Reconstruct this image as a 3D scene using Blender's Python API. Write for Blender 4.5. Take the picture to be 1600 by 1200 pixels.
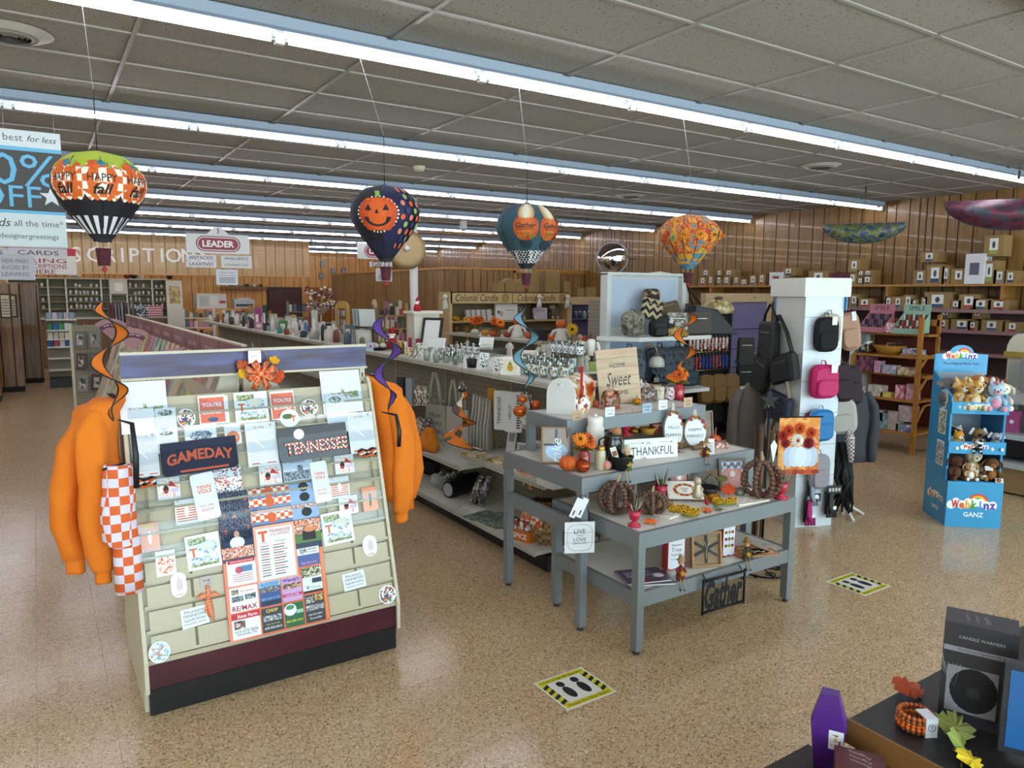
import bpy,bmesh,math,random
from mathutils import Vector,Matrix,Euler,noise
random.seed(7)
for o in list(bpy.data.objects):bpy.data.objects.remove(o)
SC=bpy.context.scene
COL=SC.collection
R=math.radians
FPX,YAW,PITCH,ROLL,CAMH=1137.6,R(33.115),R(7.1455),R(0.30139),1.99
FW=Vector((math.sin(YAW)*math.cos(PITCH),math.cos(YAW)*math.cos(PITCH),-math.sin(PITCH)))
_r=Vector((math.cos(YAW),-math.sin(YAW),0));_u=_r.cross(FW)
RT=_r*math.cos(ROLL)+_u*math.sin(ROLL);UP=_u*math.cos(ROLL)-_r*math.sin(ROLL)
CAM=Vector((0,0,CAMH))
cd=bpy.data.cameras.new('camera');cam=bpy.data.objects.new('camera',cd);COL.objects.link(cam)
cd.sensor_width=36;cd.lens=FPX/1600*36;cd.clip_start=.05;cd.clip_end=100
cam.matrix_world=Matrix(((RT.x,UP.x,-FW.x,0),(RT.y,UP.y,-FW.y,0),(RT.z,UP.z,-FW.z,CAMH),(0,0,0,1)))
SC.camera=cam
W=bpy.data.worlds.new('sky');SC.world=W;W.use_nodes=True
bg=W.node_tree.nodes['Background'];bg.inputs[0].default_value=(.80,.90,1.0,1);bg.inputs[1].default_value=4.0
SC.view_settings.view_transform='Standard';SC.view_settings.look='None'
SC.view_settings.exposure=1.32;SC.view_settings.gamma=1;SC.view_settings.use_curve_mapping=False
TUBE_POWER=13.0
cy=SC.cycles
cy.use_denoising=True;cy.max_bounces=7;cy.diffuse_bounces=4;cy.glossy_bounces=3
cy.transmission_bounces=5;cy.transparent_max_bounces=10;cy.caustics_reflective=False;cy.caustics_refractive=False
cy.sample_clamp_indirect=6
def ray(x,y):return FW+RT*((x-800)/FPX)-UP*((y-600)/FPX)
def onz(x,y,z):d=ray(x,y);return CAM+d*((z-CAMH)/d.z)
def onx(x,y,X):d=ray(x,y);return CAM+d*(X/d.x)
def ony(x,y,Y):d=ray(x,y);return CAM+d*(Y/d.y)
def mpp(P):return(Vector(P)-CAM).dot(FW)/FPX
def lin(c):
 if isinstance(c,str):
  c=c.lstrip('#');c=[int(c[i:i+2],16)/255 for i in(0,2,4)]
 return tuple((x/12.92 if x<=.04045 else((x+.055)/1.055)**2.4)for x in c[:3])+(1,)
_M={}
def newmat(name):
 m=bpy.data.materials.new(name);m.use_nodes=True
 nt=m.node_tree;return m,nt,nt.nodes['Principled BSDF'],nt.nodes.new
def M(c,rough=.55,metal=0,spec=.4,coat=0,bump=0,bs=80,trans=0,alpha=1,emit=0,var=0):
 k=(c,rough,metal,spec,coat,bump,bs,trans,alpha,emit,var)
 if k in _M:return _M[k]
 m,nt,p,N=newmat('paint_'+str(c).strip('#'))
 p.inputs['Base Color'].default_value=lin(c);p.inputs['Roughness'].default_value=rough
 p.inputs['Metallic'].default_value=metal;p.inputs['Specular IOR Level'].default_value=spec
 p.inputs['Coat Weight'].default_value=coat;p.inputs['Transmission Weight'].default_value=trans;p.inputs['Alpha'].default_value=alpha
 if emit:
  p.inputs['Emission Color'].default_value=lin(c);p.inputs['Emission Strength'].default_value=emit
 if bump or var:
  tc=N('ShaderNodeTexCoord');no=N('ShaderNodeTexNoise');no.inputs['Scale'].default_value=bs;no.inputs['Detail'].default_value=3
  nt.links.new(tc.outputs['Object'],no.inputs['Vector'])
  if bump:
   b=N('ShaderNodeBump');b.inputs['Strength'].default_value=bump;b.inputs['Distance'].default_value=.01
   nt.links.new(no.outputs['Fac'],b.inputs['Height']);nt.links.new(b.outputs['Normal'],p.inputs['Normal'])
  if var:
   mx=N('ShaderNodeMix');mx.data_type='RGBA';L=lin(c)
   mx.inputs['A'].default_value=tuple(x*(1-var)for x in L[:3])+(1,);mx.inputs['B'].default_value=tuple(min(1,x*(1+var))for x in L[:3])+(1,)
   nt.links.new(no.outputs['Fac'],mx.inputs['Factor']);nt.links.new(mx.outputs['Result'],p.inputs['Base Color'])
 _M[k]=m;return m
def PR(cols,scale=30,rough=.4,coat=0,cells=True,stretch=(1,1,1)):
 """printed picture: blotches of the given colours"""
 k=('pr',tuple(cols),scale,rough,coat,cells,stretch)
 if k in _M:return _M[k]
 m,nt,p,N=newmat('print_'+cols[0].strip('#'))
 tc=N('ShaderNodeTexCoord');mp=N('ShaderNodeMapping');mp.inputs['Scale'].default_value=stretch
 nt.links.new(tc.outputs['Object'],mp.inputs['Vector'])
 if cells:
  t=N('ShaderNodeTexVoronoi');t.inputs['Scale'].default_value=scale;nt.links.new(mp.outputs['Vector'],t.inputs['Vector'])
  s=N('ShaderNodeSeparateColor');nt.links.new(t.outputs['Color'],s.inputs['Color']);src=s.outputs['Red']
 else:
  t=N('ShaderNodeTexNoise');t.inputs['Scale'].default_value=scale;t.inputs['Detail'].default_value=4;nt.links.new(mp.outputs['Vector'],t.inputs['Vector']);src=t.outputs['Fac']
 cr=N('ShaderNodeValToRGB');cr.color_ramp.interpolation='CONSTANT';e=cr.color_ramp.elements
 n=len(cols)
 lo,hi=(0,1)if cells else(.28,.72)
 while len(e)<n:e.new(.5)
 for i in range(n):e[i].position=lo+(hi-lo)*i/n;e[i].color=lin(cols[i])
 nt.links.new(src,cr.inputs['Fac']);nt.links.new(cr.outputs['Color'],p.inputs['Base Color'])
 p.inputs['Roughness'].default_value=rough;p.inputs['Coat Weight'].default_value=coat
 _M[k]=m;return m
def CHK(a,b,scale,rough=.8):
 k=('chk',a,b,scale,rough)
 if k in _M:return _M[k]
 m,nt,p,N=newmat('checks_'+a.strip('#'));tc=N('ShaderNodeTexCoord');c=N('ShaderNodeTexChecker');c.inputs['Scale'].default_value=scale
 mp=N('ShaderNodeMapping');mp.inputs['Location'].default_value=(.0137,.0171,.0113)
 c.inputs['Color1'].default_value=lin(a);c.inputs['Color2'].default_value=lin(b)
 nt.links.new(tc.outputs['Object'],mp.inputs['Vector']);nt.links.new(mp.outputs['Vector'],c.inputs['Vector']);nt.links.new(c.outputs['Color'],p.inputs['Base Color']);p.inputs['Roughness'].default_value=rough
 _M[k]=m;return m
def glassy(tint='#ffffff',gloss=.12,rough=.05):
 k=('gl',tint,gloss,rough)
 if k in _M:return _M[k]
 m,nt,p,N=newmat('clear_'+tint.strip('#'));nt.nodes.remove(p)
 t=N('ShaderNodeBsdfTransparent');t.inputs[0].default_value=lin(tint);g=N('ShaderNodeBsdfGlossy');g.inputs['Roughness'].default_value=rough
 f=N('ShaderNodeLayerWeight');f.inputs['Blend'].default_value=.12;ad=N('ShaderNodeMath');ad.operation='ADD';ad.inputs[1].default_value=gloss*.35;ad.use_clamp=True
 nt.links.new(f.outputs['Fresnel'],ad.inputs[0])
 mx=N('ShaderNodeMixShader');nt.links.new(ad.outputs[0],mx.inputs[0]);nt.links.new(t.outputs[0],mx.inputs[1]);nt.links.new(g.outputs[0],mx.inputs[2])
 nt.links.new(mx.outputs[0],nt.nodes['Material Output'].inputs[0]);_M[k]=m;return m
def wood(name,a,b,scale=(14,14,.9),rough=.45,rnd=.25,world=True,bumpy=.05,coat=.1):
 k=('wood',name)
 if k in _M:return _M[k]
 m,nt,p,N=newmat(name)
 if world:src=N('ShaderNodeNewGeometry').outputs['Position']
 else:src=N('ShaderNodeTexCoord').outputs['Object']
 oi=N('ShaderNodeObjectInfo');mp=N('ShaderNodeMapping');mp.inputs['Scale'].default_value=scale
 ad=N('ShaderNodeVectorMath');ad.operation='ADD';ml=N('ShaderNodeMath');ml.operation='MULTIPLY';ml.inputs[1].default_value=37
 nt.links.new(oi.outputs['Random'],ml.inputs[0]);nt.links.new(src,ad.inputs[0]);nt.links.new(ml.outputs[0],ad.inputs[1]);nt.links.new(ad.outputs[0],mp.inputs['Vector'])
 no=N('ShaderNodeTexNoise');no.inputs['Scale'].default_value=1.6;no.inputs['Detail'].default_value=6;no.inputs['Distortion'].default_value=.8
 nt.links.new(mp.outputs['Vector'],no.inputs['Vector'])
 cr=N('ShaderNodeValToRGB');e=cr.color_ramp.elements;e[0].position=.3;e[0].color=lin(a);e[1].position=.72;e[1].color=lin(b)
 nt.links.new(no.outputs['Fac'],cr.inputs['Fac'])
 hs=N('ShaderNodeHueSaturation');mr=N('ShaderNodeMapRange');mr.inputs['To Min'].default_value=1-rnd;mr.inputs['To Max'].default_value=1+rnd
 nt.links.new(oi.outputs['Random'],mr.inputs['Value']);nt.links.new(mr.outputs[0],hs.inputs['Value']);nt.links.new(cr.outputs['Color'],hs.inputs['Color'])
 nt.links.new(hs.outputs['Color'],p.inputs['Base Color']);p.inputs['Roughness'].default_value=rough;p.inputs['Coat Weight'].default_value=coat
 b_=N('ShaderNodeBump');b_.inputs['Strength'].default_value=bumpy;nt.links.new(no.outputs['Fac'],b_.inputs['Height']);nt.links.new(b_.outputs['Normal'],p.inputs['Normal'])
 _M[k]=m;return m
_TXT={}
def text_geo(s,bold=0.0,shear=0.0):
 k=(s,bold,shear)
 if k not in _TXT:
  cu=bpy.data.curves.new('t','FONT');cu.body=s;cu.align_x='CENTER';cu.align_y='CENTER';cu.size=1;cu.resolution_u=2;cu.offset=bold;cu.shear=shear
  ob=bpy.data.objects.new('t',cu);me=bpy.data.meshes.new_from_object(ob)
  V=[tuple(v.co)for v in me.vertices];F=[tuple(p.vertices)for p in me.polygons]
  bpy.data.objects.remove(ob);bpy.data.curves.remove(cu);bpy.data.meshes.remove(me)
  xs=[v[0]for v in V]or[0];ys=[v[1]for v in V]or[0]
  cx,cy_=(min(xs)+max(xs))/2,(min(ys)+max(ys))/2
  _TXT[k]=([(x-cx,y-cy_)for x,y,_ in V],F,max(xs)-min(xs),max(ys)-min(ys))
 return _TXT[k]
class B:
 def __init__(s):s.v=[];s.f=[];s.m=[];s.sm=[];s.mats=[];s.T=Matrix()
 def mi(s,m):
  if m not in s.mats:s.mats.append(m)
  return s.mats.index(m)
 def add(s,V,F,mat,smooth=False):
  o=len(s.v);i=s.mi(mat);T=s.T
  s.v+=[tuple(T@Vector(v))for v in V];s.f+=[tuple(a+o for a in f)for f in F];s.m+=[i]*len(F);s.sm+=[smooth]*len(F);return s
 def at(s,loc=(0,0,0),rot=(0,0,0),sc=(1,1,1)):
  s.T=Matrix.Translation(loc)@Euler(rot).to_matrix().to_4x4()@Matrix.Diagonal((*sc,1));return s
 def box(s,x0,y0,z0,x1,y1,z1,mat):
  V=[(x0,y0,z0),(x1,y0,z0),(x1,y1,z0),(x0,y1,z0),(x0,y0,z1),(x1,y0,z1),(x1,y1,z1),(x0,y1,z1)]
  return s.add(V,[(0,3,2,1),(4,5,6,7),(0,1,5,4),(1,2,6,5),(2,3,7,6),(3,0,4,7)],mat)
 def rbox(s,x0,y0,z0,x1,y1,z1,mat,r=.01,n=2):
  """box with edges rounded in the x-z outline, extruded in y, smooth rim"""
  pts=[]
  for cx,cz,a0 in((x1-r,z1-r,0),(x0+r,z1-r,90),(x0+r,z0+r,180),(x1-r,z0+r,270)):
   for i in range(n+1):a=R(a0+90*i/n);pts.append((cx+r*math.cos(a),cz+r*math.sin(a)))
  return s.prism(pts,y0,y1,mat)
 def prism(s,pts,y0,y1,mat,bev=0):
  """outline in x-z extruded along y"""
  n=len(pts)
  if bev:
   cx=sum(p[0]for p in pts)/n;cz=sum(p[1]for p in pts)/n
   ins=[]
   for x,z in pts:
    d=math.hypot(x-cx,z-cz)or 1;k=max(0,1-bev/d);ins.append((cx+(x-cx)*k,cz+(z-cz)*k))
   V=[(x,y0,z)for x,z in ins]+[(x,y0+bev,z)for x,z in pts]+[(x,y1-bev,z)for x,z in pts]+[(x,y1,z)for x,z in ins]
   F=[tuple(range(n)),tuple(range(4*n-1,3*n-1,-1))]
   for k in range(3):F+=[(k*n+(i+1)%n,k*n+i,(k+1)*n+i,(k+1)*n+(i+1)%n)for i in range(n)]
   return s.add(V,F,mat,False)
  V=[(x,y0,z)for x,z in pts]+[(x,y1,z)for x,z in pts]
  F=[tuple(range(n)),tuple(range(2*n-1,n-1,-1))]+[((i+1)%n,i,n+i,n+(i+1)%n)for i in range(n)]
  return s.add(V,F,mat)
 def cyl(s,p0,p1,r0,mat,r1=None,n=10,caps=True,smooth=True):
  r1=r0 if r1 is None else r1;p0=Vector(p0);p1=Vector(p1);d=(p1-p0).normalized()
  a=d.orthogonal().normalized();b=d.cross(a)
  V=[]
  for p,r in((p0,r0),(p1,r1)):
   V+=[tuple(p+(a*math.cos(2*math.pi*i/n)+b*math.sin(2*math.pi*i/n))*r)for i in range(n)]
  s.add(V,[(i,(i+1)%n,n+(i+1)%n,n+i)for i in range(n)],mat,smooth)
  if caps:s.add(V,[tuple(range(n-1,-1,-1)),tuple(range(n,2*n))],mat)
  return s
 def lathe(s,prof,mat,n=14,c=(0,0,0),smooth=True,squash=1,ribs=0,ribd=0):
  V=[];F=[];k=len(prof)
  for j in range(n):
   a=2*math.pi*j/n;q=1+ribd*math.cos(ribs*a)if ribs else 1
   for r,z in prof:V.append((c[0]+r*q*math.cos(a),c[1]+r*q*math.sin(a)*squash,c[2]+z))
  for j in range(n):
   for i in range(k-1):a,b=j*k+i,((j+1)%n)*k+i;F.append((a,b,b+1,a+1))
  return s.add(V,F,mat,smooth)
 def ball(s,c,r,mat,nu=10,nv=7,smooth=True):
  if not hasattr(r,'__len__'):r=(r,r,r)
  V=[(c[0],c[1],c[2]-r[2])];F=[]
  for j in range(1,nv):
   t=math.pi*j/nv
   for i in range(nu):a=2*math.pi*i/nu;V.append((c[0]+r[0]*math.sin(t)*math.cos(a),c[1]+r[1]*math.sin(t)*math.sin(a),c[2]-r[2]*math.cos(t)))
  V.append((c[0],c[1],c[2]+r[2]));L=len(V)-1
  for i in range(nu):
   F.append((0,1+(i+1)%nu,1+i));b=1+(nv-2)*nu;F.append((b+i,b+(i+1)%nu,L))
   for j in range(nv-2):a=1+j*nu;F.append((a+i,a+(i+1)%nu,a+nu+(i+1)%nu,a+nu+i))
  return s.add(V,F,mat,smooth)
 def tube(s,pts,r,mat,n=7,caps=True):
  """swept tube, r a number or a list"""
  P=[Vector(p)for p in pts];k=len(P);rr=r if hasattr(r,'__len__')else[r]*k
  V=[];F=[];a=None
  for i,p in enumerate(P):
   d=(P[min(i+1,k-1)]-P[max(i-1,0)]).normalized()
   if a is None:a=d.orthogonal().normalized()
   a=(a-d*a.dot(d));a=a.normalized()if a.length>1e-6 else d.orthogonal().normalized();b=d.cross(a)
   q=rr[i];q=q if hasattr(q,'__len__')else(q,q)
   V+=[tuple(p+a*(math.cos(2*math.pi*j/n)*q[0])+b*(math.sin(2*math.pi*j/n)*q[1]))for j in range(n)]
  for i in range(k-1):
   for j in range(n):F.append((i*n+j,i*n+(j+1)%n,(i+1)*n+(j+1)%n,(i+1)*n+j))
  if caps:F+=[tuple(range(n-1,-1,-1)),tuple(range((k-1)*n,k*n))]
  return s.add(V,F,mat,True)
 def ring(s,pts,rr,mat,n=12,sub=1,fold=0):
  """loft of level ellipses (rx, ry) through the points"""
  if sub>1:
   P2=[];R2=[]
   for i in range(len(pts)-1):
    for q in range(sub):f=q/sub;P2 .append(tuple(u+(v-u)*f for u,v in zip(pts[i],pts[i+1])));R2 .append(tuple(u+(v-u)*f for u,v in zip(rr[i],rr[i+1])))
   pts,rr=P2+[pts[-1]],R2+[rr[-1]]
  V=[];k=len(pts)
  for(x,y,z),(a,b_)in zip(pts,rr):V+=[(x+a*math.cos(2*math.pi*j/n),y+b_*math.sin(2*math.pi*j/n),z)for j in range(n)]
  F=[(i*n+(j+1)%n,i*n+j,(i+1)*n+j,(i+1)*n+(j+1)%n)for i in range(k-1)for j in range(n)]+[tuple(range(n)),tuple(range(k*n-1,(k-1)*n-1,-1))]
  if fold:V=[tuple(Vector(v)+noise.noise_vector(Vector((v[0]*14,v[1]*14,v[2]*5)))*fold)for v in V]
  return s.add(V,F,mat,True)
 def quad(s,a,b,c,d,mat):return s.add([a,b,c,d],[(0,1,2,3)],mat)
 def poly(s,pts,y,mat):return s.add([(x,y,z)for x,z in pts],[tuple(range(len(pts)))],mat)
 def disc(s,cx,cz,r,y,mat,n=14,rz=None):return s.poly([(cx+r*math.cos(2*math.pi*i/n),cz+(rz or r)*math.sin(2*math.pi*i/n))for i in range(n)],y,mat)
 def rect(s,x0,z0,x1,z1,y,mat):return s.add([(x0,y,z0),(x1,y,z0),(x1,y,z1),(x0,y,z1)],[(0,1,2,3)],mat)
 def text(s,t,cx,cz,y,mat,h=None,w=None,bold=0.0,shear=0.0,rot=0,arc=0):
  """lettering in the x-z plane facing -y, sized by height and/or width"""
  V,F,tw,th=text_geo(t,bold,shear)
  if not F:return s
  sx=(w/tw)if w else None;sz=(h/th)if h else None
  sx=sx or sz;sz=sz or sx;cr,sr=math.cos(rot),math.sin(rot)
  P=[]
  for x,z in V:
   x,z=x*sx,z*sz
   if arc:z+=arc*(1-(2*x/(tw*sx))**2)
   P.append((cx+x*cr-z*sr,y,cz+x*sr+z*cr))
  return s.add(P,F,mat)
 def build(s,name,parent=None,loc=(0,0,0),rot=(0,0,0)):
  me=bpy.data.meshes.new(name);me.from_pydata(s.v,[],s.f)
  for m in s.mats:me.materials.append(m)
  if s.f:
   me.polygons.foreach_set('material_index',s.m);me.polygons.foreach_set('use_smooth',s.sm)
  me.update();o=bpy.data.objects.new(name,me);COL.objects.link(o)
  o.location=loc;o.rotation_euler=rot
  if parent is not None:o.parent=parent
  return o
def tag(o,label,cat,group=None):
 o['label']=label;o['category']=cat
 if group:o['group']=group
 return o
def struct(o):o['kind']='structure';return o
def thing(name,label,cat,loc=(0,0,0),rz=0,group=None,rot=None):
 o=bpy.data.objects.new(name,None);COL.objects.link(o);o.location=loc;o.rotation_euler=rot or(0,0,rz);o.empty_display_size=.05
 return tag(o,label,cat,group)
def dup(o,loc=None,rz=None,label=None,group=None,sc=None,parent=None,rot=None):
 c=o.copy();COL.objects.link(c)
 if parent is not None:c.parent=parent
 if loc is not None:c.location=loc
 if rz is not None:c.rotation_euler=(0,0,rz)
 if rot is not None:c.rotation_euler=rot
 if sc is not None:c.scale=(sc,sc,sc)if not hasattr(sc,'__len__')else sc
 if label:c['label']=label
 if group:c['group']=group
 for ch in o.children:dup(ch,parent=c)
 return c
UNIT=None
def unit_box(mat):
 b=B();b.box(0,0,0,1,1,1,mat);me=bpy.data.meshes.new('unit');me.from_pydata(b.v,[],b.f);me.materials.append(mat);return me
# ================================================================ structure
ZC=3.392;XR=10.95;XL=-6.2;YB=25.4;YF=-2.6
def floor_mat():
 m,nt,p,N=newmat('vinyl_tile');g=N('ShaderNodeNewGeometry')
 v=N('ShaderNodeTexVoronoi');v.inputs['Scale'].default_value=150;nt.links.new(g.outputs['Position'],v.inputs['Vector'])
 sp=N('ShaderNodeSeparateColor');nt.links.new(v.outputs['Color'],sp.inputs['Color'])
 cr=N('ShaderNodeValToRGB');cr.color_ramp.interpolation='CONSTANT';e=cr.color_ramp.elements
 cols=[(0,'#7a5f42'),(.05,'#987a58'),(.18,'#b69a76'),(.5,'#bfa37d'),(.78,'#c9ae89'),(.95,'#d8c2a0')]
 while len(e)<len(cols):e.new(.5)
 for i,(a,c)in enumerate(cols):e[i].position=a;e[i].color=lin(c)
 nt.links.new(sp.outputs['Red'],cr.inputs['Fac'])
 no=N('ShaderNodeTexNoise');no.inputs['Scale'].default_value=1.3;no.inputs['Detail'].default_value=4;nt.links.new(g.outputs['Position'],no.inputs['Vector'])
 hs=N('ShaderNodeHueSaturation');mr=N('ShaderNodeMapRange');mr.inputs['To Min'].default_value=.95;mr.inputs['To Max'].default_value=1.04
 nt.links.new(no.outputs['Fac'],mr.inputs['Value']);nt.links.new(mr.outputs[0],hs.inputs['Value']);nt.links.new(cr.outputs['Color'],hs.inputs['Color'])
 nt.links.new(hs.outputs['Color'],p.inputs['Base Color'])
 r2=N('ShaderNodeMapRange');r2 .inputs['To Min'].default_value=.13;r2 .inputs['To Max'].default_value=.22;nt.links.new(no.outputs['Fac'],r2 .inputs['Value']);nt.links.new(r2 .outputs[0],p.inputs['Roughness'])
 n2=N('ShaderNodeTexNoise');n2 .inputs['Scale'].default_value=9;nt.links.new(g.outputs['Position'],n2 .inputs['Vector'])
 b_=N('ShaderNodeBump');b_.inputs['Strength'].default_value=.06;b_.inputs['Distance'].default_value=.02;nt.links.new(n2 .outputs['Fac'],b_.inputs['Height']);nt.links.new(b_.outputs['Normal'],p.inputs['Normal'])
 p.inputs['Specular IOR Level'].default_value=.5;return m
FLOOR=floor_mat()
fb=B();fb.box(XL-.3,YF-.3,-.12,XR+.3,YB+.3,-.003,M('#5b4a36',.8));floor=struct(fb.build('floor'))
tb=B();s_=.1518
tb.add([(-s_,-s_,0),(s_,-s_,0),(s_,s_,0),(-s_,s_,0),(-.1524,-.1524,-.003),(.1524,-.1524,-.003),(.1524,.1524,-.003),(-.1524,.1524,-.003)],[(0,1,2,3),(4,5,1,0),(5,6,2,1),(6,7,3,2),(7,4,0,3)],FLOOR)
tile0=tb.build('floor_tile',floor);tl=[]
i0=int((XL+.115)/.305)-1;i1=int((XR+.115)/.305)+1;j0=int((YF-4.109)/.305)-1;j1=int((YB-4.109)/.305)+1
for i in range(i0,i1):
 for j in range(j0,j1):
  x,y=-.115+.305*(i+.5),4.109+.305*(j+.5)
  if not(XL<x<XR and YF<y<YB):continue
  P=Vector((x,y,0))-CAM;d=P.dot(FW);vis=d>.3 and abs(P.dot(RT)/d*FPX)<880 and -P.dot(UP)/d*FPX<680
  tl.append((0 if vis else 1,P.length,x,y))
tl.sort();first=True;rb=B()
for k,(nv,dd,x,y)in enumerate(tl):
 if k<300:
  if first:tile0 .location=(x,y,0);first=False
  else:c=tile0 .copy();COL.objects.link(c);c.location=(x,y,0)
 else:
  rb.T=Matrix.Translation((x,y,0));rb.add(tb.v,tb.f,FLOOR)
o=rb.build('floor_tiles_beyond',floor);o['kind']='stuff'
def ceil_mat():
 m,nt,p,N=newmat('ceiling_panel');g=N('ShaderNodeNewGeometry')
 v=N('ShaderNodeTexNoise');v.inputs['Scale'].default_value=70;v.inputs['Detail'].default_value=3;nt.links.new(g.outputs['Position'],v.inputs['Vector'])
 cr=N('ShaderNodeValToRGB');e=cr.color_ramp.elements;e[0].position=.30;e[0].color=lin('#3f3b37');e[1].position=.39;e[1].color=lin('#9d988f')
 nt.links.new(v.outputs['Fac'],cr.inputs['Fac']);oi=N('ShaderNodeObjectInfo');hs=N('ShaderNodeHueSaturation');mr=N('ShaderNodeMapRange');mr.inputs['To Min'].default_value=.95;mr.inputs['To Max'].default_value=1.03
 nt.links.new(oi.outputs['Random'],mr.inputs['Value']);nt.links.new(mr.outputs[0],hs.inputs['Value']);nt.links.new(cr.outputs['Color'],hs.inputs['Color']);nt.links.new(hs.outputs['Color'],p.inputs['Base Color'])
 p.inputs['Roughness'].default_value=.95;p.inputs['Specular IOR Level'].default_value=.1
 b_=N('ShaderNodeBump');b_.inputs['Strength'].default_value=.25;b_.inputs['Distance'].default_value=.004;nt.links.new(v.outputs['Fac'],b_.inputs['Height']);nt.links.new(b_.outputs['Normal'],p.inputs['Normal']);return m
CEIL=ceil_mat();GRID=M('#98938a',.5)
cb=B();cb.box(XL-.3,YF-.3,ZC+.03,XR+.3,YB+.3,ZC+.12,M('#777777',.9));ceiling=struct(cb.build('ceiling'))
pb=B();pb.box(-.595,-.29,0,.595,.29,.018,CEIL);pan0=pb.build('ceiling_panel',ceiling);pl=[]
for i in range(-6,9):
 for j in range(-10,37):
  x,y=.55+1.22*(i+.5),3.458+.61*(j+.5)
  if not(XL-.5<x<XR+.5 and YF-.3<y<YB+.3):continue
  P=Vector((x,y,ZC))-CAM;d=P.dot(FW);vis=d>.3 and abs(P.dot(RT)/d*FPX)<900 and -P.dot(UP)/d*FPX>-700
  pl.append((0 if vis else 1,P.length,x,y))
pl.sort();first=True;rb=B()
for k,(nv,dd,x,y)in enumerate(pl):
 if k<300:
  if first:pan0 .location=(x,y,ZC+.006);first=False
  else:c=pan0 .copy();COL.objects.link(c);c.location=(x,y,ZC+.006)
 else:rb.T=Matrix.Translation((x,y,ZC+.006));rb.add(pb.v,pb.f,CEIL)
rb.build('ceiling_panels_beyond',ceiling)['kind']='stuff'
for i in range(-6,10):
 b=B();x=.55+1.22*i
 if XL<x<XR:b.box(-.012,YF,-.004,.012,YB,.006,GRID);b.build('grid_runner',ceiling,(x,0,ZC))
ux=B();ux.box(XL,-.012,-.003,XR,.012,.006,GRID);u0=None
for j in range(-10,37):
 y=3.458+.61*j
 if YF<y<YB:
  if u0 is None:u0=ux.build('grid_crossbar',ceiling,(0,y,ZC))
  else:c=u0 .copy();COL.objects.link(c);c.location=(0,y,ZC)
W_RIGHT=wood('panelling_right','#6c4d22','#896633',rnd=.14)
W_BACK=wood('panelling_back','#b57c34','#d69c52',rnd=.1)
W_SOFF=wood('panelling_soffit','#b08e5c','#c8a470',rnd=.06)
W_OFF=wood('panelling_office','#7d5a34','#a27c4c',rnd=.18)
W_DARK=wood('panelling_dark','#5e3d1c','#8f6634',rnd=.15)
GROOVE=M('#33210f',.9)
def boards(wall,axis,a0,a1,face,depth,z0,z1,mat,widths,gap=.017,seed=1):
 """a row of vertical boards standing proud of a wall"""
 rnd=random.Random(seed);me=unit_box(mat);a=a0
 while a<a1-.02:
  w=min(rnd.choice(widths),a1-a);o=bpy.data.objects.new('board',me);COL.objects.link(o);o.parent=wall
  if axis=='y':o.location=(face,a+gap/2,z0);o.scale=(depth,max(.01,w-gap),z1-z0)
  else:o.location=(a+gap/2,face,z0);o.scale=(max(.01,w-gap),depth,z1-z0)
  a+=w
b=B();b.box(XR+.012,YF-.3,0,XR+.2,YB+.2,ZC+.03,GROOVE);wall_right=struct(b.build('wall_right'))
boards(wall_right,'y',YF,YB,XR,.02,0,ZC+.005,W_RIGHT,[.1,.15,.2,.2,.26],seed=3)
b=B();b.box(XL-.2,YB+.012,0,XR+.2,YB+.2,ZC+.03,GROOVE);wall_back=struct(b.build('wall_back'))
boards(wall_back,'x',XL,XR,YB,.02,0,ZC+.005,W_BACK,[.14,.2,.26,.3],seed=4)
b=B();b.box(XL-.2,YF,0,XL,YB,ZC+.03,M('#b9a27a',.8));wall_left=struct(b.build('wall_left'))
b=B();b.box(XL,YF-.2,0,XR,YF,.45,M('#9b8b74',.8));b.box(XL,YF-.2,2.75,XR,YF,ZC+.03,M('#b7aa96',.8));wall_front=struct(b.build('wall_front'))
b=B()
for i in range(9):x=XL+(XR-XL-.08)*i/8;b.box(x,YF-.14,.45,x+.08,YF-.06,2.75,M('#8d9094',.3,1))
b.build('mullions',wall_front)
for i in range(8):
 x0=XL+(XR-XL-.08)*i/8+.08;x1=XL+(XR-XL-.08)*(i+1)/8;b=B();b.box(x0,YF-.11,.45,x1,YF-.10,2.75,glassy('#eef6f4',.1,.0));b.build('pane',wall_front)
YS=20.7
b=B();b.box(XL,YS+.02,2.42,6.62,YS+.3,ZC+.03,M('#8e7044',.8));soffit=struct(b.build('trim_1'));soffit['label']='wood panelled soffit above the pharmacy counter'
boards(soffit,'x',XL,6.62,YS,.022,2.42,ZC+.005,W_SOFF,[.2,.26,.3,.34],seed=5)
LET=M('#f6f1e6',.4)
xs=[(-.9,'P'),(-.5,'R'),(.0,'E')]
for px,ch in((45,'P'),(71,'R'),(97,'E'),(119,'S'),(147,'C'),(172,'R'),(191,'I'),(210,'P'),(232,'T'),(253,'I'),(271,'O'),(294,'N'),(318,'S')):
 P=ony(px,397.5+(px-120)*.012,YS);b=B();h=.345;b.text(ch,0,0,-.03,LET,h=h if ch not in 'SCO' else h*1.05,bold=.01)
 b.text(ch,0,0,-.002,LET,h=h if ch not in 'SCO' else h*1.05,bold=.01)
 V,F,tw,th=text_geo(ch,.01);b.build('letter',soffit,(P.x,YS,P.z))
b=B();b.box(XL,YS-.02,2.39,6.64,YS+.3,2.42,W_BACK);b.build('soffit_edge',soffit)
OX,OY,OZ=7.32,13.7,2.49
b=B();b.box(OX+.02,OY+.02,0,XR,21.0,OZ-.01,GROOVE);office=struct(b.build('wall_office'))
boards(office,'x',OX,XR,OY,.022,0,OZ-.01,W_OFF,[.16,.2,.24],seed=6)
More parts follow.
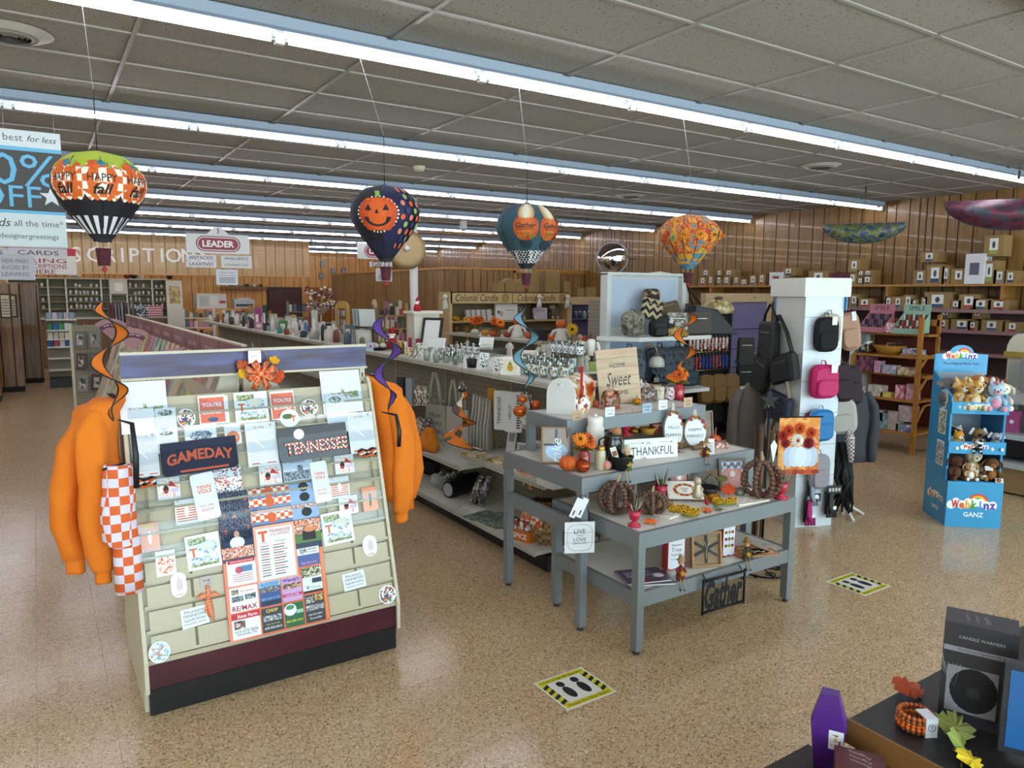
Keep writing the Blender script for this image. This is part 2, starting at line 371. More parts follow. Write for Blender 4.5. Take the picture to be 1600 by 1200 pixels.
boards(office,'y',OY,21.0,OX,.022,0,OZ-.01,W_OFF,[.1,.13,.16],seed=7)
b=B();b.box(OX-.03,OY-.03,OZ-.01,XR,21.02,OZ+.03,W_BACK);b.build('cap_rail',office)
b=B()
for z in(1.55,):pass
b.box(8.95,OY-.05,2.43,XR,OY,2.47,W_BACK);b.box(8.95,OY-.05,1.2,9.0,OY,2.47,W_BACK);b.build('trim_frame',office)
DK=M('#1d1712',.7)
for k,(x0,x1,y,zt)in enumerate(((-2.4,-.62,15.8,2.1),(-1.9,-.27,17.2,2.12),(-1.4,.07,18.7,2.13))):
 b=B();b.box(x0,y+.02,.11,x1,y+.7,zt-.02,GROOVE);b.box(x0,y+.03,0,x1,y+.7,.11,DK)
 w=struct(b.build('partition_%s'%'abc'[k]));w.name='wall_partition'
 boards(w,'x',x0,x1,y,.03,.11,zt,W_DARK,[.14,.2,.3],seed=11+k)
 boards(w,'y',y,y+.7,x1-.02,.03,.11,zt,W_DARK,[.2,.25],seed=21+k)
 b=B();b.box(x0,y-.01,zt-.01,x1+.02,y+.71,zt+.02,W_DARK);b.build('cap_rail',w)
b=B();b.lathe([(0,0),(.062,0),(.062,ZC),(0,ZC)],M('#cfcdc6',.4),18);col=struct(b.build('column',None,(4.86,10.2,0)));col['label']='slim off-white steel column between the aisles'
# ================================================================ fluorescent strip lights
TUBE=M('#f8f7ff',.4,emit=TUBE_POWER);HOUS=M('#98a3b2',.4);SOCK=M('#e8e6df',.5)
def make_light():
 t=thing('strip_light','bare tube fluorescent strip light with white metal housing in the ceiling rows','ceiling light',group='fluorescent strip lights in rows')
 b=B();L=.61
 V=[(-L,-.055,.075),(-L,.055,.075),(-L,.055,.125),(-L,-.055,.125)]
 b.box(-L,-.045,.05,L,.045,.108,HOUS)
 b.quad((-L,-.045,.05),(L,-.045,.05),(L,-.085,.022),(-L,-.085,.022),HOUS);b.quad((-L,.045,.05),(L,.045,.05),(L,.085,.022),(-L,.085,.022),HOUS)
 b.quad((-L,-.085,.022),(L,-.085,.022),(L,-.046,.053),(-L,-.046,.053),HOUS);b.quad((-L,.085,.022),(L,.085,.022),(L,.046,.053),(-L,.046,.053),HOUS)
 b.build('housing',t)
 b=B();b.cyl((-L+.035,0,0),(L-.035,0,0),.0145,TUBE,n=8,caps=False);b.build('tube',t)
 for s in(-1,1):
  b=B();b.box(s*(L-.012)-.012,-.016,-.022,s*(L-.012)+.012,.016,.05,SOCK);b.cyl((s*(L-.045),0,0),(s*(L-.02),0,0),.016,M('#b9b9b6',.3,.8),n=8);b.build('socket',t)
 b=B();b.box(-.03,-.05,.1,.03,-.044,.118,M('#444444',.6));b.box(-.015,-.015,.1,.015,.015,.112,M('#555555',.6));b.build('hanger_clip',t)
 return t
L0=make_light();first=True
ROWS=['by the shop front','over the sales counter','over the card rack','over the middle of the long gondola','over the second gondola','over the candle display','over the office front','beyond the office front','before the pharmacy soffit','directly behind the soffit','over the pharmacy shelving']
for k in range(-2,9):
 y=3.98+2.45*k
 for j in range(-6,8):
  x=1.147+1.22*(j+.5)
  if x-.6<XL or x+.6>XR:continue
  LB='bare tube fluorescent strip light in the ceiling row '+ROWS[k+2];GP='strip lights '+ROWS[k+2]
  if first:L0 .location=(x,y,3.281);first=False;L0['label']=LB;L0['group']=GP
  else:dup(L0,(x,y,3.281),label=LB,group=GP)
# ================================================================ greeting card rack (foreground)
CREAM=M('#c9c1aa',.5);BEIGE=M('#bcb197',.5,coat=.15);BURG=wood('burgundy_laminate','#3a0d1c','#4d1424',(3,3,12),.3,.02,False,0,.3);BLACK=M('#17161a',.45)
ACRYL=glassy('#f6f9fb',.05,.05)
RX0,RX1=.335,1.585;TH=-math.atan2(.376,1.303)
RN=Vector((0,-math.cos(TH),-math.sin(TH)))
RU=Vector((0,-math.sin(TH),math.cos(TH)))
RP=Vector((0,3.607,.255))
def rackpt(x,y):
 d=ray(x,y);t=(RP-CAM).dot(RN)/d.dot(RN);return CAM+d*t
rack=thing('card_rack','sloping cream card rack with purple header board and black kick plate','card rack',(0,0,0))
def yz(b):b.T=Matrix(((0,-1,0,0),(1,0,0,0),(0,0,1,0),(0,0,0,1)));return b
side=[(3.59,.12),(3.59,.27),(3.955,1.47),(3.985,1.50),(4.05,1.50),(4.50,.12)]
for x in(RX0,RX1+.018):
 b=yz(B());b.prism(side,-x,-x+.018,CREAM);b.build('side_panel',rack)
 b=B();b.box(x-.018,3.66,0,x,4.45,.12,CREAM);b.build('side_foot',rack)
for x in(RX0+.012,RX1-.012):
 b=B();b.box(x-.015,4.01,.3,x+.015,4.05,1.69,CREAM)
 for k in range(16):b.box(x-.004,4.0095,.9+k*.05,x+.004,4.0105,.925+k*.05,BLACK)
 b.build('slotted_post',rack)
def header_mat():
 m,nt,p,N=newmat('header_print');tc=N('ShaderNodeTexCoord');no=N('ShaderNodeTexNoise');mp=N('ShaderNodeMapping');mp.inputs['Scale'].default_value=(1.1,1,9)
 no.inputs['Scale'].default_value=2;nt.links.new(tc.outputs['Object'],mp.inputs['Vector']);nt.links.new(mp.outputs['Vector'],no.inputs['Vector'])
 cr=N('ShaderNodeValToRGB');e=cr.color_ramp.elements;e[0].position=.36;e[0].color=lin('#3d2038');e[1].position=.64;e[1].color=lin('#4d5084');q=e.new(.5);q.color=lin('#403a63')
 nt.links.new(no.outputs['Fac'],cr.inputs['Fac']);nt.links.new(cr.outputs['Color'],p.inputs['Base Color']);p.inputs['Roughness'].default_value=.35;return m
b=B();b.box(RX0-.005,3.995,1.56,RX1+.005,4.004,1.68,header_mat());hp=b.build('header_board',rack)
b=B();b.box(RX0-.008,3.985,1.677,RX1+.008,4.012,1.69,CREAM);b.box(RX0-.008,3.985,1.551,RX1+.008,4.012,1.563,CREAM);b.build('header_rail',rack)
b=B();b.box(RX0,3.606,.128,RX1,3.66,.25,BURG);b.build('burgundy_strip',rack)
b=B();b.box(RX0,3.612,0,RX1,3.66,.128,BLACK);b.box(RX0-.004,3.602,.124,RX1+.004,3.614,.132,BLACK);b.build('kick_plate',rack)
def onslope(b,x=0,s=0,out=0):
 P=RP+RU*s+RN*out;b.T=Matrix.Translation((x,P.y,P.z))@Euler((TH,0,0)).to_matrix().to_4x4();return b
b=onslope(B(),0,0,-.012);b.box(RX0,0,0,RX1,.01,1.262,BEIGE);b.build('back_sheet',rack)
s0=.0;xs_div=[.64,.95,1.26]
for k in range(11):
 s=.03+k*.113
 b=onslope(B(),0,s,-.002);low=k<4
 b.prism([(RX0+.004,0),(RX1-.004,0),(RX1-.004,.012),(RX0+.004,.012)],-.016,.0,BEIGE)
 b.build('pocket_ledge',rack)
 b=onslope(B(),0,s,0)
 if low:
  xs=[RX0+.02+.205*i for i in range(7)]
  for xa in xs[:-1]:b.box(xa,-.012,.006,xa+.192,-.002,.098,BEIGE);b.box(xa+.192,-.003,.006,xa+.205,-.002,.10,M('#8a7d62',.6))
  b.build('pocket_front',rack)
 else:
  b.box(RX0+.006,-.02,.0,RX1-.006,-.0175,.055,ACRYL);b.build('clear_lip',rack)
  if k in(4,5,6,7,8,9):
   b=onslope(B(),0,s,0)
   for xa in xs_div+[.395,1.545]:b.box(xa-.004,-.010,.012,xa+.004,-.001,.105,M('#9c9078',.5))
   b.build('divider',rack)
b=B();b.box(RX0,3.612,.25,RX1,3.635,.275,BEIGE);b.build('front_ledge',rack)
ORG='#d9622b';WHT=M('#eef0f2',.35,coat=.5);SLV=M('#e6eaee',.15,coat=1);INK=M('#3b3a44',.6);ORM=M(ORG,.5);GRYL=M('#b9bcc4',.6)
def rc(name,label,cat,x0,y0,x1,y1,body,draw=None,out=.004,th=.005,shape=None,tilt=0,group=None):
 """a flat item standing in the rack, outline given by its extent on the sloping face"""
 xm,ym=(x0+x1)/2,(y0+y1)/2;a=rackpt(x0,ym);c=rackpt(x1,ym);t=rackpt(xm,y0);u=rackpt(xm,y1);w=(c-a).x;h=(t-u).length;P=rackpt(xm,ym)+RN*(out+th)
 b=B()
 if shape=='round':b.prism([(w/2*math.cos(2*math.pi*i/28),h/2*math.sin(2*math.pi*i/28))for i in range(28)],0,th,body)
 elif shape=='pill':
  r=w/2;b.prism([(r*math.cos(R(i*15)),h/2-r+r*math.sin(R(i*15)))for i in range(13)]+[(r*math.cos(R(180+i*15)),-h/2+r+r*math.sin(R(180+i*15)))for i in range(13)],0,th,body)
 elif shape=='soft':b.rbox(-w/2,0,-h/2,w/2,th,h/2,body,r=min(w,h)*.12)
 else:b.box(-w/2,0,-h/2,w/2,th,h/2,body)
 if draw:draw(b,w,h)
 o=b.build(name,None,P,(TH,tilt,0));tag(o,label,cat,group);return o,w,h
y1_=-.0006;y2_=-.0012;y3_=-.0018
SK1=PR(['#8d8f6a','#b9b6a2','#6e7a58','#c9b79a','#eef0f2'],120);SKB=PR(['#b6c6d4','#dfe7ee','#8fa4b8','#e9eef2','#c9d6c0'],90)
GRN=PR(['#6f8a4e','#93a86d','#b9c79a','#7d6a4a'],130);NAVY=M('#23283a',.85,bump=.2,bs=300)
def lines(b,w,h,z0,z1,n,col=GRYL,f=.86):
 for i in range(n):z=z0+(z1-z0)*i/max(1,n-1);b.rect(-w/2*f,z-h*.004,w/2*f,z+h*.004,y1_,col)
def skyline(b,w,h):
 b.rect(-w*.38,-h*.15,w*.42,-h*.02,y1_,SK1);b.rect(-w*.02,-h*.05,w*.06,h*.06,y1_,SK1);b.rect(w*.18,-h*.1,w*.40,.0,y2_,GRN)
 for i in range(4):b.prism([(w*(-.45+.1*i),h*.30),(w*(-.43+.1*i),h*.31),(w*(-.2+.12*i),h*.43),(w*(-.22+.12*i),h*.42)],-.002,-.001,M('#ffffff',.1))  # white diagonal streaks: glints painted on the clear sleeve
def stadium(b,w,h):
 b.rect(-w*.42,h*.22,w*.1,h*.42,y1_,GRN);b.disc(w*.12,h*.1,w*.30,y1_,SKB,18,h*.2);b.disc(w*.12,h*.15,w*.24,y2_,M('#e8e2d0',.6),18,h*.12);b.rect(-w*.40,-h*.34,w*.42,-h*.14,y1_,SKB);b.rect(-w*.4,-h*.42,w*.42,-h*.34,y1_,GRN)
 b.text('T',-w*.29,0,y3_,ORM,h=h*.26,bold=.03)
def ornament(cols):return lambda b,w,h:(b.disc(0,0,w*.44,y1_,PR(cols,95),24,h*.44))
OC1=['#f0f2f4','#3a6b57','#f0f2f4','#c2492f','#f4f4f4','#2f4a7a','#8aa05c']
def bound(b,w,h):
 b.rect(-w*.46,-h*.47,w*.46,h*.42,y1_,M('#e0735a',.5));b.text("You're",-w*.28,h*.33,y2_,INK,h=h*.07,shear=.3);b.text("YOU'RE",0,h*.17,y2_,WHT,w=w*.75,bold=.02);b.text('BOUND!',0,-h*.10,y2_,WHT,w=w*.72,bold=.02);b.disc(0,-h*.36,w*.2,y2_,M('#3f5a86',.5),14,h*.08)
def notepad(b,w,h):
 b.text('Go Vols',-w*.05,h*.40,y1_,ORM,w=w*.35,shear=.3);b.text('T',w*.33,h*.42,y1_,ORM,h=h*.07,bold=.03);lines(b,w,h,h*.28,-h*.36,16);b.rect(-w*.38,-h*.45,-w*.15,-h*.42,y1_,ORM);b.rect(w*.1,-h*.45,w*.4,-h*.425,y1_,ORM)
 b.prism([(-w*.4,h*.2),(-w*.36,h*.22),(w*.1,-.1*h),(w*.06,-.1*h)],-.002,-.001,M('#ffffff',.1))  # slanting white strip is a painted glint across the sleeve
def narrowpad(b,w,h):b.disc(0,h*.36,w*.34,y1_,PR(['#4e5e50','#8a968c','#c8ccc8'],160),14,h*.09);lines(b,w,h,h*.2,-h*.42,12)
def puppy(b,w,h):
 b.disc(0,0,w*.46,y1_,PR(['#f0d9cd','#f4e6dc','#e6a58a','#f6efe8'],130),22,h*.46);b.disc(-w*.12,-h*.05,w*.12,y2_,M('#2b2422',.7),12,h*.2);b.disc(-w*.12,-h*.14,w*.1,y3_,M('#a8362c',.6),10,h*.08);b.prism([(-w*.02,h*.1),(w*.12,h*.34),(w*.36,h*.02)],-.003,-.0015,M('#b5303a',.6));b.rect(w*.08,-h*.2,w*.44,-h*.02,y3_,M('#c9bfe6',.6))
def bowtie(b,w,h):
 for i in range(7):b.rect(-w*.44,-h*.40+i*h*.1,w*.44,-h*.355+i*h*.1,y1_,ORM)
 b.disc(0,0,w*.1,y2_,WHT,10,h*.22);b.text('T',-w*.35,h*.42,y2_,ORM,h=h*.09,bold=.03)
def towel(b,w,h):
 b.disc(0,h*.16,w*.42,y1_,M('#d9dde0',.3),18,h*.16);b.text('TENN',0,h*.2,y2_,ORM,w=w*.6,bold=.02);b.text('VOLS',0,h*.11,y2_,ORM,w=w*.6,bold=.02);b.text('VOL GIRL',0,-h*.2,y2_,ORM,w=w*.6);b.text('KNOX',0,-h*.29,y2_,ORM,w=w*.5)
def tsign(b,w,h):
 for i,(t,k)in enumerate((('Mountains',.7),('TENNESSEE',.86),('Nashville Smokies',.8),('Country music',.8))):b.text(t,0,h*(.32-.21*i),y1_,INK,w=w*k,h=h*.15)
def goes(b,w,h):
 b.rect(-w/2,-h/2,w/2,h/2,y1_*.5,PR(['#e9ebf2','#e9ebf2','#e9ebf2','#e9ebf2','#d0613a','#3c4458'],150));b.text('Go',-w*.05,h*.12,y1_,ORM,h=h*.2,shear=.35);b.text('Vols!',0,-h*.12,y1_,ORM,h=h*.2,shear=.35);b.text('T',w*.34,h*.33,y2_,ORM,h=h*.18,bold=.03)
rc('art_print','campus skyline print in a clear sleeve above the envelope on the rack','print',187,596,262,676,SLV,skyline,.004)
rc('envelope','plain white envelope in clear sleeve under the left skyline print','envelope',189,640,241,676,M('#f1f2f4',.2,coat=.8),None,.010)
rc('notepad','narrow list pad with stadium sketch beside the white envelope','notepad',243,638,276,692,SLV,narrowpad,.010)
rc('notepad','narrow list pad tucked in front of another beside the game day shirt','notepad',244,673,277,708,SLV,narrowpad,.016)
rc('ornament','round white ornament with coloured icons and cord by the narrow list pads','ornament',276,639,305,668,M('#f2f3f4',.3),ornament(OC1),.006,shape='round')
rc('greeting_card','coral card reading you are bound between icon ornament and square stadium card','card',310,618,352,662,WHT,bound,.006)
rc('greeting_card','white card showing just the edge behind the coral bound card','card',318,619,357,662,WHT,None,.0005)
rc('stadium_card','square watercolour stadium card with orange letter T under the bow','card',366,613,418,660,WHT,stadium,.008)
rc('notepad','tall lined notepad with orange T beside the black ribbon end','notepad',206,676,247,746,SLV,notepad,.014)
rc('greeting_card','white card with blue stadium drawing above the game day shirt','card',288,664,338,694,WHT,lambda b,w,h:b.disc(0,-h*.05,w*.36,y1_,PR(['#6d7f96','#a9b7c4','#49586d','#c6ccd0'],140),20,h*.24),.010)
rc('cookie_bag','clear bag with round orange cookie beside the stadium drawing card','gift bag',350,664,376,695,M('#dfe2e2',.15,coat=1),lambda b,w,h:(b.disc(0,-h*.15,w*.40,y1_,M('#d98a66',.6),18,h*.34),b.text('**',0,-h*.15,y2_,WHT,w=w*.4)),.010)
def gameday(b,w,h):
 b.rect(-w/2,h*.28,w/2,h*.5,y1_,M('#2b3145',.9));b.text('GAMEDAY',0,-h*.06,y1_*2,M('#b5573c',.8),w=w*.88,h=h*.34,bold=.03,arc=h*.12);b.rect(-w*.28,-h*.44,w*.36,-h*.38,y1_,M('#b5573c',.8))
rc('folded_shirt','folded navy t-shirt with arched game day lettering','shirt',252,688,370,738,NAVY,gameday,.02,.022,shape='soft',tilt=R(-1.5))
rc('notepad','tall lined notepad with orange T between the two folded shirts','notepad',384,661,432,728,SLV,notepad,.014)
def scrunch(x0,y0,x1,y1,label):
 P=rackpt((x0+x1)/2,(y0+y1)/2)+RN*.03;b=B();w=(rackpt(x1,y0)-rackpt(x0,y0)).x
 for i in range(5):
  cols=['#d9622b','#1c1a22','#e8e4de','#d9622b','#1c1a22'];ph=i*.8
  b.tube([(-w/2+w*t/12,.006*math.sin(t*1.3+ph),-.016+.008*i+.006*math.sin(t*.9+ph*1.7))for t in range(13)],.0062,M(cols[i],.7),6)
 tag(b.build('hair_ties',None,P,(TH,0,0)),label,'hair ties')
scrunch(209,746,242,763,'bundle of black orange and white hair ties under the left notepad')
scrunch(557,699,585,717,'bundle of black orange and white hair ties under the right notepad')
rc('round_sticker','round puppy and pennant sticker in a bag next to the left hair ties','sticker',245,746,281,780,M('#dfe3e6',.15,coat=1),puppy,.008)
rc('tea_towel_bag','clear bag with rolled tea towel beside the go vols card','towel',301,739,338,812,M('#dfe4e8',.12,coat=1),towel,.016,.012,shape='soft',tilt=R(-6))
rc('greeting_card','white confetti card with scripted cheer and orange T','card',327,731,377,769,WHT,goes,.012)
rc('round_sticker','round puppy and pennant sticker in a bag under the centre notepad','sticker',404,727,439,758,M('#dfe3e6',.15,coat=1),puppy,.010)
rc('greeting_card','coral card reading you are bound behind the tennessee T ornament','card',422,611,460,655,WHT,bound,.004)
rc('ornament','round white ornament with football field and orange T hung on ribbon','ornament',436,640,466,668,M('#ece7de',.3),lambda b,w,h:(b.disc(0,0,w*.46,y1_,M('#f4f1ec',.3),22),b.disc(-w*.1,h*.1,w*.28,y2_,M('#4d6b3c',.5),16,h*.15),b.text('T',w*.2,-h*.05,y3_,ORM,h=h*.34,bold=.03)),.014,shape='round')
rc('ornament','round white ornament with coloured icons below the header board right part','ornament',468,624,496,650,M('#f2f3f4',.3),ornament(OC1),.006,shape='round')
rc('art_print','campus skyline print in a clear sleeve by the orange sleeve at the rack corner','print',502,579,564,645,SLV,skyline,.004)
rc('notepad','narrow list pad with stadium sketch in front of the right skyline print','notepad',509,617,539,676,SLV,narrowpad,.012)
rc('notepad','tall lined notepad with orange T above the right hair ties','notepad',543,645,583,708,SLV,notepad,.014)
def tenn(b,w,h):
 b.rect(-w/2,h*.26,w/2,h*.5,y1_,M('#565b62',.9));b.text('TENNESSEE',w*.04,-h*.12,y2_,M('#1f2226',.8),w=w*.93,h=h*.42,bold=.05);b.text('TENNESSEE',w*.04,-h*.12,y3_,CHK('#d8572c','#f3efe9',95),w=w*.90,h=h*.38,bold=.025)
 b.disc(-w*.2,h*.3,w*.075,y3_,M('#f2f2f0',.4),16)
rc('folded_shirt','folded grey t-shirt with checkered tennessee lettering','shirt',433,667,541,717,M('#666b72',.9,bump=.2,bs=300),tenn,.02,.022,shape='soft',tilt=R(-1.5))
rc('postcard','grey blue postcard with city skyline photo under the grey shirt','postcard',441,717,488,751,M('#c3cede',.35),lambda b,w,h:(b.rect(-w*.48,-h*.45,w*.48,-h*.05,y1_,PR(['#5a6472','#7f8a96','#3f4a55','#9aa6b2'],150)),b.rect(-w*.02,-h*.1,w*.16,h*.2,y1_,PR(['#5a6472','#7f8a96','#3f4a55'],150)),b.text('KNOXVILLE',0,h*.36,y1_,INK,w=w*.5)),.012)
rc('tea_towel_bag','narrow clear bag with rolled tea towel beside the city postcard','towel',486,721,512,785,M('#dfe4e8',.12,coat=1),towel,.012,.012,shape='soft',tilt=R(-3))
rc('round_sticker','round puppy and pennant sticker in a bag below the right notepad','sticker',522,711,552,740,M('#dfe3e6',.15,coat=1),puppy,.008)
rc('hair_bow_card','hair tie card with orange stripes below the right puppy sticker','hair ties',514,745,545,778,M('#ecebea',.4),bowtie,.008)
rc('round_sticker','round sticker with two puppies and lilac tag in clear bag','sticker',529,775,558,803,M('#e2ddd8',.15,coat=1),puppy,.006)
rc('packet_card','plain orange packet with state outline charm by the right side panel','packet',565,761,588,798,M('#d8824f',.25,coat=.8),lambda b,w,h:b.prism([(-.05*w,-h*.3),(w*.05,-h*.3),(w*.12,h*.2),(-w*.02,h*.24)],-.003,0,M('#6c6154',.4,.6)),.008)
rc('stadium_coaster','square tile with stadium watercolour beside the schedule poster right edge','coaster',502,799,550,849,M('#e4ece8',.25,coat=.5),stadium,.010,.008,tilt=R(-2))
rc('oval_charm','white oval gift token with orange print near the right side panel','gift token',565,836,587,869,M('#eceef0',.3),lambda b,w,h:(b.disc(w*.05,0,w*.22,y1_,M('#d9c9cb',.5),14,h*.24),b.text('T',0,h*.26,y2_,ORM,h=h*.1),b.text('vols',0,-h*.38,y2_,ORM,w=w*.4)),.014,.006,shape='pill')
rc('word_sign','small blue lettered tennessee word sign beside the right icon disc','sign',534,893,569,920,M('#e6edf2',.4),tsign,.014,.006,tilt=R(-4))
rc('ornament','round white ornament with coloured icons at the rack lower right corner','ornament',590,914,617,943,M('#f2f3f4',.3),ornament(OC1),.014,shape='round')
rc('hair_bow_card','hair tie card with orange stripes left of the rolled tea towel','hair ties',273,780,309,818,M('#ecebea',.4),bowtie,.008)
rc('packet_card','clear orange packet with silver figure charm left of the lower stadium tile','packet',215,817,249,862,M('#d6764a',.2,coat=1),lambda b,w,h:(b.disc(w*.05,-h*.02,w*.08,y1_,M('#d5d9dc',.3,.5),12,h*.24),b.rect(-w*.3,h*.34,w*.3,h*.44,y1_,M('#e8c04a',.4))),.008)
rc('confetti_bag','clear bag of orange and white felt letters below the silver charm packet','gift bag',243,860,274,899,M('#e4e3e3',.15,coat=1),lambda b,w,h:b.disc(0,-h*.05,w*.42,y1_,PR(['#d9622b','#f1eeea','#e8a98c','#f5f4f2'],120),18,h*.38),.008)
rc('stadium_coaster','square tile with stadium watercolour beside the schedule poster left edge','coaster',290,834,344,888,M('#e4ece8',.25,coat=.5),stadium,.010,.008,tilt=R(-2))
rc('oval_charm','white oval gift token with orange print below the felt letter bag','gift token',266,894,291,933,M('#eceef0',.3),lambda b,w,h:(b.disc(w*.05,0,w*.22,y1_,M('#d9c9cb',.5),14,h*.24),b.text('T',0,h*.26,y2_,ORM,h=h*.1),b.text('vols',0,-h*.38,y2_,ORM,w=w*.4)),.014,.006,shape='pill')
rc('word_sign','small blue lettered tennessee word sign beside the orange bandana','sign',282,948,325,978,M('#e6edf2',.4),tsign,.014,.006,tilt=R(-4))
rc('ornament','round pale blue ornament with icons at the rack lower left corner','ornament',231,1001,266,1035,M('#e3eef2',.3),ornament(['#e3eef2','#9cc4cf','#e8f0f2','#c98a7a','#7fa3b8']),.014,shape='round')
P=rackpt(325,940)+RN*.02;t=thing('bandana_key_chain','orange checked bandana key chain hanging beside the schedule poster','key chain',P,rot=(TH,0,0))
b=B();b.box(-.03,.004,.075,.03,.007,.125,M('#b9afaa',.5));b.text('local',0,.105,.0035,INK,w=.03);b.build('card',t)
b=B();b.tube([(.012*math.cos(R(i*30)),0,.088+.012*math.sin(R(i*30)))for i in range(13)],.0016,M('#d8d8d8',.2,1),5);b.build('ring',t)
BND=CHK('#e05a1e','#f0b894',150);b=B()
b.tube([(0,0,.08),(.002,-.004,.05),(0,-.006,.03)],[.008,.009,.012],BND,7)
b.tube([(0,-.008,.03),(-.03,-.010,.036),(-.058,-.006,.028)],[.008,(.018,.008),.003],BND,7);b.tube([(0,-.008,.03),(.03,-.010,.034),(.055,-.006,.02)],[.008,(.018,.008),.003],BND,7)
b.tube([(0,-.006,.028),(.006,-.006,-.04),(.016,-.004,-.10)],[(.014,.008),(.02,.007),.003],BND,7);b.tube([(0,-.006,.028),(-.012,-.003,-.03),(-.004,-.002,-.075)],[(.012,.008),(.017,.006),.003],BND,7);b.build('bandana',t)
OB=M('#dc6a3a',.35,coat=.4);OB2=M('#c95f14',.35,coat=.4)
CROWD=PR(['#d8632f','#f0e7df','#5a3a34','#e08a5c','#c04f26','#e9c9b4'],210);CROWDB=PR(['#6f86b4','#9fb2d4','#4d5f8e','#c9d3e6','#8a6a78'],190)
def poster(name,label,s,out):
 w,h=.505,.60;P=RP+RU*s+RN*out;t=thing(name,label,'poster',(.9495,P.y,P.z),rot=(TH,R(.6),0),group='football schedule posters')
 b=B();b.box(-w/2,0,0,w/2,.002,h,OB);z=lambda v:h*(1-v);X=lambda u:-w/2+w*u
 def rr(u0,v0,u1,v1,m,y=y1_):b.rect(X(u0),z(v1),X(u1),z(v0),y,m)
 DKB=M('#2c3550',.4);rr(0,0,1,.36,DKB)
 rr(.0,.0,.3,.19,CROWDB);rr(0,.10,.3,.24,M('#2f3d66',.4));b.disc(X(.15),z(.205),.036,y3_,M('#e6e8ee',.5),14,.03);b.disc(X(.15),z(.135),.013,y3_,M('#c99c84',.6),12,.017);rr(0,.24,.3,.33,CROWD,y3_*1.2)
 b.text('T',X(.05),z(.11),y3_,ORM,h=.022,bold=.03);b.text('T',X(.27),z(.09),y3_,ORM,h=.022,bold=.03)
 rr(.30,.0,.72,.065,CHK('#dd6634','#f3e9e2',48),y2_);rr(.30,.065,.72,.09,M('#6b7fa8',.4),y2_)
 b.disc(X(.51),z(.04),.022,y3_,M('#d9622b',.5),12,.028)
 rr(.72,.0,1,.10,M('#8fb0d8',.4),y2_);b.disc(X(.87),z(.035),.028,y3_,M('#2a2a30',.6),12,.024);rr(.72,.09,1,.22,CROWD,y2_);rr(.72,.22,1,.30,M('#5d7f45',.5),y3_);b.box(X(.80),-.002,z(.28),X(.94),-.001,z(.20),M('#2b2a2e',.6));b.disc(X(.88),z(.19),.03,y3_*1.3,M('#d98a5c',.6),12,.014)
 rr(.31,.10,.72,.57,M('#e8a98c',.4),y2_);rr(.335,.125,.70,.555,M('#e9f1f7',.35),y3_)
 b.text('T',X(.40),z(.19),y3_*1.3,ORM,h=.055,bold=.05);b.text('TENNESSEE',X(.57),z(.155),y3_*1.3,M('#b5533a',.5),w=.11,bold=.02);b.text('VOLUNTEERS',X(.57),z(.185),y3_*1.3,M('#b5533a',.5),w=.10,bold=.02)
 b.text('DATE',X(.40),z(.245),y3_*1.3,INK,w=.03);b.text('OPPONENT',X(.57),z(.245),y3_*1.3,INK,w=.06)
 for i in range(12):
  v=.27+i*.0225;c=INK if i%2 else M('#c46a48',.5);b.rect(X(.365),z(v+.008),X(.45),z(v),y3_*1.3,c);b.rect(X(.49),z(v+.008),X(.49+random.uniform(.1,.17)),z(v),y3_*1.3,c)
 for(u0,v0,u1,v1,bgc)in((.03,.345,.305,.555,'#e8eef4'),(.725,.345,.955,.50,'#e9ecf2'),(.03,.57,.30,.77,'#eef0f2'),(.03,.78,.30,.985,'#eceef0'),(.315,.57,.525,.77,'#2d4f8f'),(.54,.57,.735,.77,'#c79fcf'),(.75,.515,.955,.735,'#dfe6e4'),(.315,.785,.525,.985,'#33343c'),(.54,.785,.735,.985,'#23623c'),(.75,.75,.955,.985,'#3a3b44')):
  rr(u0,v0,u1,v1,M(bgc,.35),y2_)
 red=M('#c8202f',.4)
 def tx(s_,u,v,m,wd,bold=.0,sh=0):b.text(s_,X(u),z(v),y3_*1.4,m,w=wd,bold=bold,shear=sh)
 rr(.04,.345,.30,.375,red,y3_);tx('TEXAS HOME MORTGAGE',.17,.36,WHT,.11);b.disc(X(.14),z(.43),.018,y3_,M('#c2566a',.5),12);rr(.16,.40,.27,.45,M('#5f7fb0',.5),y3_)
 for i in range(4):rr(.08,.465+i*.018,.27,.472+i*.018,M('#c98a86',.5),y3_)
 tx('SJR',.79,.375,INK,.04,.02);tx('BUILDING',.885,.36,INK,.05,.02);tx('FOOD & MUSIC',.885,.385,INK,.05,.02);rr(.725,.405,.955,.50,M('#4a5f96',.4),y3_);tx('865-555-0100',.84,.475,M('#d98ac0',.4),.08,.02)
 rr(.05,.585,.12,.625,PR(['#6b5a3c','#b9a98a','#3c3426'],200),y3_);tx('Mike Nashland',.2,.605,M('#b93a3a',.5),.07,0,.3);rr(.05,.64,.16,.685,PR(['#4b5560','#8d98a2','#2f363c'],180),y3_);rr(.175,.635,.28,.68,PR(['#4b5560','#aeb6bc','#2f363c'],180),y3_)
 tx('RE/MAX',.165,.74,M('#a32a3c',.5),.12,.02);rr(.03,.78,.30,.83,red,y3_);tx('State Farm',.18,.805,WHT,.095,.01);rr(.05,.84,.155,.905,PR(['#8a8f98','#6b4a3c','#c9b0a0','#3a2c28'],60),y3_);tx('615-273-9606',.165,.925,INK,.11);tx('Knoxville TN',.165,.95,INK,.09)
 rr(.315,.57,.525,.615,M('#8fc2e8',.4),y3_*.9);tx('BLUE RIDGE',.42,.585,M('#28508f',.4),.09,.01);tx('PACKAGE',.42,.605,M('#28508f',.4),.08,.01)
 for i in range(3):rr(.325+.065*i,.62,.38+.065*i,.66,PR(['#3a3630','#7d6b58','#a8a49c'],170),y3_)
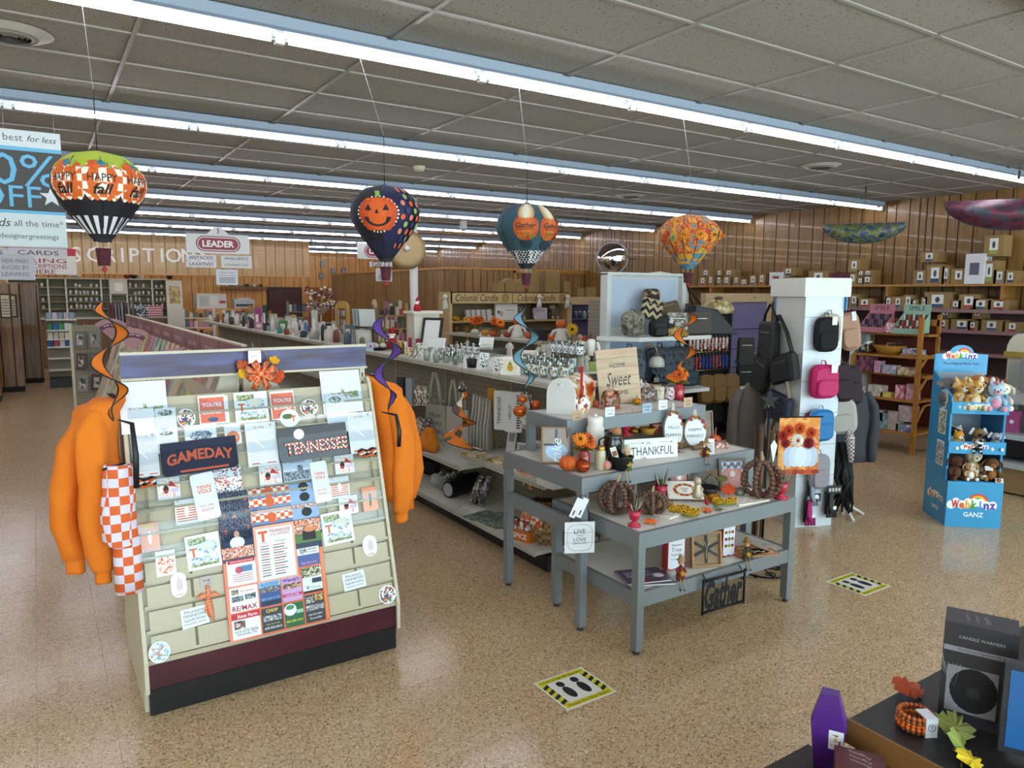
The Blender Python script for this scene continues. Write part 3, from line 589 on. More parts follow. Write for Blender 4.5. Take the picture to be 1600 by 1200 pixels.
 tx('865-555-0170',.42,.71,M('#9fc0ea',.4),.09);rr(.32,.73,.52,.765,M('#14203e',.4),y3_)
 tx("Wendy's",.637,.595,M('#5a2a82',.4),.085,.03,.25);rr(.545,.62,.73,.665,PR(['#7a4a34','#b5886a','#4a2c24','#d9b090'],150),y3_);rr(.54,.705,.735,.73,M('#b5307a',.4),y3_);tx('615-555-7484',.637,.718,WHT,.07)
 rr(.75,.515,.955,.60,PR(['#4b5a3c','#8f9a6a','#2c3326','#c9b47a','#e3e0d4'],150),y3_);rr(.85,.615,.95,.655,M('#22354a',.4),y3_);b.text('V',X(.80),z(.69),y3_*1.4,INK,h=.018,bold=.04);tx('Veterans',.88,.69,INK,.05);rr(.75,.715,.955,.735,M('#16181e',.4),y3_)
 tx('CHOP',.42,.81,M('#d8c04a',.4),.06,.03);rr(.33,.85,.51,.895,PR(['#8d8f96','#c8c9cc','#5b5d66'],140),y3_);tx('CALL NOW FREE',.42,.92,M('#d8d04a',.4),.07);tx('629-555-0015',.42,.95,WHT,.085,.01)
 b.disc(X(.60),z(.84),.032,y3_,M('#e6ebe6',.4),16,.03);b.disc(X(.60),z(.82),.022,y3_*1.2,M('#4f8a5c',.4),14,.012);tx('865-282-0012',.637,.935,M('#d8d23c',.4),.085,.02);rr(.66,.85,.73,.88,M('#9fc4ae',.4),y3_)
 rr(.76,.765,.85,.82,PR(['#8a857c','#c9c3b4','#4b463e'],160),y3_);rr(.86,.755,.945,.81,PR(['#a8741f','#d8b46a','#6a4a20'],130),y3_);rr(.76,.84,.945,.885,PR(['#9b9ba0','#c9c9cc','#62626a'],150),y3_);tx('865-555-0007',.852,.92,WHT,.07);tx('Knoxville',.852,.95,WHT,.06)
 rr(.965,.36,.99,.98,M('#e88a52',.4),y3_);tx('',.98,.5,WHT,.01);b.build('print_sheet',t)
 for k in range(6):pass
 return t
poster('schedule_poster','orange football schedule poster with adverts standing lowest on the card rack',.012,.026)
poster('schedule_poster','second football schedule poster half hidden behind the lowest one',.092,.016)
poster('schedule_poster','rearmost football schedule poster showing only its photo strip',.145,.010)
P=Vector((.98,3.965,1.56));t=thing('fabric_bow','orange checked ribbon bow with yellow leaves and price tag on rack header','bow',P)
RIB=CHK('#d8551f','#e39a70',50);b=B();rnd=random.Random(3)
for a,L in((20,.085),(60,.07),(120,.07),(160,.085),(200,.075),(245,.09),(295,.09),(335,.08)):
 c,s=math.cos(R(a)),math.sin(R(a));b.tube([(0,-.02,0),(c*L*.5,-.05,s*L*.5),(c*L,-.03,s*L),(c*L*.55,-.015,s*L*.55-.01),(0,-.018,0)],[(.006,.010),(.022,.003),(.020,.003),(.016,.003),(.006,.01)],RIB,8)
b.ball((0,-.035,0),(.02,.014,.02),RIB);b.build('ribbon_loops',t)
_h=[(0,.55),(.08,.38),(.19,.43),(.17,.22),(.32,.32),(.37,.22),(.53,.2),(.43,.06),(.48,-.02),(.26,-.2),(.28,-.28),(.05,-.25)]
LEAFP=_h+[(0,-.32)]+[(-x,z)for x,z in _h[:0:-1]]
def leaf(b,c,sz,mat,rot=0,y=None,tiltm=None):
 T0=b.T.copy();b.T=T0@Matrix.Translation(c)@Euler(tiltm or(0,rot,0)).to_matrix().to_4x4()
 n=len(LEAFP);V=[(0,-sz*.06,0)]+[(x*sz,sz*.05*math.sin(i*2.1),z*sz)for i,(x,z)in enumerate(LEAFP)]
 b.add(V,[(0,1+i,1+(i+1)%n)for i in range(n)],mat);b.T=T0;return b
for c,r in(((.075,-.012,.062),.4),((-.095,-.012,.0),1.2)):
 b=B();leaf(b,c,.06,M('#dda417',.6),r);b.build('leaf',t)
for c,r,col in(((-.085,-.008,.035),.7,'#b5532a'),((.10,-.008,-.03),-.9,'#c8481c')):b=B();leaf(b,c,.085,M(col,.6),r);b.build('leaf',t)
b=B();b.rbox(-.06,-.022,.055,.005,-.02,.12,M('#f3f3f1',.4),.004);b.text('gather',-.028,.092,-.0226,INK,w=.03);b.build('price_tag',t)
b=B();b.tube([(-.03,-.01,.12),(-.035,.0,.16),(-.02,.012,.14)],.0012,M('#bbbbbb',.4),4);b.tube([(.012+.03*math.cos(R(a)),-.004,.075+.042*math.sin(R(a)))for a in range(-30,211,30)],.004,M('#8a6a52',.7),5);b.build('hanging_loop',t)
ORGF=M('#e2791c',.9,bump=.25,bs=220)
def sweater(name,label,X,sgn,Y=3.95):
 t=thing(name,label,'sweatshirt',(X,Y,0));s=sgn
 b=B();b.ring([(s*-.04,.03,1.50),(s*0,.03,1.47),(s*.06,.04,1.42),(s*.075,.05,1.2),(s*.08,.05,.95),(s*.07,.05,.76)],[(.03,.06),(.07,.12),(.10,.17),(.105,.2),(.10,.2),(.085,.19)],ORGF,26,4,.022);b.build('body',t)
 b=B();b.ring([(s*.07,-.09,1.44),(s*.09,-.12,1.34),(s*.10,-.15,1.15),(s*.10,-.16,.95),(s*.095,-.15,.78),(s*.085,-.14,.70),(s*.085,-.14,.695),(s*.085,-.14,.64)],[(.03,.04),(.065,.06),(.07,.06),(.068,.055),(.06,.05),(.05,.04),(.038,.034),(.04,.036)],ORGF,18,4,.018);b.build('sleeve',t)
 b=B();b.ring([(s*.10,.0,1.42),(s*.17,-.02,1.27),(s*.215,-.03,1.06),(s*.22,-.03,.9),(s*.19,-.03,.74),(s*.185,-.03,.735),(s*.185,-.03,.67)],[(.04,.05),(.06,.07),(.058,.065),(.055,.06),(.045,.045),(.036,.036),(.037,.037)],ORGF,18,4,.018);b.build('sleeve',t)
 b=B();b.tube([(s*-.03,.0,1.47),(s*-.01,-.05,1.50),(s*.0,.06,1.50),(s*-.03,.04,1.47)],.009,BLACK,6);b.build('hanger',t)
 return t
sweater('sweatshirt','orange sweatshirt hanging on the rack side beside checkered shorts',.27,-1,3.92)
sweater('sweatshirt','orange sweatshirt hanging on the rack side facing the pegboard gondola',1.66,1,4.02)
t=thing('checkered_shorts','orange and white checkered shorts hung under the left sweatshirt','shorts',(.235,3.66,0));CK=CHK('#d9622b','#dcd3e4',24)
b=B();b.ring([(.03,0,1.21),(.025,0,1.17),(.02,0,1.0),(.025,.01,.85),(.03,.0,.84)],[(.06,.03),(.066,.034),(.075,.036),(.078,.04),(.07,.03)],CK,22,4,.014);b.build('upper_leg',t)
b=B();b.ring([(.05,.02,.86),(.05,.02,.72),(.05,.02,.60)],[(.058,.036),(.06,.038),(.06,.038)],CK,14);b.build('lower_leg',t)
b=B();b.tube([(-.03,-.02,1.20),(.06,.0,1.215)],.006,BLACK,6);b.build('waistband',t)
# ================================================================ grey steel tables
STEEL=M('#7d8386',.4,.25);LAM=M('#d3cec2',.45);FOOT=M('#5a5a5a',.3,.8)
def table(name,label,x0,x1,y0,y1,zt,ap,low=None,rails=None,base=0):
 t=thing(name,label,'table',((x0+x1)/2,(y0+y1)/2,base));w,d=(x1-x0)/2,(y1-y0)/2;s=.05;z=zt-base
 for sx in(-1,1):
  for sy in(-1,1):
   cx,cy_=sx*(w-s/2),sy*(d-s/2);b=B();b.box(cx-s/2,cy_-s/2,.025 if base==0 else 0,cx+s/2,cy_+s/2,z-ap,STEEL);l=b.build('leg',t)
   if base==0:b=B();b.cyl((cx,cy_,0),(cx,cy_,.03),.013,FOOT,n=10);b.cyl((cx,cy_,0),(cx,cy_,.008),.02,FOOT,n=10);b.build('levelling_foot',l)
 def frame(nm,zt_,h,inset,e=0):
  b=B();w_,d_=w-e,d-e;b.box(-w_,-d_,zt_-h,w_,-d_+.03,zt_,STEEL);b.box(-w_,d_-.03,zt_-h,w_,d_,zt_,STEEL);b.box(-w_,-d_+.03,zt_-h,-w_+.03,d_-.03,zt_,STEEL);b.box(w_-.03,-d_+.03,zt_-h,w_,d_-.03,zt_,STEEL);b.build(nm,t)
  b=B();b.box(-w+.028,-d+.028,zt_-.02,w-.028,d-.028,zt_-.001,LAM);b.build(inset,t)
 frame('top_frame',z,ap,'table_top')
 if low:frame('lower_frame',low,.085,'lower_shelf',.003)
 if rails:
  for sx in(-1,1):b=B();b.box(sx*(w-.003)-(.03 if sx>0 else 0),-d+.003,rails-.09,sx*(w-.003)+(0 if sx>0 else .03),d-.003,rails,STEEL);b.build('side_rail',t)
 return t
table('steel_table','low grey steel table with white top and lower shelf under bead garlands',2.655,4.01,2.805,3.6,.70,.09,.36)
table('steel_table','taller grey steel table with white top holding the thankful sign',2.575,4.085,3.205,4.045,.93,.09,None,.665)
table('riser_table','grey steel riser standing on the taller table under the mailbox',2.735,3.98,3.56,4.02,1.20,.085,base=.93)
# ================================================================ pegboard gondola along the aisle
GC=M('#a39a86',.5);GW=M('#c9c6b8',.4);PEGC=None
def peg_mat():
 m,nt,p,N=newmat('pegboard');g=N('ShaderNodeNewGeometry');sx=N('ShaderNodeSeparateXYZ');nt.links.new(g.outputs['Position'],sx.inputs[0])
 def cell(a,b_):
  ad=N('ShaderNodeMath');ad.operation='ADD';nt.links.new(a,ad.inputs[0]);nt.links.new(b_,ad.inputs[1])
  m1=N('ShaderNodeMath');m1 .operation='PINGPONG';m1 .inputs[1].default_value=.0254;nt.links.new(ad.outputs[0],m1 .inputs[0]);return m1 .outputs[0]
 a=cell(sx.outputs['X'],sx.outputs['Y']);z=N('ShaderNodeMath');z.operation='PINGPONG';z.inputs[1].default_value=.0254;nt.links.new(sx.outputs['Z'],z.inputs[0])
 l1=N('ShaderNodeMath');l1 .operation='LESS_THAN';l1 .inputs[1].default_value=.006;nt.links.new(a,l1 .inputs[0]);l2=N('ShaderNodeMath');l2 .operation='LESS_THAN';l2 .inputs[1].default_value=.006;nt.links.new(z.outputs[0],l2 .inputs[0])
 mu=N('ShaderNodeMath');mu.operation='MULTIPLY';nt.links.new(l1 .outputs[0],mu.inputs[0]);nt.links.new(l2 .outputs[0],mu.inputs[1])
 mx=N('ShaderNodeMix');mx.data_type='RGBA';mx.inputs['A'].default_value=lin('#8f8672');mx.inputs['B'].default_value=lin('#2b2620');nt.links.new(mu.outputs[0],mx.inputs['Factor']);nt.links.new(mx.outputs['Result'],p.inputs['Base Color']);p.inputs['Roughness'].default_value=.7;return m
PEG=peg_mat()
GY0=4.06;GX0=2.86;NSEC=11
gon=thing('gondola_shelving','long double sided pegboard gondola shelving running down the aisle','shelving',(0,0,0))
def shelf_board(par,nm,x0,x1,y0,y1,z,lip=True):
 b=B();b.box(x0,y0+.004,z-.03,x1,y1-.004,z,GW);o=b.build(nm,par)
 if lip:b=B();b.box(x0-.012,y0+.004,z-.036,x0,y1-.004,z+.004,M('#b7b6a6',.35));b.box(x0-.0125,y0+.004,z-.022,x0-.012,y1-.004,z-.016,M('#8d8d80',.4));b.build('price_rail',o)
 return o
GZ=1.345
for i in range(NSEC):
 y0=GY0+1.22*i;y1=y0+1.22
 shelf_board(gon,'base_shelf',GX0,3.44,y0,y1,.17)
 b=B();b.box(GX0+.10,y0,0,3.4,y1,.12,BLACK);b.build('kick_plate',gon)
 b=B();b.box(3.44,y0+.015,.17,3.475,y1-.015,1.31,PEG);b.build('pegboard_panel',gon)
 b=B();b.box(3.435,y0-.015,0,3.48,y0+.015,1.325,GC);b.build('upright',gon)
 if i:shelf_board(gon,'top_shelf',3.045,4.06,y0,y1,GZ)
 else:
  shelf_board(gon,'top_shelf',3.045,3.46,y0,y1,GZ);b=B();b.box(3.46,y0+.68,GZ-.03,4.06,y1-.004,GZ,GW);b.build('top_shelf',gon)
 b=B();b.box(3.475,y0+.004,.14,4.05,y1-.004,.17,GW);b.box(3.55,y0,0,3.98,y1,.13,BLACK);b.build('rear_base',gon)
 for z in((.645,),(.525,),(.53,.90),(.53,.92),(.53,.92),(.56,.95))[min(i,5)]:
  shelf_board(gon,'middle_shelf',2.935 if z<.8 else 3.0,3.44,y0,y1,z)
b=B();b.box(3.435,GY0-.004,.0,3.48,GY0+.012,1.33,GC);b.build('end_post',gon)
# ================================================================ second gondola with white end cap
WHP=M('#cdd1cd',.4);BLUEW=M('#b3c1cf',.4)
g2=thing('gondola_shelving','second gondola with fall decor on its upper shelf behind the end cap','shelving',(0,0,0))
for i in range(4):
 y0=6.55+1.0*i;y1=y0+1.0
 b=B();b.box(6.12,y0,.1,6.16,y1,1.9 if i==0 else 1.42,PEG);b.build('pegboard_panel',g2)
 for z,x0 in((.17,5.5),(.75,5.58),(1.345,5.58)):shelf_board(g2,'shelf',x0,6.12,y0,y1,z)
 b=B();b.box(6.16,y0,0,6.7,y1,1.3,GC);b.build('rear_body',g2)
ec=thing('end_cap_display','white end cap display with blank upper panel and two deep shelves of bags','display stand',(6.1,6.5,0))
b=B();b.box(-.60,-.02,.0,.60,.03,2.215,WHP);b.build('back_panel',ec)
b=B();b.box(-.52,-.028,1.60,.53,-.018,2.16,BLUEW);b.build('blank_board',ec)
for s in(-1,1):b=B();b.box(s*.60-.03,-.09,0,s*.60+.03,.03,2.215,WHP);b.build('side_post',ec)
b=B();b.box(-.63,-.10,2.20,.63,.03,2.23,WHP);b.build('top_rail',ec)
for z in(1.50,.87):
 b=B();b.T=Matrix(((1,0,0,0),(0,0,1,0),(0,-1,0,0),(0,0,0,1)))
 b.prism([(-.74,-.05),(-.50,-.50),(.66,-.50),(.72,-.05)],-z,-z+.045,M('#e3e5e0',.35));b.build('deep_shelf',ec)
b=B();b.box(-.52,-.026,.92,.53,-.018,1.42,M('#9fb0c8',.4));b.build('lower_board',ec)
b=B();b.box(-.55,-.30,0,.55,-.02,.14,BLACK);b.build('base',ec)
# ================================================================ white square display tower
TW=M('#cbcdc6',.4);TWB=M('#cfd8de',.35)
tw=thing('display_tower','white square display tower with overhanging cap hung with bags','display stand',(5.34,3.75,0),R(-21))
b=B();b.box(0,0,.0,.36,.44,1.97,TW);b.build('tower_body',tw)
b=B();b.box(.0,-.002,.16,.36,.0,1.97,TWB);b.build('right_face_panel',tw)
b=B();b.box(-.03,-.03,1.97,.40,.48,2.125,M('#d3d5cb',.4));b.build('cap',tw)
b=B();b.box(.362,-.03,1.86,.372,.44,1.97,M('#4b86b5',.5));b.box(-.008,.43,.3,-.002,.445,1.97,M('#4b86b5',.5));b.build('blue_edge',tw)
b=B();b.box(-.002,-.004,.0,.362,.0,.15,TWB);b.build('base_panel',tw)
for k in range(6):b=B();b.box(0,-.0035,.45+.27*k,.36,-.0018,.455+.27*k,M('#8f9aa3',.5));b.build('slot_line',tw)
TWM=Matrix.Translation((5.34,3.75,0))@Matrix.Rotation(R(-21),4,'Z')
# ================================================================ blue toy display
SKY=M('#2f93c4',.4,coat=.25);SKYD=M('#2a7fb0',.4,coat=.25)
wk=thing('toy_display','bright blue cardboard toy display with three tiers of plush animals','display stand',(6.49,3.07,0),R(-42))
WKM=Matrix.Translation((6.49,3.07,0))@Matrix.Rotation(R(-42),4,'Z');WW,WD=.44,.48
b=B();b.box(0,0,0,WW,WD,.40,SKY);b.box(.012,.012,.30,WW-.012,WD-.02,.402,SKYD);b.build('base_box',wk)
b=B();b.box(0,.06,.40,.016,WD,1.12,SKY);b.add([(0,.06,1.12),(.016,.06,1.12),(.016,WD,1.32),(0,WD,1.32),(0,WD,1.12),(.016,WD,1.12)],[(0,1,2,3),(0,3,4),(1,5,2)],SKY);b.build('side_panel',wk)
b=B();b.box(WW-.016,.06,.40,WW,WD,1.15,SKYD);b.build('side_panel',wk)
b=B();b.box(.016,WD-.02,.40,WW-.016,WD,1.3,M('#8f97a3',.5));b.build('back_panel',wk)
for z in(.655,1.0):b=B();b.box(.016,.05,z,WW-.016,WD-.02,z+.012,SKYD);b.build('tray',wk)
for z,h in((.64,.105),(.985,.10)):b=B();b.box(-.005,.03,z,WW+.005,.05,z+h,SKY);b.build('tray_front',wk)
pts=[(0,1.28),(WW,1.28),(WW,1.46)]+[(WW/2+.10*math.cos(R(a)),1.47+.075*math.sin(R(a)))for a in range(0,181,20)]+[(0,1.46)]
b=B();b.prism(pts,WD-.018,WD,SKY);b.build('header_card',wk)
RB=['#d6322b','#e8792b','#f1cc3a','#57a846','#3b7fc4','#6a4aa0']
def rainbow(b,cx,cz,r0,dr,y,n=16,a0=10,a1=175):
 for k,c in enumerate(RB[:5]):
  ro,ri=r0-dr*k,r0-dr*(k+1);P=[(cx+ro*math.cos(R(a0+(a1-a0)*i/n)),cz+ro*math.sin(R(a0+(a1-a0)*i/n)))for i in range(n+1)];Q=[(cx+ri*math.cos(R(a0+(a1-a0)*i/n)),cz+ri*math.sin(R(a0+(a1-a0)*i/n)))for i in range(n+1)]
  V=[(x,y,z)for x,z in P]+[(x,y,z)for x,z in Q];b.add(V,[(i,i+1,n+2+i,n+1+i)for i in range(n)],M(c,.5))
WLET=[('W','#c8322e'),('e','#d9662b'),('b','#e8b13a'),('k','#4f9a3f'),('i','#3b8fc4'),('n','#4a4a9c'),('z','#6a3f98')]
def webk(b,cx,cz,w,y,sub=True):
 lw=w/7;WM=M('#f4f5f2',.5)
 for k in range(7):b.disc(cx-w/2+lw*(k+.5),cz+(.06*w if k in(0,2,3,4)else 0),lw*.74,y-.00003*k,WM,12,lw*.8)
 b.disc(cx-w/2-.03*w,cz-.01*w,lw*.8,y,WM,12)
 for k,(c,col)in enumerate(WLET):h=lw*(1.55 if c in 'Wbk' else 1.5 if c=='i' else 1.08);b.text(c,cx-w/2+lw*(k+.5)-(.012*w if k==0 else 0),cz+(h-lw)/2-.03*w,y-.0006,M(col,.5),h=h,w=lw*(1.3 if c=='W' else .92 if c!='i' else .3),bold=.05)
b=B();rainbow(b,WW/2+.03,.215,.085,.011,-.001);webk(b,WW/2,.2,.34,-.0016);b.text('GANZ',WW/2,.115,-.0012,M('#eef0ee',.5),w=.16,bold=.02);b.build('logo_print',wk)
b=B();b.T=Matrix.Translation((0,0,0))@Matrix.Rotation(R(-90),4,'Z');webk(b,-.22,.21,.28,-.0015);b.text('GANZ',-.22,.115,-.0012,M('#eef0ee',.5),w=.14,bold=.02);b.build('logo_print',wk)
for z in(.695,1.035):b=B();webk(b,WW/2-.01,z+.005,.19,.0285);b.text('GANZ',WW/2-.01,z-.034,.0292,M('#26507a',.5),w=.05);b.build('logo_print',wk)
b=B();rainbow(b,WW/2+.02,1.46,.06,.009,WD-.0195);webk(b,WW/2,1.445,.25,WD-.0205);b.text('The Original Plush Toy!',WW/2,1.375,WD-.0195,M('#1c3f74',.5),w=.30,bold=.01);b.build('logo_print',wk)
b=B();b.T=Matrix.Rotation(R(-90),4,'Z')
for cx,cz,r in((-.2,1.12,.055),(-.17,1.09,.045),(-.23,1.085,.045),(-.2,1.05,.05),(-.17,1.13,.04),(-.235,1.125,.04)):b.disc(cx,cz,r,-.001,M('#eef1ee',.5),12)
for i,s_ in enumerate(('TOYS','loved by','you!')):b.text(s_,-.2,1.135-.035*i,-.0016,M('#4a6f8a',.5),w=.06)
for cz,cols in((.90,['#8f9a6a','#c9c3b0','#5c7a4c','#e6e4dc']),(.62,['#b9b4ae','#7d8a94','#e6e4dc','#5c5a58'])):b.rect(-.28,cz-.12,-.13,cz+.10,-.001,M('#eef0ee',.5));b.rect(-.27,cz-.11,-.14,cz+.08,-.0016,PR(cols,60))
b.build('side_prints',wk)
# ================================================================ pine shelf with plank tiers facing the aisle
PINE=wood('pine','#9a6425','#b47a36',(3,20,3),.45,.05,False);PRED=wood('stained_red','#5c2412','#6e3018',(3,20,3),.5,.05,False)
ps=thing('pine_shelf','honey pine folding shelf with tapered sides against white wall','shelf',(9.08,5.18,0))
for s in(-1,1):
 y=s*.43
 b=B();b.box(-.02,y-.025,0,.025,y+.025,1.72 if s<0 else 1.2,PINE);b.build('post',ps)
 b=B();b.box(.40,y-.02,0,.44,y+.02,1.74,PINE);b.build('rear_post',ps)
 for z0,z1 in((.36,.62),(.74,.96),(1.05,1.24)):b=B();b.tube([(.0,y,z0),(.2,y,z1-.02),(.42,y,z1)],.018,PINE,6);b.build('brace',ps)
for z,x0 in((.27,-.05),(.68,-.03),(.985,.10),(1.225,.02),(1.50,.16)):b=B();b.box(x0,-.45,z-.028,.44,.45,z,PINE);b.build('shelf_board',ps)
b=B();b.box(.43,-.43,.3,.45,.43,1.6,PRED);b.build('back_board',ps)
b=B();b.box(.40,-.44,1.60,.44,.44,1.68,PINE);b.build('top_rail',ps)
b=B();b.box(-.02,.46,.02,.42,.475,1.6,M('#c6ccd0',.4));wp=b.build('side_screen',ps)
# ================================================================ wall shelving on the right wall
WSH=wood('shelf_pine','#96672c','#b07d3e',(1.2,20,20),.5,.05,False);PINKS=M('#8a686a',.5)
ws=thing('carton_shelving','long wall shelving with pine upper boards and mauve lower boards full of cartons','shelving',(0,0,0))
for y0,y1 in((2.2,5.6),(5.6,8.2),(8.2,11.4)):
 b=B();b.box(10.60,y0,2.11,XR,y1,2.14,WSH);b.build('upper_board',ws)
for y in(3.3,4.55,6.1,7.9,9.5,11.3):b=B();b.box(10.62,y-.02,1.8,XR,y+.02,2.11,WSH);b.build('support',ws)
for z,x0 in((1.795,10.5),(1.515,10.5),(1.22,10.45),(.9,10.4),(.55,10.4)):
 for y0,y1 in((2.2,3.6),(3.6,5.0),(5.0,6.4),(6.4,7.8)):b=B();b.box(x0,y0+.002,z-.03,XR,y1-.002,z,PINKS);b.box(x0-.012,y0+.002,z-.04,x0,y1-.002,z+.006,PINKS);b.build('lower_board',ws)
b=B();b.box(10.88,2.2,.1,10.93,7.8,1.76,M('#54393a',.7));b.build('back_board',ws)
# ================================================================ grey cosmetic counter behind the toys
cf=thing('cosmetics_fixture','light grey cosmetics shelf fixture behind the blue toy display','shelving',(8.1,2.9,0));GFX=M('#a9aba9',.45);
for z,d in((.98,0),(.62,.0),(.33,0)):b=B();b.box(-.05+d,-.9,z-.055,.55,.55,z,GFX);b.build('shelf',cf)
b=B();b.box(.5,-.9,0,.55,.55,1.35,M('#8d8f8d',.5));b.build('back_panel',cf)
b=B();b.box(-.03,.53,0,.55,.56,1.0,GFX);b.build('side_panel',cf)
b=B();b.box(.0,-.9,.02,.5,.53,.275,M('#8a6f4a',.7));b.build('base_carton',cf)
b=B();b.box(.05,-.9,.38,.5,.5,.60,BLACK);b.build('shade_block',cf)  # solid black block: shade of the open bay put in as colour
# ================================================================ black accessory rack with lettering
dz=thing('accessory_rack','tall black slat rack with pale lettering hung with key fobs and backpacks','display rack',(7.72,6.95,0));BLK=M('#141416',.4)
b=B();b.box(-.52,0,.05,.48,.05,1.72,BLK);b.build('back_panel',dz);b=B();b.box(-.52,-.3,.0,.48,.05,.09,BLK);b.build('base',dz)
b=B();b.box(.44,-.03,.05,.49,.08,1.72,BLK);b.build('side_post',dz)
b=B();b.box(-.52,-.012,1.52,.48,.0,1.72,M('#1b1b1d',.35));b.text('DZIE',.19,1.615,-.0126,M('#b9b4aa',.4),w=.32,h=.11);b.build('name_board',dz)
for z in(.45,.14):b=B();b.box(.30,-.28,z,.72,.0,z+.04,BLK);b.build('side_shelf',dz)
for z in(1.45,1.2,.95):b=B();b.tube([(-.4,-.06,z),(.4,-.06,z)],.006,M('#c9a86a',.3,.8),6);b.build('hook_bar',dz)
# ================================================================ beige framed fixtures with purple cloth
BFR=M('#b59c78',.55);PUR=M('#6f6688',.8,bump=.3,bs=6)
pf=thing('framed_niche','beige wooden niche frame with hanging purple cloth and shelf pegs','display niche',(9.62,8.0,0))
b=B();b.box(-.82,-.05,1.86,.82,.06,2.0,BFR);
for x in(-.45,.35):b.cyl((x,-.056,1.93),(x,-.05,1.93),.02,M('#8f7a58',.5),n=10)
b.build('top_beam',pf)
for s in(-1,1):
 b=B();b.box(s*.75-.06,-.03,0,s*.75+.06,.06,1.87,BFR);b.build('post',pf)
P_=[(-.69,1.2)]+[(-.69+.0+.45*0,1.2)]+[(-.30,1.2),(-.30,1.35)]+[(-.45+.15*math.cos(R(a)),1.55+.15*math.sin(R(a)))for a in range(0,181,30)]+[(-.60,1.2)]
b=B();b.box(-.69,.02,1.3,-.12,.045,1.87,M('#bda98a',.6));b.build('side_board',pf)
b=B();b.box(-.62,-.01,.55,.70,.015,1.85,PUR);b.build('purple_cloth',pf)
for z in(1.42,1.1,.8):b=B();b.tube([(-.6,-.05,z),(.7,-.05,z)],.006,M('#44424e',.4,.5),6);b.build('rod',pf)
b=B();b.box(-.7,-.2,0,.75,.03,.52,M('#a98f66',.6));b.build('lower_cabinet',pf)
# ================================================================ candle display with lettered headers
TAN=M('#b59a68',.5);TAND=M('#7a684a',.7)
cc=thing('candle_display','tan candle display with two lettered header boards and open shelf','display stand',(6.9,10.6,0))
for k in(0,1):
 x0=-1.21+1.215*k;b=B();b.box(x0,-.03,1.81,x0+1.2,.0,2.0,TAN);h=b.build('header_board',cc)
 b=B();b.text('Colonial Candle',x0+.5,1.905,-.031,M('#241c14',.5),w=.82,h=.12,shear=.25);b.disc(x0+1.06,1.9,.075,-.0312,M('#8a6f3a',.4,.4),18);b.disc(x0+1.06,1.9,.06,-.0318,M('#9c8250',.4,.4),18);b.build('lettering',h)
b=B();b.box(-1.21,.3,.0,1.21,.34,1.85,TAND);b.build('back_panel',cc)
for s in(-1,1):b=B();b.box(s*1.21-.03,-.03,0,s*1.21+.03,.34,2.0,TAN);b.build('side_panel',cc)
for z in(1.52,1.1,.6):b=B();b.box(-1.19,-.02,z-.03,1.19,.3,z,M('#a08a60',.6));b.build('shelf',cc)
b=B();b.box(-1.22,-.03,1.985,1.22,.36,2.0,TAN);b.build('top_board',cc)
pn=thing('framed_niche','small beige framed niche with purple lining next to candle display','display niche',(8.62,10.7,0))
b=B();b.box(-.45,-.05,1.78,.50,.05,1.92,BFR);b.build('top_beam',pn)
for x in(-.42,.46):b=B();b.box(x-.05,-.05,0,x+.05,.05,1.8,BFR);b.build('post',pn)
b=B();b.box(-.38,.1,.4,.42,.13,1.8,M('#4d4763',.8));b.build('purple_lining',pn);b=B();b.box(-.38,-.03,1.50,.42,.12,1.525,M('#55506c',.5));b.build('shelf',pn)
# ================================================================ card aisle behind the rack
PK=M('#8d5f62',.5);PKD=M('#5a2c40',.5);PKL=M('#a97e80',.5)
ca=thing('card_aisle','double sided greeting card aisle with dusty pink category headers','card rack',(.96,0,0))
words=['family','thanks','special day','birthday','baby','wedding','sympathy','friend','love','new home']
y=4.2
for k in range(10):
 w=.62;b=B();b.box(-.012,y+.01,1.555,.012,y+w-.01,1.685,PK if k%2 else M('#86585c',.5));h=b.build('category_header',ca)
 b=B();b.T=Matrix.Translation((-.0125,y+w/2,1.615))@Matrix.Rotation(R(-90),4,'Z');b.text(words[k],0,0,-.001,M('#d9c4c2',.5),w=w*.5,h=.055);b.build('lettering',h)
 b=B();b.box(-.014,y,1.685,.014,y+w,1.695,CREAM);b.build('header_rail',ca);y+=w
b=B();b.box(-.03,4.12,.0,.03,10.4,1.55,BEIGE);b.build('spine',ca)
for s in(-1,1):
 for k in range(5):
  ya=4.15+1.25*k;b=B();V=[(s*.10,ya+.01,1.48),(s*.10,ya+1.24,1.48),(s*.52,ya+1.24,.35),(s*.52,ya+.01,.35)];b.add(V+[(s*.04,ya+.01,1.48),(s*.04,ya+1.24,1.48),(s*.46,ya+1.24,.35),(s*.46,ya+.01,.35)],[(0,1,2,3),(4,7,6,5),(0,4,5,1),(3,2,6,7),(0,3,7,4),(1,5,6,2)],BEIGE);b.build('sloping_tier',ca)
  b=yz(B());b.prism([(ya-.012,.0),(ya+.012,.0),(ya+.012,1.54),(ya-.012,1.54)],-s*.06,-s*.05,CREAM);b.build('divider',ca)
  b=B();b.add([(s*.06,ya,1.56),(s*.14,ya,1.53),(s*.60,ya,.30),(s*.60,ya,.0),(s*.04,ya,.0)]+[(s*.06,ya+.02,1.56),(s*.14,ya+.02,1.53),(s*.60,ya+.02,.30),(s*.60,ya+.02,.0),(s*.04,ya+.02,.0)],[(0,1,2,3,4),(9,8,7,6,5),(0,5,6,1),(1,6,7,2),(2,7,8,3)],CREAM);b.build('side_fin',ca)
for k in range(6):
 b=B();b.tube([(-.10,4.2+1.0*k+.9*i/8,1.535+.02*math.sin(math.pi*i/8))for i in range(9)],.004,M('#d8d2c6',.3,.5),5);b.build('wire_rail',ca)
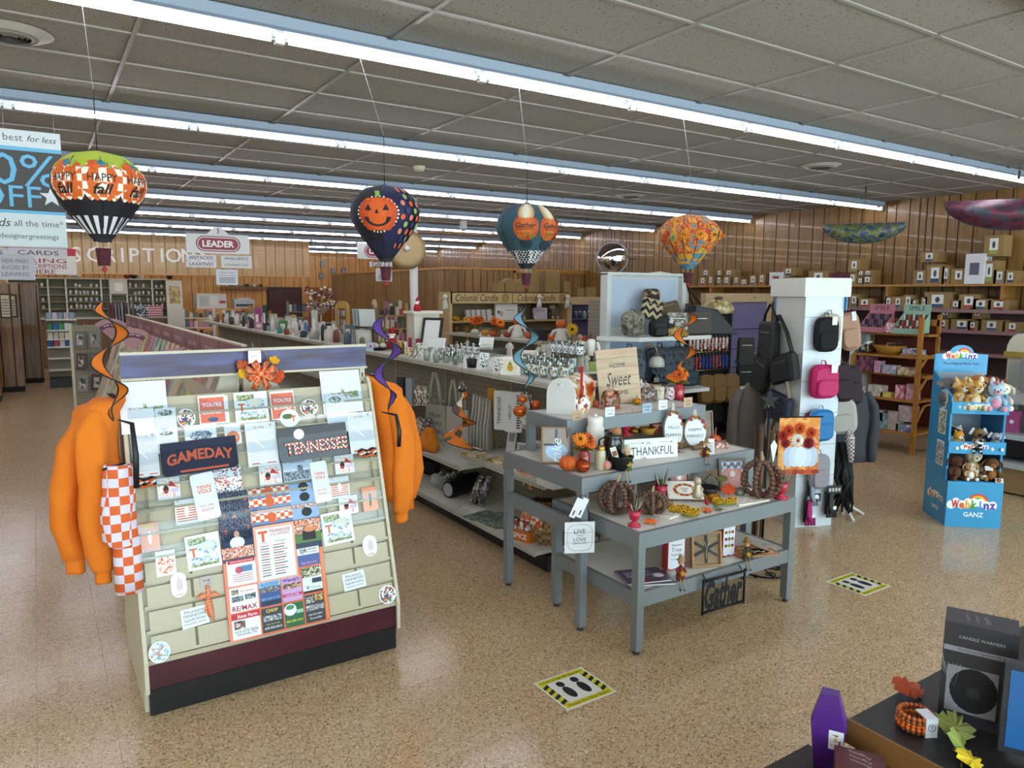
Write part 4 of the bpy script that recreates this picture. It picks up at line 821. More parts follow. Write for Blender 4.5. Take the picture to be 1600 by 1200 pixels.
def fan(loc,text,rz=R(-35),sc=1.0,label=''):
 t=thing('fan_sign',label,'sign',loc,rz);a0,a1=48,132;r0,r1,rm0,rm1=0,.34,.20,.265
 def sector(ra,rb):n=12;return[(rb*math.cos(R(a0+(a1-a0)*i/n)),rb*math.sin(R(a0+(a1-a0)*i/n)))for i in range(n+1)]+([(ra*math.cos(R(a1-(a1-a0)*i/n)),ra*math.sin(R(a1-(a1-a0)*i/n)))for i in range(n+1)]if ra else[(0,0)])
 b=B();b.at(sc=(sc,sc,sc));b.prism(sector(0,r1),0,.006,PKL);b.build('fan_board',t)
 b=B();b.at(sc=(sc,sc,sc));b.prism(sector(rm0,rm1),-.002,0,PKD);b.text(text,0,.222,-.003,M('#e8dadb',.5),w=.22,h=.035,arc=.02);b.build('name_band',t)
fan((.73,7.5,1.44),'special age',R(-14),.62,'pink fan sign reading special age above the card tiers')
fan((.70,9.3,1.44),'our love',R(-10),.7,'pink fan sign behind the special age fan sign')
fan((.80,5.5,1.37),'birthday',R(-20),.66,'pink fan sign nearest the purple header board of the rack')
# ================================================================ makers for small goods
FACE=R(-33)
def loc_on(px,py,z):return onz(px,py,z)
def carton(px,py,z,wp,hp,col,label,name='carton',cat='box',rz=FACE,dk=.7,draw=None,group=None,rough=.6,P=None,tilt=0):
 P=P or onz(px,py,z);k=mpp(P);w,h=wp*k,hp*k;d=w*dk;b=B();m=col if not isinstance(col,str)else M(col,rough);b.box(-w/2,0,0,w/2,d,h,m)
 if draw:draw(b,w,h)
 return tag(b.build(name,None,P,(tilt,0,rz)),label,cat,group)
def bottle(px,py,z,wp,hp,col,cap,label,name='bottle',cat='bottle',group=None,lab=None,P=None,neck=.35):
 P=P or onz(px,py,z);k=mpp(P);r,h=wp*k/2,hp*k;b=B();m=M(col,.35)
 b.lathe([(0,0),(r,0),(r,h*.66),(r*.8,h*.76),(r*neck,h*.82),(r*neck,h*.88)],m,12)
 if lab:b.lathe([(r*1.01,h*.15),(r*1.01,h*.55)],M(lab,.5),12)
 b.lathe([(r*(neck+.12),h*.86),(r*(neck+.12),h),(0,h)],M(cap,.4),12)
 return tag(b.build(name,None,P),label,cat,group)
def jar(px,py,z,wp,hp,body,lid,label,name='jar',cat='jar',group=None,fill=None,P=None):
 P=P or onz(px,py,z);k=mpp(P);r,h=wp*k/2,hp*k;t=thing(name,label,cat,P,group=group);b=B()
 b.lathe([(0,.001),(r*.92,0),(r,h*.06),(r,h*.74),(r*.82,h*.84),(r*.82,h*.86),(0,h*.86)],body,16);b.build('body',t)
 b=B();b.lathe([(r*.86,h*.84),(r*.88,h*.97),(r*.8,h),(0,h)],lid,16);b.build('lid',t);return t
def tumbler(P,r,h,mat,label,group=None,name='drinking_glass',cat='glass',band=None):
 b=B();b.lathe([(0,.006),(r*.85,.006),(r*.98,h),(r*1.02,h),(r*.9,0),(0,0)],mat,12)
 if band:b.lathe([(r*.93,h*.2),(r*1.0,h*.75)],band,12)
 return tag(b.build(name,None,P),label,cat,group)
def mug(px,py,z,wp,hp,col,label,draw=None,cat='mug',name='mug',P=None,mat=None):
 P=P or onz(px,py,z);k=mpp(P);r,h=wp*k*.4,hp*k;t=thing(name,label,cat,P,FACE);b=B();m=mat or M(col,.3)
 b.lathe([(0,0),(r*.92,0),(r,h*.1),(r,h),(r*.92,h),(r*.88,h*.1),(0,h*.08)],m,18);b.build('cup',t)
 b=B();b.tube([(r*.95+r*.55*math.sin(R(a)),0,h*.5+h*.32*math.cos(R(a)))for a in range(0,181,22)],r*.11,m,6);b.build('handle',t)
 if draw:b=B();draw(b,r,h);b.build('print',t)
 return t
def pumpkin(P,r,h,mat,stem,label,group=None,ribs=8,name='pumpkin',stemh=.35):
 t=thing(name,label,'pumpkin',P,group=group);b=B();n=32
 prof=[(0,h*.08)]+[(r*math.sin(R(a))*(1 if a<150 else 1),h*.5-h*.5*math.cos(R(a)))for a in range(18,171,15)]+[(r*.1,h*.93)]
 b.lathe(prof,mat,n,ribs=ribs,ribd=.07);b.build('body',t)
 b=B();b.tube([(0,0,h*.9),(r*.03,0,h*(1+stemh*.5)),(r*.15,0,h*(1+stemh))],[r*.14,r*.09,r*.08],stem,7);b.build('stem',t);return t
def flower(b,c,r,mat,cen,n=14,up=(0,-1,.3),layers=2):
 """daisy-like bloom facing up"""
 u=Vector(up).normalized();a=u.orthogonal().normalized();q=u.cross(a);c=Vector(c)
 for L in range(layers):
  rr=r*(1-.25*L);lift=r*(.06+.16*L)
  for i in range(n):
   t=2*math.pi*(i+.5*L)/n;d=a*math.cos(t)+q*math.sin(t);s=u.cross(d)
   p0=c+u*lift*.4;p1=c+d*rr*.6+s*rr*.17+u*lift;p2=c+d*rr+u*lift*.5;p3=c+d*rr*.6-s*rr*.17+u*lift;b.add([tuple(p0),tuple(p1),tuple(p2),tuple(p3)],[(0,1,2,3)],mat)
 b.ball(tuple(c+u*r*.15),r*.24,cen,8,5)
def bouquet(px,py,z,wp,hp,pot,label,fl='#e0701a',n=6,cat='flowers',vasefrac=.45,leafc='#6f6a1e',seed=1,P=None,name='flower_arrangement'):
 P=P or onz(px,py,z);k=mpp(P);W_,H_=wp*k,hp*k;t=thing(name,label,cat,P);rnd=random.Random(seed);vh=H_*vasefrac;vr=min(W_*.2,vh*.42)
 b=B();b.lathe([(0,0),(vr*.9,0),(vr,vh*.12),(vr,vh*.75),(vr*.72,vh*.88),(vr*.78,vh),(vr*.6,vh)],pot,14);b.build('vase',t)
 b=B()
 for i in range(9):a=i*2.4;L=W_*.42;b.add([(0,0,vh),(L*.6*math.cos(a)-L*.2*math.sin(a),L*.6*math.sin(a)+L*.2*math.cos(a),vh+H_*.08),(L*math.cos(a),L*math.sin(a),vh+H_*.02),(L*.6*math.cos(a)+L*.2*math.sin(a),L*.6*math.sin(a)-L*.2*math.cos(a),vh+H_*.08)],[(0,1,2,3)],M(leafc,.7))
 b.build('leaves',t)
 b=B();FM=[M(fl,.7),M('#c9551a',.7),M('#e88a1e',.7)]
 for i in range(n):
  a=2*math.pi*i/n+rnd.random();q=(.25+.75*rnd.random())if i else 0
  flower(b,(W_*.30*q*math.cos(a),W_*.22*q*math.sin(a),vh+H_*(1-vasefrac)*(.35+.35*rnd.random())),W_*.26,FM[i%3],M('#5b3212',.8),up=(math.cos(a)*q*.6,math.sin(a)*q*.6-.6,.9))
 b.build('blooms',t);return t
def frame_pic(px,py,z,wp,hp,fcol,draw,label,rz=FACE,tilt=R(-10),name='picture_frame',cat='picture frame',mat=None,th=.02,fw=.1,P=None):
 P=P or onz(px,py,z);k=mpp(P);w,h=wp*k,hp*k;t=thing(name,label,cat,P,rot=(tilt,0,rz));f=w*fw;b=B();m=fcol if not isinstance(fcol,str)else M(fcol,.5)
 b.box(-w/2,-th,0,w/2,0,f,m);b.box(-w/2,-th,h-f,w/2,0,h,m);b.box(-w/2,-th,f,-w/2+f,0,h-f,m);b.box(w/2-f,-th,f,w/2,0,h-f,m);b.build('frame',t)
 b=B();b.box(-w/2+f,-th*.5,f,w/2-f,-.001,h-f,mat or M('#efeeea',.4));T0=b.T;b.T=Matrix.Translation((0,-th*.5,h/2));draw(b,w-2*f,h-2*f)if draw else None;b.build('picture',t);return t
def board_sign(px,py,z,wp,hp,col,draw,label,rz=FACE,tilt=R(-8),name='sign_board',cat='sign',th=.015,P=None):
 P=P or onz(px,py,z);k=mpp(P);w,h=wp*k,hp*k;b=B();m=col if not isinstance(col,str)else M(col,.6)
 b.box(-w/2,0,0,w/2,th,h,m);b.T=Matrix.Translation((0,0,h/2));draw(b,w,h)if draw else None
 return tag(b.build(name,None,P,(tilt,0,rz)),label,cat)
def price_tag(P,w,h,txt,label,rz=0,col='#e9ecee'):
 b=B();b.box(-w/2,-.002,-h,w/2,0,0,M(col,.5));b.text(txt,0,-h*.35,-.0026,INK,w=w*.7,shear=.3);b.rect(-w*.25,-h*.75,w*.25,-h*.68,-.0026,INK)
 return tag(b.build('price_card',None,P,(0,0,rz)),label,'price card')
def bead_pumpkin(P,r,h,label,seed=0,rz=0):
 t=thing('bead_pumpkin',label,'bead garland',P,rz);b=B();WB=wood('bead_wood','#4f3524','#6d4c36',(30,30,30),.55,.1,False);br=r*.145
 for k in range(7):
  a=math.pi*2*k/7
  for i in range(11):
   f=math.pi*(i+.6)/11.2;b.ball((math.cos(a)*r*.9*math.sin(f)**.8,math.sin(a)*r*.9*math.sin(f)**.8,br+(h-2*br)*(1-math.cos(f))/2),br,WB,7,5)
 b.build('beads',t);b=B();b.tube([(0,0,h*.92),(.01,0,h*1.08),(r*.25,0,h*1.18)],[r*.10,r*.09,r*.05],M('#a48a6a',.8),6);b.build('stem',t);return t
def leaf_thing(P,sz,col,label,rz=0,rot=None,name='maple_leaf',group=None):
 b=B();leaf(b,(0,0,0),sz,M(col,.7));b.tube([(0,0,-sz*.45),(0,sz*.03,-sz*.75)],sz*.015,M(col,.7),4)
 return tag(b.build(name,None,P,rot or(R(-80),0,rz)),label,'leaf',group)
def figurine(P,h,robe,skin,hair,label,rz=FACE,kid=False,name='figurine',group=None,pose=0):
 t=thing(name,label,'figurine',P,rz,group=group);r=h*.13;b=B()
 b.lathe([(0,0),(r*1.25,0),(r*1.2,h*.05),(r*.95,h*.35),(r*.85,h*.55),(r*1.05,h*.72),(r*.8,h*.80),(r*.35,h*.83),(r*.3,h*.86)],robe,14,squash=.7)
 sh=h*.74
 for s in(-1,1):b.tube([(s*r*.95,0,sh),(s*r*1.15,-r*.3,h*.60),(s*r*(.5 if pose else .9),-r*.9,h*(.62 if pose else .5))],[r*.32,r*.28,r*.2],robe,6)
 b.build('body',t);b=B();b.ball((0,-r*.1,h*.91),(r*.55,r*.6,h*.085),skin,10,7);b.build('head',t)
 b=B();b.ball((0,r*.08,h*.925),(r*.6,r*.6,h*.082),hair,10,7);b.build('hair',t);return t
def plush(M4,h,body,belly,label,ear='round',name='plush_toy',group='plush animals on the blue display',pose=0,patch=None,muzzle=None,rz=0,extra=None,rt=0):
 """a sitting soft toy; M4 places its base"""
 P=M4 .to_translation();t=thing(name,label,'plush toy',P,group=None);t.rotation_euler=(rt,0,M4 .to_euler().z+rz)
 r=h*.22;b=B();b.ball((0,0,h*.28),(r*1.1,r,h*.28),body,12,8)
 for s in(-1,1):
  b.tube([(s*r*.7,-r*.2,h*.10),(s*r*.95,-r*1.1,h*.09),(s*r*1.0,-r*1.6,h*.10)],[r*.42,r*.42,r*.4],body,8);b.ball((s*r*1.0,-r*1.65,h*.115),(r*.4,r*.25,r*.45),belly,8,6)
  b.tube([(s*r*.8,-r*.1,h*.46),(s*r*1.25,-r*.5,h*.33),(s*r*1.15,-r*.9,h*.24)],[r*.33,r*.32,r*.3],body,8)
 b.build('body',t)
 b=B();b.ball((0,-r*.75,h*.27),(r*.7,r*.4,h*.19),belly,10,7);b.build('belly',t)
 b=B();hz=h*.72;hr=h*.24;b.ball((0,-r*.1,hz),(hr*1.05,hr*.95,hr*.95),body,14,9)
 b.ball((0,-r*.1-hr*.75,hz-hr*.25),(hr*.5,hr*.45,hr*.38),muzzle or belly,10,7)
 if patch:b.ball((0,-r*.1-hr*.62,hz+hr*.35),(hr*.3,hr*.35,hr*.5),patch,8,6)
 b.build('head',t)
 for s in(-1,1):
  b=B()
  if ear=='round':b.ball((s*hr*.75,0,hz+hr*.75),(hr*.32,hr*.2,hr*.34),body,8,6)
  elif ear=='floppy':b.tube([(s*hr*.8,0,hz+hr*.6),(s*hr*1.35,-hr*.1,hz+hr*.1),(s*hr*1.4,-hr*.1,hz-hr*.7)],[hr*.15,(hr*.12,hr*.38),(hr*.12,hr*.3)],body,8)
  elif ear=='point':b.tube([(s*hr*.5,0,hz+hr*.6),(s*hr*.75,0,hz+hr*1.35)],[hr*.36,hr*.05],body,8)
  elif ear=='fluffy':
   for q in range(5):b.ball((s*hr*(1.0+.1*q),0,hz+hr*(.75-.2*q)),(hr*.33,hr*.18,hr*.3),M('#cfcfd2',.95),7,5)
  elif ear=='big':b.tube([(s*hr*.8,.0,hz+hr*.3),(s*hr*1.3,0,hz+hr*.2),(s*hr*1.75,0,hz-hr*.1)],[(hr*.2,hr*.1),(hr*.6,hr*.1),(hr*.35,hr*.08)],body,8)
  b.build('ear',t)
 ey=M('#0d0b0b',.1);b=B()
 for s in(-1,1):b.ball((s*hr*.38,-r*.1-hr*.88,hz+hr*.12),hr*.10,ey,7,5)
 b.ball((0,-r*.1-hr*1.2,hz-hr*.12),(hr*.16,hr*.1,hr*.12),ey,7,5);b.build('eyes_and_nose',t)
 if extra:b=B();extra(b,r,hz,hr,h);b.build('markings',t)
 return t
def backpack(M4,w,h,mat,label,d=None,tagc=None,strap=True,name='backpack',cat='bag',trim=None):
 P=M4 .to_translation();e=M4 .to_euler();t=thing(name,label,cat,P);t.rotation_euler=e;d=d or w*.35;tr=trim or mat
 def rr(w_,h_,k,z0=0):return[(w_/2*math.copysign(abs(math.cos(R(a)))**k,math.cos(R(a))),z0+h_/2*math.copysign(abs(math.sin(R(a)))**k,math.sin(R(a))))for a in range(0,360,15)]
 b=B();b.prism(rr(w,h,.55),-d,0,mat,bev=d*.28);b.build('body',t)
 b=B();b.prism(rr(w*.78,h*.5,.5,-h*.17),-d*1.25,-d*.9,mat,bev=d*.1);b.build('front_pocket',t)
 b=B();P2=rr(w*1.01,h*1.01,.55);b.tube([(x,-d*.5,z)for x,z in P2]+[(P2[0][0],-d*.5,P2[0][1])],w*.012,tr,5);b.build('zip',t)
 if strap:b=B();b.tube([(-w*.1,-d*.4,h*.48),(-w*.06,-d*.3,h*.62),(w*.06,-d*.3,h*.62),(w*.1,-d*.4,h*.48)],[(w*.04,w*.012)]*4,tr,6);b.build('handle',t)
 if tagc:b=B();b.box(w*.1,-d*1.1,h*.28,w*.32,-d*1.09,h*.52,M(tagc,.5));b.build('price_tag',t)
 return t
def handbag(M4,w,h,mat,label,strap=None,d=None,stripe=None,slen=1.6,cat='bag',name='handbag',flap=None):
 P=M4 .to_translation();t=thing(name,label,cat,P);t.rotation_euler=M4 .to_euler();d=d or w*.28
 b=B();b.prism([(-w*.46,-h/2),(w*.46,-h/2),(w*.5,-h*.35),(w*.48,h*.42),(w*.42,h/2),(-w*.42,h/2),(-w*.48,h*.42),(-w*.5,-h*.35)],-d,0,mat,bev=d*.25);b.build('body',t)
 if flap:b=B();b.box(-w*.45,-d*1.05,-h*.05,w*.45,-d*.9,h*.48,flap);b.build('flap',t)
 if stripe:b=B();[b.box(w*(o-.03),-d*1.03,-h*.46,w*(o+.03),-d*.98,h*.46,s_)for o,s_ in stripe];b.build('stripe',t)
 if strap:
  b=B();L=h*slen;b.tube([(-w*.42,-d*.5,h*.45),(-w*.30,-d*.5,h*.45+L*.5),(-.01,-d*.45,h*.45+L),(w*.02,-d*.45,h*.45+L),(w*.30,-d*.5,h*.45+L*.5),(w*.42,-d*.5,h*.45)],[(w*.05,w*.014)]*6,strap,6);b.build('strap',t)
 b=B();b.box(-w*.3,-d*1.03,h*.22,w*.3,-d*1.0,h*.235,M('#b8b8b8',.3,.9));b.build('zip',t)
 return t
# ================================================================ goods on the steel tables
Z1,Z2,Z3,ZL=.70,.93,1.20,.36
REDP=M('#b5203a',.35,coat=.4);GOLD=M('#a8701c',.25,.7);STEM=M('#7a6242',.8);ORP=M('#c85a1c',.5)
bead_pumpkin(onz(963,803,Z1),.115,.20,'wooden bead pumpkin in front of the pink pumpkin frame',1)
bead_pumpkin(onz(1018,803,Z1),.10,.14,'low wooden bead pumpkin beside the red pedestal cup',2,.4)
bead_pumpkin(onz(1188,778,Z1),.13,.25,'large wooden bead pumpkin next to the floral garden flag',3,.8)
def pedestal(px,py,z,label,wp=21,hp=26,seed=0):
 P=onz(px,py,z);k=mpp(P);r,h=wp*k/2,hp*k;t=thing('pedestal_cup',label,'planter',P);b=B();b.lathe([(0,0),(r,0),(r*.95,h*.12),(r*.35,h*.28),(r*.4,h*.36),(r*.7,h*.45),(r,h),(r*.88,h),(r*.6,h*.6),(0,h*.55)],REDP,18,ribs=9,ribd=.02);b.build('cup',t)
 b=B();rnd=random.Random(seed)
 for i in range(9):
  a=i*2.4;c,s=math.cos(a),math.sin(a);col=['#7d7a70','#8c1f3a','#a49a86','#6b6a58','#c9b8a0'][i%5];L=r*(1.0+.5*rnd.random());b.tube([(c*r*.3,s*r*.3,h*.9),(c*r*.8,s*r*.8,h*1.25),(c*L,s*L,h*(1.45+.5*rnd.random()))],[r*.12,(r*.34,r*.1),r*.04],M(col,.7),6)
 b.build('fabric_leaves',t);return t
pedestal(991,822,Z1,'red pedestal cup with fabric leaves between two bead pumpkins',seed=1)
pedestal(1032,783,Z1,'red pedestal cup with fabric leaves behind the low bead pumpkin',seed=2)
pedestal(1220,779,Z1,'red pedestal cup with fabric leaves in front of the garden flag',22,27,seed=3)
PLAID=CHK('#7f8aa4','#e6e9f0',40);PINKP=M('#d08f88',.5)
def pkpic(tall):
 def f(b,w,h):
  b.rect(-w/2,-h/2,w/2,h/2,-.0006,PLAID)
  for i in(-2,-1,0,1,2):b.disc(i*w*.16,-h*.12,w*.17,-.0012-.0004*(2-abs(i)),M(['#c98680','#d6978f','#dda29a','#d6978f','#c98680'][i+2],.5),14,h*(.36 if not tall else .42))
  b.disc(0,h*.02,w*.13,-.004,M('#f1f0ec',.5),9);b.text('thankful' if not tall else 'blessed',0 if not tall else -w*.36,h*.36 if not tall else 0,-.005,INK,w=w*.8 if not tall else h*.6,shear=.3,rot=0 if not tall else R(90))
 return f
frame_pic(1062,772,Z1,38,50,'#6d625c',pkpic(True),'grey framed tall pink pumpkin picture reading blessed',R(-8),R(-12))
frame_pic(1144,766,Z1,46,50,'#6d625c',pkpic(False),'grey framed pink pumpkin picture reading thankful',R(-22),R(-10))
frame_pic(981,783,Z1,26,44,'#8d8780',pkpic(True),'narrow framed pink pumpkin picture behind the left bead pumpkin',R(-70),R(-8))
def flatsign(px,py,w,d,rz,label,col='#e6dfd0',txt='',tc='#8a6a4a',z=Z1):
 P=onz(px,py,z);b=B();b.box(-w/2,-d/2,0,w/2,d/2,.008,M(col,.6));rnd=random.Random(px)
 for i in range(26):x=rnd.uniform(-w*.42,w*.36);y=rnd.uniform(-d*.42,d*.40);b.box(x,y,.008,x+w*rnd.uniform(.03,.1),y+d*.025,.0088,M(tc,.6))
 return tag(b.build('flat_sign',None,P,(0,0,rz)),label,'sign')
flatsign(1046,800,.24,.17,R(10),'cream slatted sign lying flat beside the low bead pumpkin')
flatsign(1165,782,.26,.15,R(-5),'cream lettered sign lying flat before the thankful picture',tc='#a8603a')
P=onz(1078,786,Z1);b=B();b.box(-.11,0,0,.11,.006,.15,M('#efe9de',.5));
for i in range(22):a=2*math.pi*i/22;b.disc(.062*math.cos(a),.075+.045*math.sin(a),.011,-.0006-.0002*(i%3),M(['#c9673a','#8a5a3a','#d8a24a','#a83a34'][i%4],.6),8)
b.text('happy',0,.085,-.001,INK,w=.05,shear=.3);b.text('fall',0,.065,-.001,INK,w=.03,shear=.3);tag(b.build('wreath_card',None,P+Vector((0,.03,.02)),(R(-58),0,R(-35))),'cream card with autumn leaf wreath leaning on a wood block','card')
carton(1040,797,Z1,26,13,wood('oak_block','#8a5a2a','#a8763c',(20,3,20),.5,.05,False),'small oak block behind the wreath card','wood_block','block',R(-20),1.2)
carton(1094,783,Z1,20,9,wood('oak_block','#8a5a2a','#a8763c'),'small oak block under the pale ghost figure','wood_block','block',R(-30),1.0)
def garland(px,py,label,n=16,a=.075,b_=.045,rz=0):
 P=onz(px,py,Z1);t=thing('flower_garland',label,'garland',P,rz);b=B();rnd=random.Random(n)
 for i in range(n*2):t_=2*math.pi*i/(n*2);flower(b,(a*math.cos(t_)+rnd.uniform(-.008,.008),b_*math.sin(t_)+rnd.uniform(-.006,.006),.018+rnd.uniform(0,.014)),.018,M('#d9a512',.7),M('#5a3a14',.8),8,up=(rnd.uniform(-.5,.5),-.5,.8),layers=1)
 b.build('blooms',t);b=B();b.tube([(a*math.cos(2*math.pi*i/24),b_*math.sin(2*math.pi*i/24),.012)for i in range(25)],.008,M('#6d7a2a',.8),6);b.build('ring',t);return t
garland(1062,800,'yellow flower garland ring in front of the wreath card',16,.055,.03,R(-20));garland(1079,806,'yellow flower garland ring at the table front edge',15,.05,.028,R(-5));garland(1132,788,'yellow flower garland ring beside the gold pumpkin',17,.07,.032,R(-20))
P=onz(1089,778,Z1+.05);k=mpp(P);t=thing('ghost_figure','pale gold ghost figure standing on the oak block','figurine',P,FACE);GH=M('#b3a58a',.35,.3)
b=B();b.lathe([(0,0),(.028,0),(.03,.02),(.022,.05),(.018,.075),(.016,.085)],GH,14);b.build('body',t);b=B();b.ball((0,0,.105),(.024,.024,.028),GH,12,8);b.build('head',t)
for s in(-1,1):b=B();b.tube([(s*.018,0,.07),(s*.032,-.012,.05)],[.009,.006],GH,6);b.build('arm',t)
P=onz(1105,772,Z1);t=thing('leaf_bowl','black bowl heaped with autumn leaves behind the ghost figure','bowl',P);b=B();b.lathe([(0,0),(.05,0),(.075,.05),(.07,.05),(.045,.008),(0,.008)],M('#232220',.6),16);b.build('bowl',t)
rnd=random.Random(8)
for i in range(8):b=B();leaf(b,(rnd.uniform(-.09,.12),rnd.uniform(-.05,.05),.06+rnd.uniform(0,.05)),.075,M(['#b8461a','#6a6a2a','#8a2f1a','#3a3424','#d8742a','#5c5a22'][i%6],.7),tiltm=(R(-60+rnd.uniform(-20,20)),rnd.uniform(-1,1),rnd.uniform(-2,2)));b.build('leaf',t)
pumpkin(onz(1115,784,Z1),.040,.055,GOLD,M('#6b4a1a',.4,.5),'shiny gold glass pumpkin on the low table',ribs=10)
pumpkin(onz(1156,775,Z1),.034,.045,PR(['#6d745c','#8a9074','#555c48'],90),STEM,'small knitted green pumpkin with paper tag',ribs=10)
b=B();b.box(-.018,0,0,.018,.001,.06,M('#eeeeea',.5));tag(b.build('paper_tag',None,onz(1163,775,Z1)+Vector((0,-.01,.0)),(0,R(25),FACE)),'white paper tag leaning beside the green knitted pumpkin','tag')
for px,py,s,c,L,rz in((1138,777,.10,'#c4461a','orange maple leaf standing behind the gold pumpkin',0),(1106,800,.085,'#cf5a22','orange maple leaf lying at the low table front edge',.6),(1017,818,.085,'#d8661e','orange maple leaf lying next to the red pedestal cup',-.3),(1123,797,.08,'#6d6a2c','olive maple leaf lying under the yellow garland',1.2)):leaf_thing(onz(px,py,Z1)+Vector((0,0,.012 if rz else .045)),s,c,L,rz,rot=(R(-78),0,rz)if rz else(R(-20),0,FACE))
for px,py,L in((1105,789,'small red berry ball near the gold pumpkin'),(1045,782,'small dark red berry ball by the oak block')):b=B();r=.016;b.ball((0,0,r),r,M('#a81a22',.35),10,7);b.tube([(0,0,2*r),(.004,0,2.5*r)],.002,STEM,4);tag(b.build('berry_ball',None,onz(px,py,Z1)),L,'berry')
P=onz(1012,905,ZL);PUB=M('#4a3b52',.4,coat=.3)
def book(P,w,d,h,col,label,rz,txt=('SPOOKY','SEASON')):
 t=thing('book',label,'book',P,rz);b=B();b.box(-w/2,-d/2,h-.002,w/2,d/2,h,PUB if col is None else col);b.box(-w/2,-d/2,0,w/2,d/2,.002,PUB if col is None else col);b.box(-w/2,d/2-.002,0,w/2,d/2,h,PUB if col is None else col)
 b.T=Matrix.Rotation(R(-90),4,'X');[b.text(s_,-.02,d*(.18-.2*i),-h-.0008,M('#cfc3d6',.5),w=w*.6,bold=.01)for i,s_ in enumerate(txt)];b.disc(w*.32,-.1*d,w*.12,-h-.0008,M('#cfcfd6',.5),14);b.disc(-.1*w,-d*.32,w*.12,-h-.0008,M('#8a2f3a',.5),14);b.T=Matrix();b.build('cover',t)
 b=B();b.box(-w/2+.003,-d/2+.002,.002,w/2-.003,d/2-.003,h-.002,M('#e8e2d6',.8));b.build('pages',t);return t
book(P,.27,.20,.012,None,'purple picture book with white lettering lying under another edge',R(-25));
book(P+Vector((-.02,.02,.0125)),.27,.20,.010,M('#54445c',.4,coat=.3),'purple picture book on top of the purple pair',R(-18))
def redbox(px,py,wp,hp,label,kind,rz):
 P=onz(px,py,ZL);k=mpp(P);w,h=wp*k,hp*k;b=B();d=w*.5;b.box(-w/2,0,0,w/2,d,h,M('#a8252f',.4));
 b.prism([(-w*.44,h*.05),(-w*.2,h*.02),(0,h*.05),(w*.2,h*.02),(w*.44,h*.05),(w*.44,h*.95),(w*.2,h*.98),(0,h*.95),(-w*.2,h*.98),(-w*.44,h*.95)],-.001,0,M('#e8eaf0',.5))
 if kind:[b.text(s_,0,h*(.74-.14*i),-.0016,INK,w=w*.55)for i,s_ in enumerate(('Autumn','Tree','Includes','8 Ornaments'))]
 else:
  for i in range(9):b.disc(w*(-.25+.25*(i%3)),h*(.72-.2*(i//3)),w*.11,-.0016-.0002*i,M(['#5c5a22','#b8862a','#8a2f1a','#5a3a2a','#b04a1c','#6d6a2c'][i%6],.6),9)
  b.box(-w*.005,-.0016,h*.3,w*.005,-.0014,h*.9,INK)
 return tag(b.build('gift_box',None,P,(0,0,rz)),label,'box')
redbox(1056,890,32,54,'white and red box reading autumn tree',True,R(-15));redbox(1138,869,24,54,'white and red box picturing hanging leaf ornaments',False,R(-12))
def twig(b,w,h):
 b.rect(-w/2,-h/2,w/2,h/2,-.0006,wood('frame_fill','#7a5f42','#9a7d5c',(3,3,20),.5,.02,False));DG=M('#3d3a3a',.7)
 for a in(0,60,115):b.prism([(x*math.cos(R(a))-z*math.sin(R(a)),x*math.sin(R(a))+z*math.cos(R(a)))for x,z in((-w*.04,-h*.45),(w*.04,-h*.45),(w*.05,h*.45),(-w*.05,h*.45))],-.005-a*.00002,-.002,DG)
 b.disc(0,0,w*.09,-.0065,DG,10);[b.tube([(0,-.006,0),(w*.2*math.cos(i),-.01,h*.3*math.sin(i))],.002,M('#c9b48a',.7),4)for i in(1,2,4.5)]
frame_pic(1102,884,ZL,50,54,wood('frame_pine','#9a7444','#b48a58',(3,3,20),.5,.05,False),twig,'pine box frame tied with a dark ribbon bow',R(-22),R(-8),th=.03,fw=.06)
def doll(P,h,label,dress,hat,rz=FACE):
 t=thing('scarecrow_doll',label,'doll',P,rz);r=h*.16;D=M(dress,.9);b=B();b.lathe([(0,0),(r*1.15,0),(r*1.1,h*.12),(r*.75,h*.38),(r*.45,h*.5)],D,12)
 for s in(-1,1):b.tube([(s*r*.6,0,h*.44),(s*r*1.1,-r*.6,h*.3),(s*r*.3,-r*1.2,h*.25)],[r*.3,r*.3,r*.22],D,6)
 b.build('dress',t);b=B();b.ball((0,0,h*.66),(r*.75,r*.7,r*.85),M('#c9a27a',.9),10,7);b.build('head',t)
 b=B();b.lathe([(r*1.15,h*.74),(r*.7,h*.77),(r*.6,h*.9),(0,h*.97)],M(hat,.9),12);b.build('hat',t)
 b=B();flower(b,(r*.2,-r*1.35,h*.28),r*.65,M('#e0a81a',.7),M('#4a2c12',.8),10,layers=1);b.build('flower',t)
 for s in(-1,1):
  b=B();b.tube([(s*r*.4,-r*.7,h*.06),(s*r*.4,-r*1.9,h*.03),(s*r*.45,-r*2.1,-h*.28)],r*.16,M('#b59a72',.9),5);l=b.build('leg',t);b=B();b.ball((s*r*.45,-r*2.3,-h*.32),(r*.24,r*.36,r*.22),M('#15120f',.5),8,5);b.build('shoe',l)
 return t
doll(Vector((3.02,2.84,ZL)),.15,'scarecrow doll in red dress sitting on the lower shelf edge','#7a3a2a','#a48a6a');doll(Vector((3.59,2.84,ZL)),.15,'scarecrow doll in olive dress sitting on the lower shelf edge','#4d4a34','#8f6a2c')
flatsign(1165,862,.24,.16,R(-8),'copper printed cards lying flat at the lower shelf end','#a8714a','','#e3cdb4',ZL);flatsign(1190,864,.2,.12,R(-20),'clear wrapped copper card at the lower shelf corner','#b5835c','','#e9d9c4',ZL)
P=Vector((3.32,2.775,.33));t=thing('script_sign','black metal script sign hooked on the lower shelf edge','sign',P,R(-3));BM=M('#121212',.5,.3)
b=B();W_,H_=.34,.19
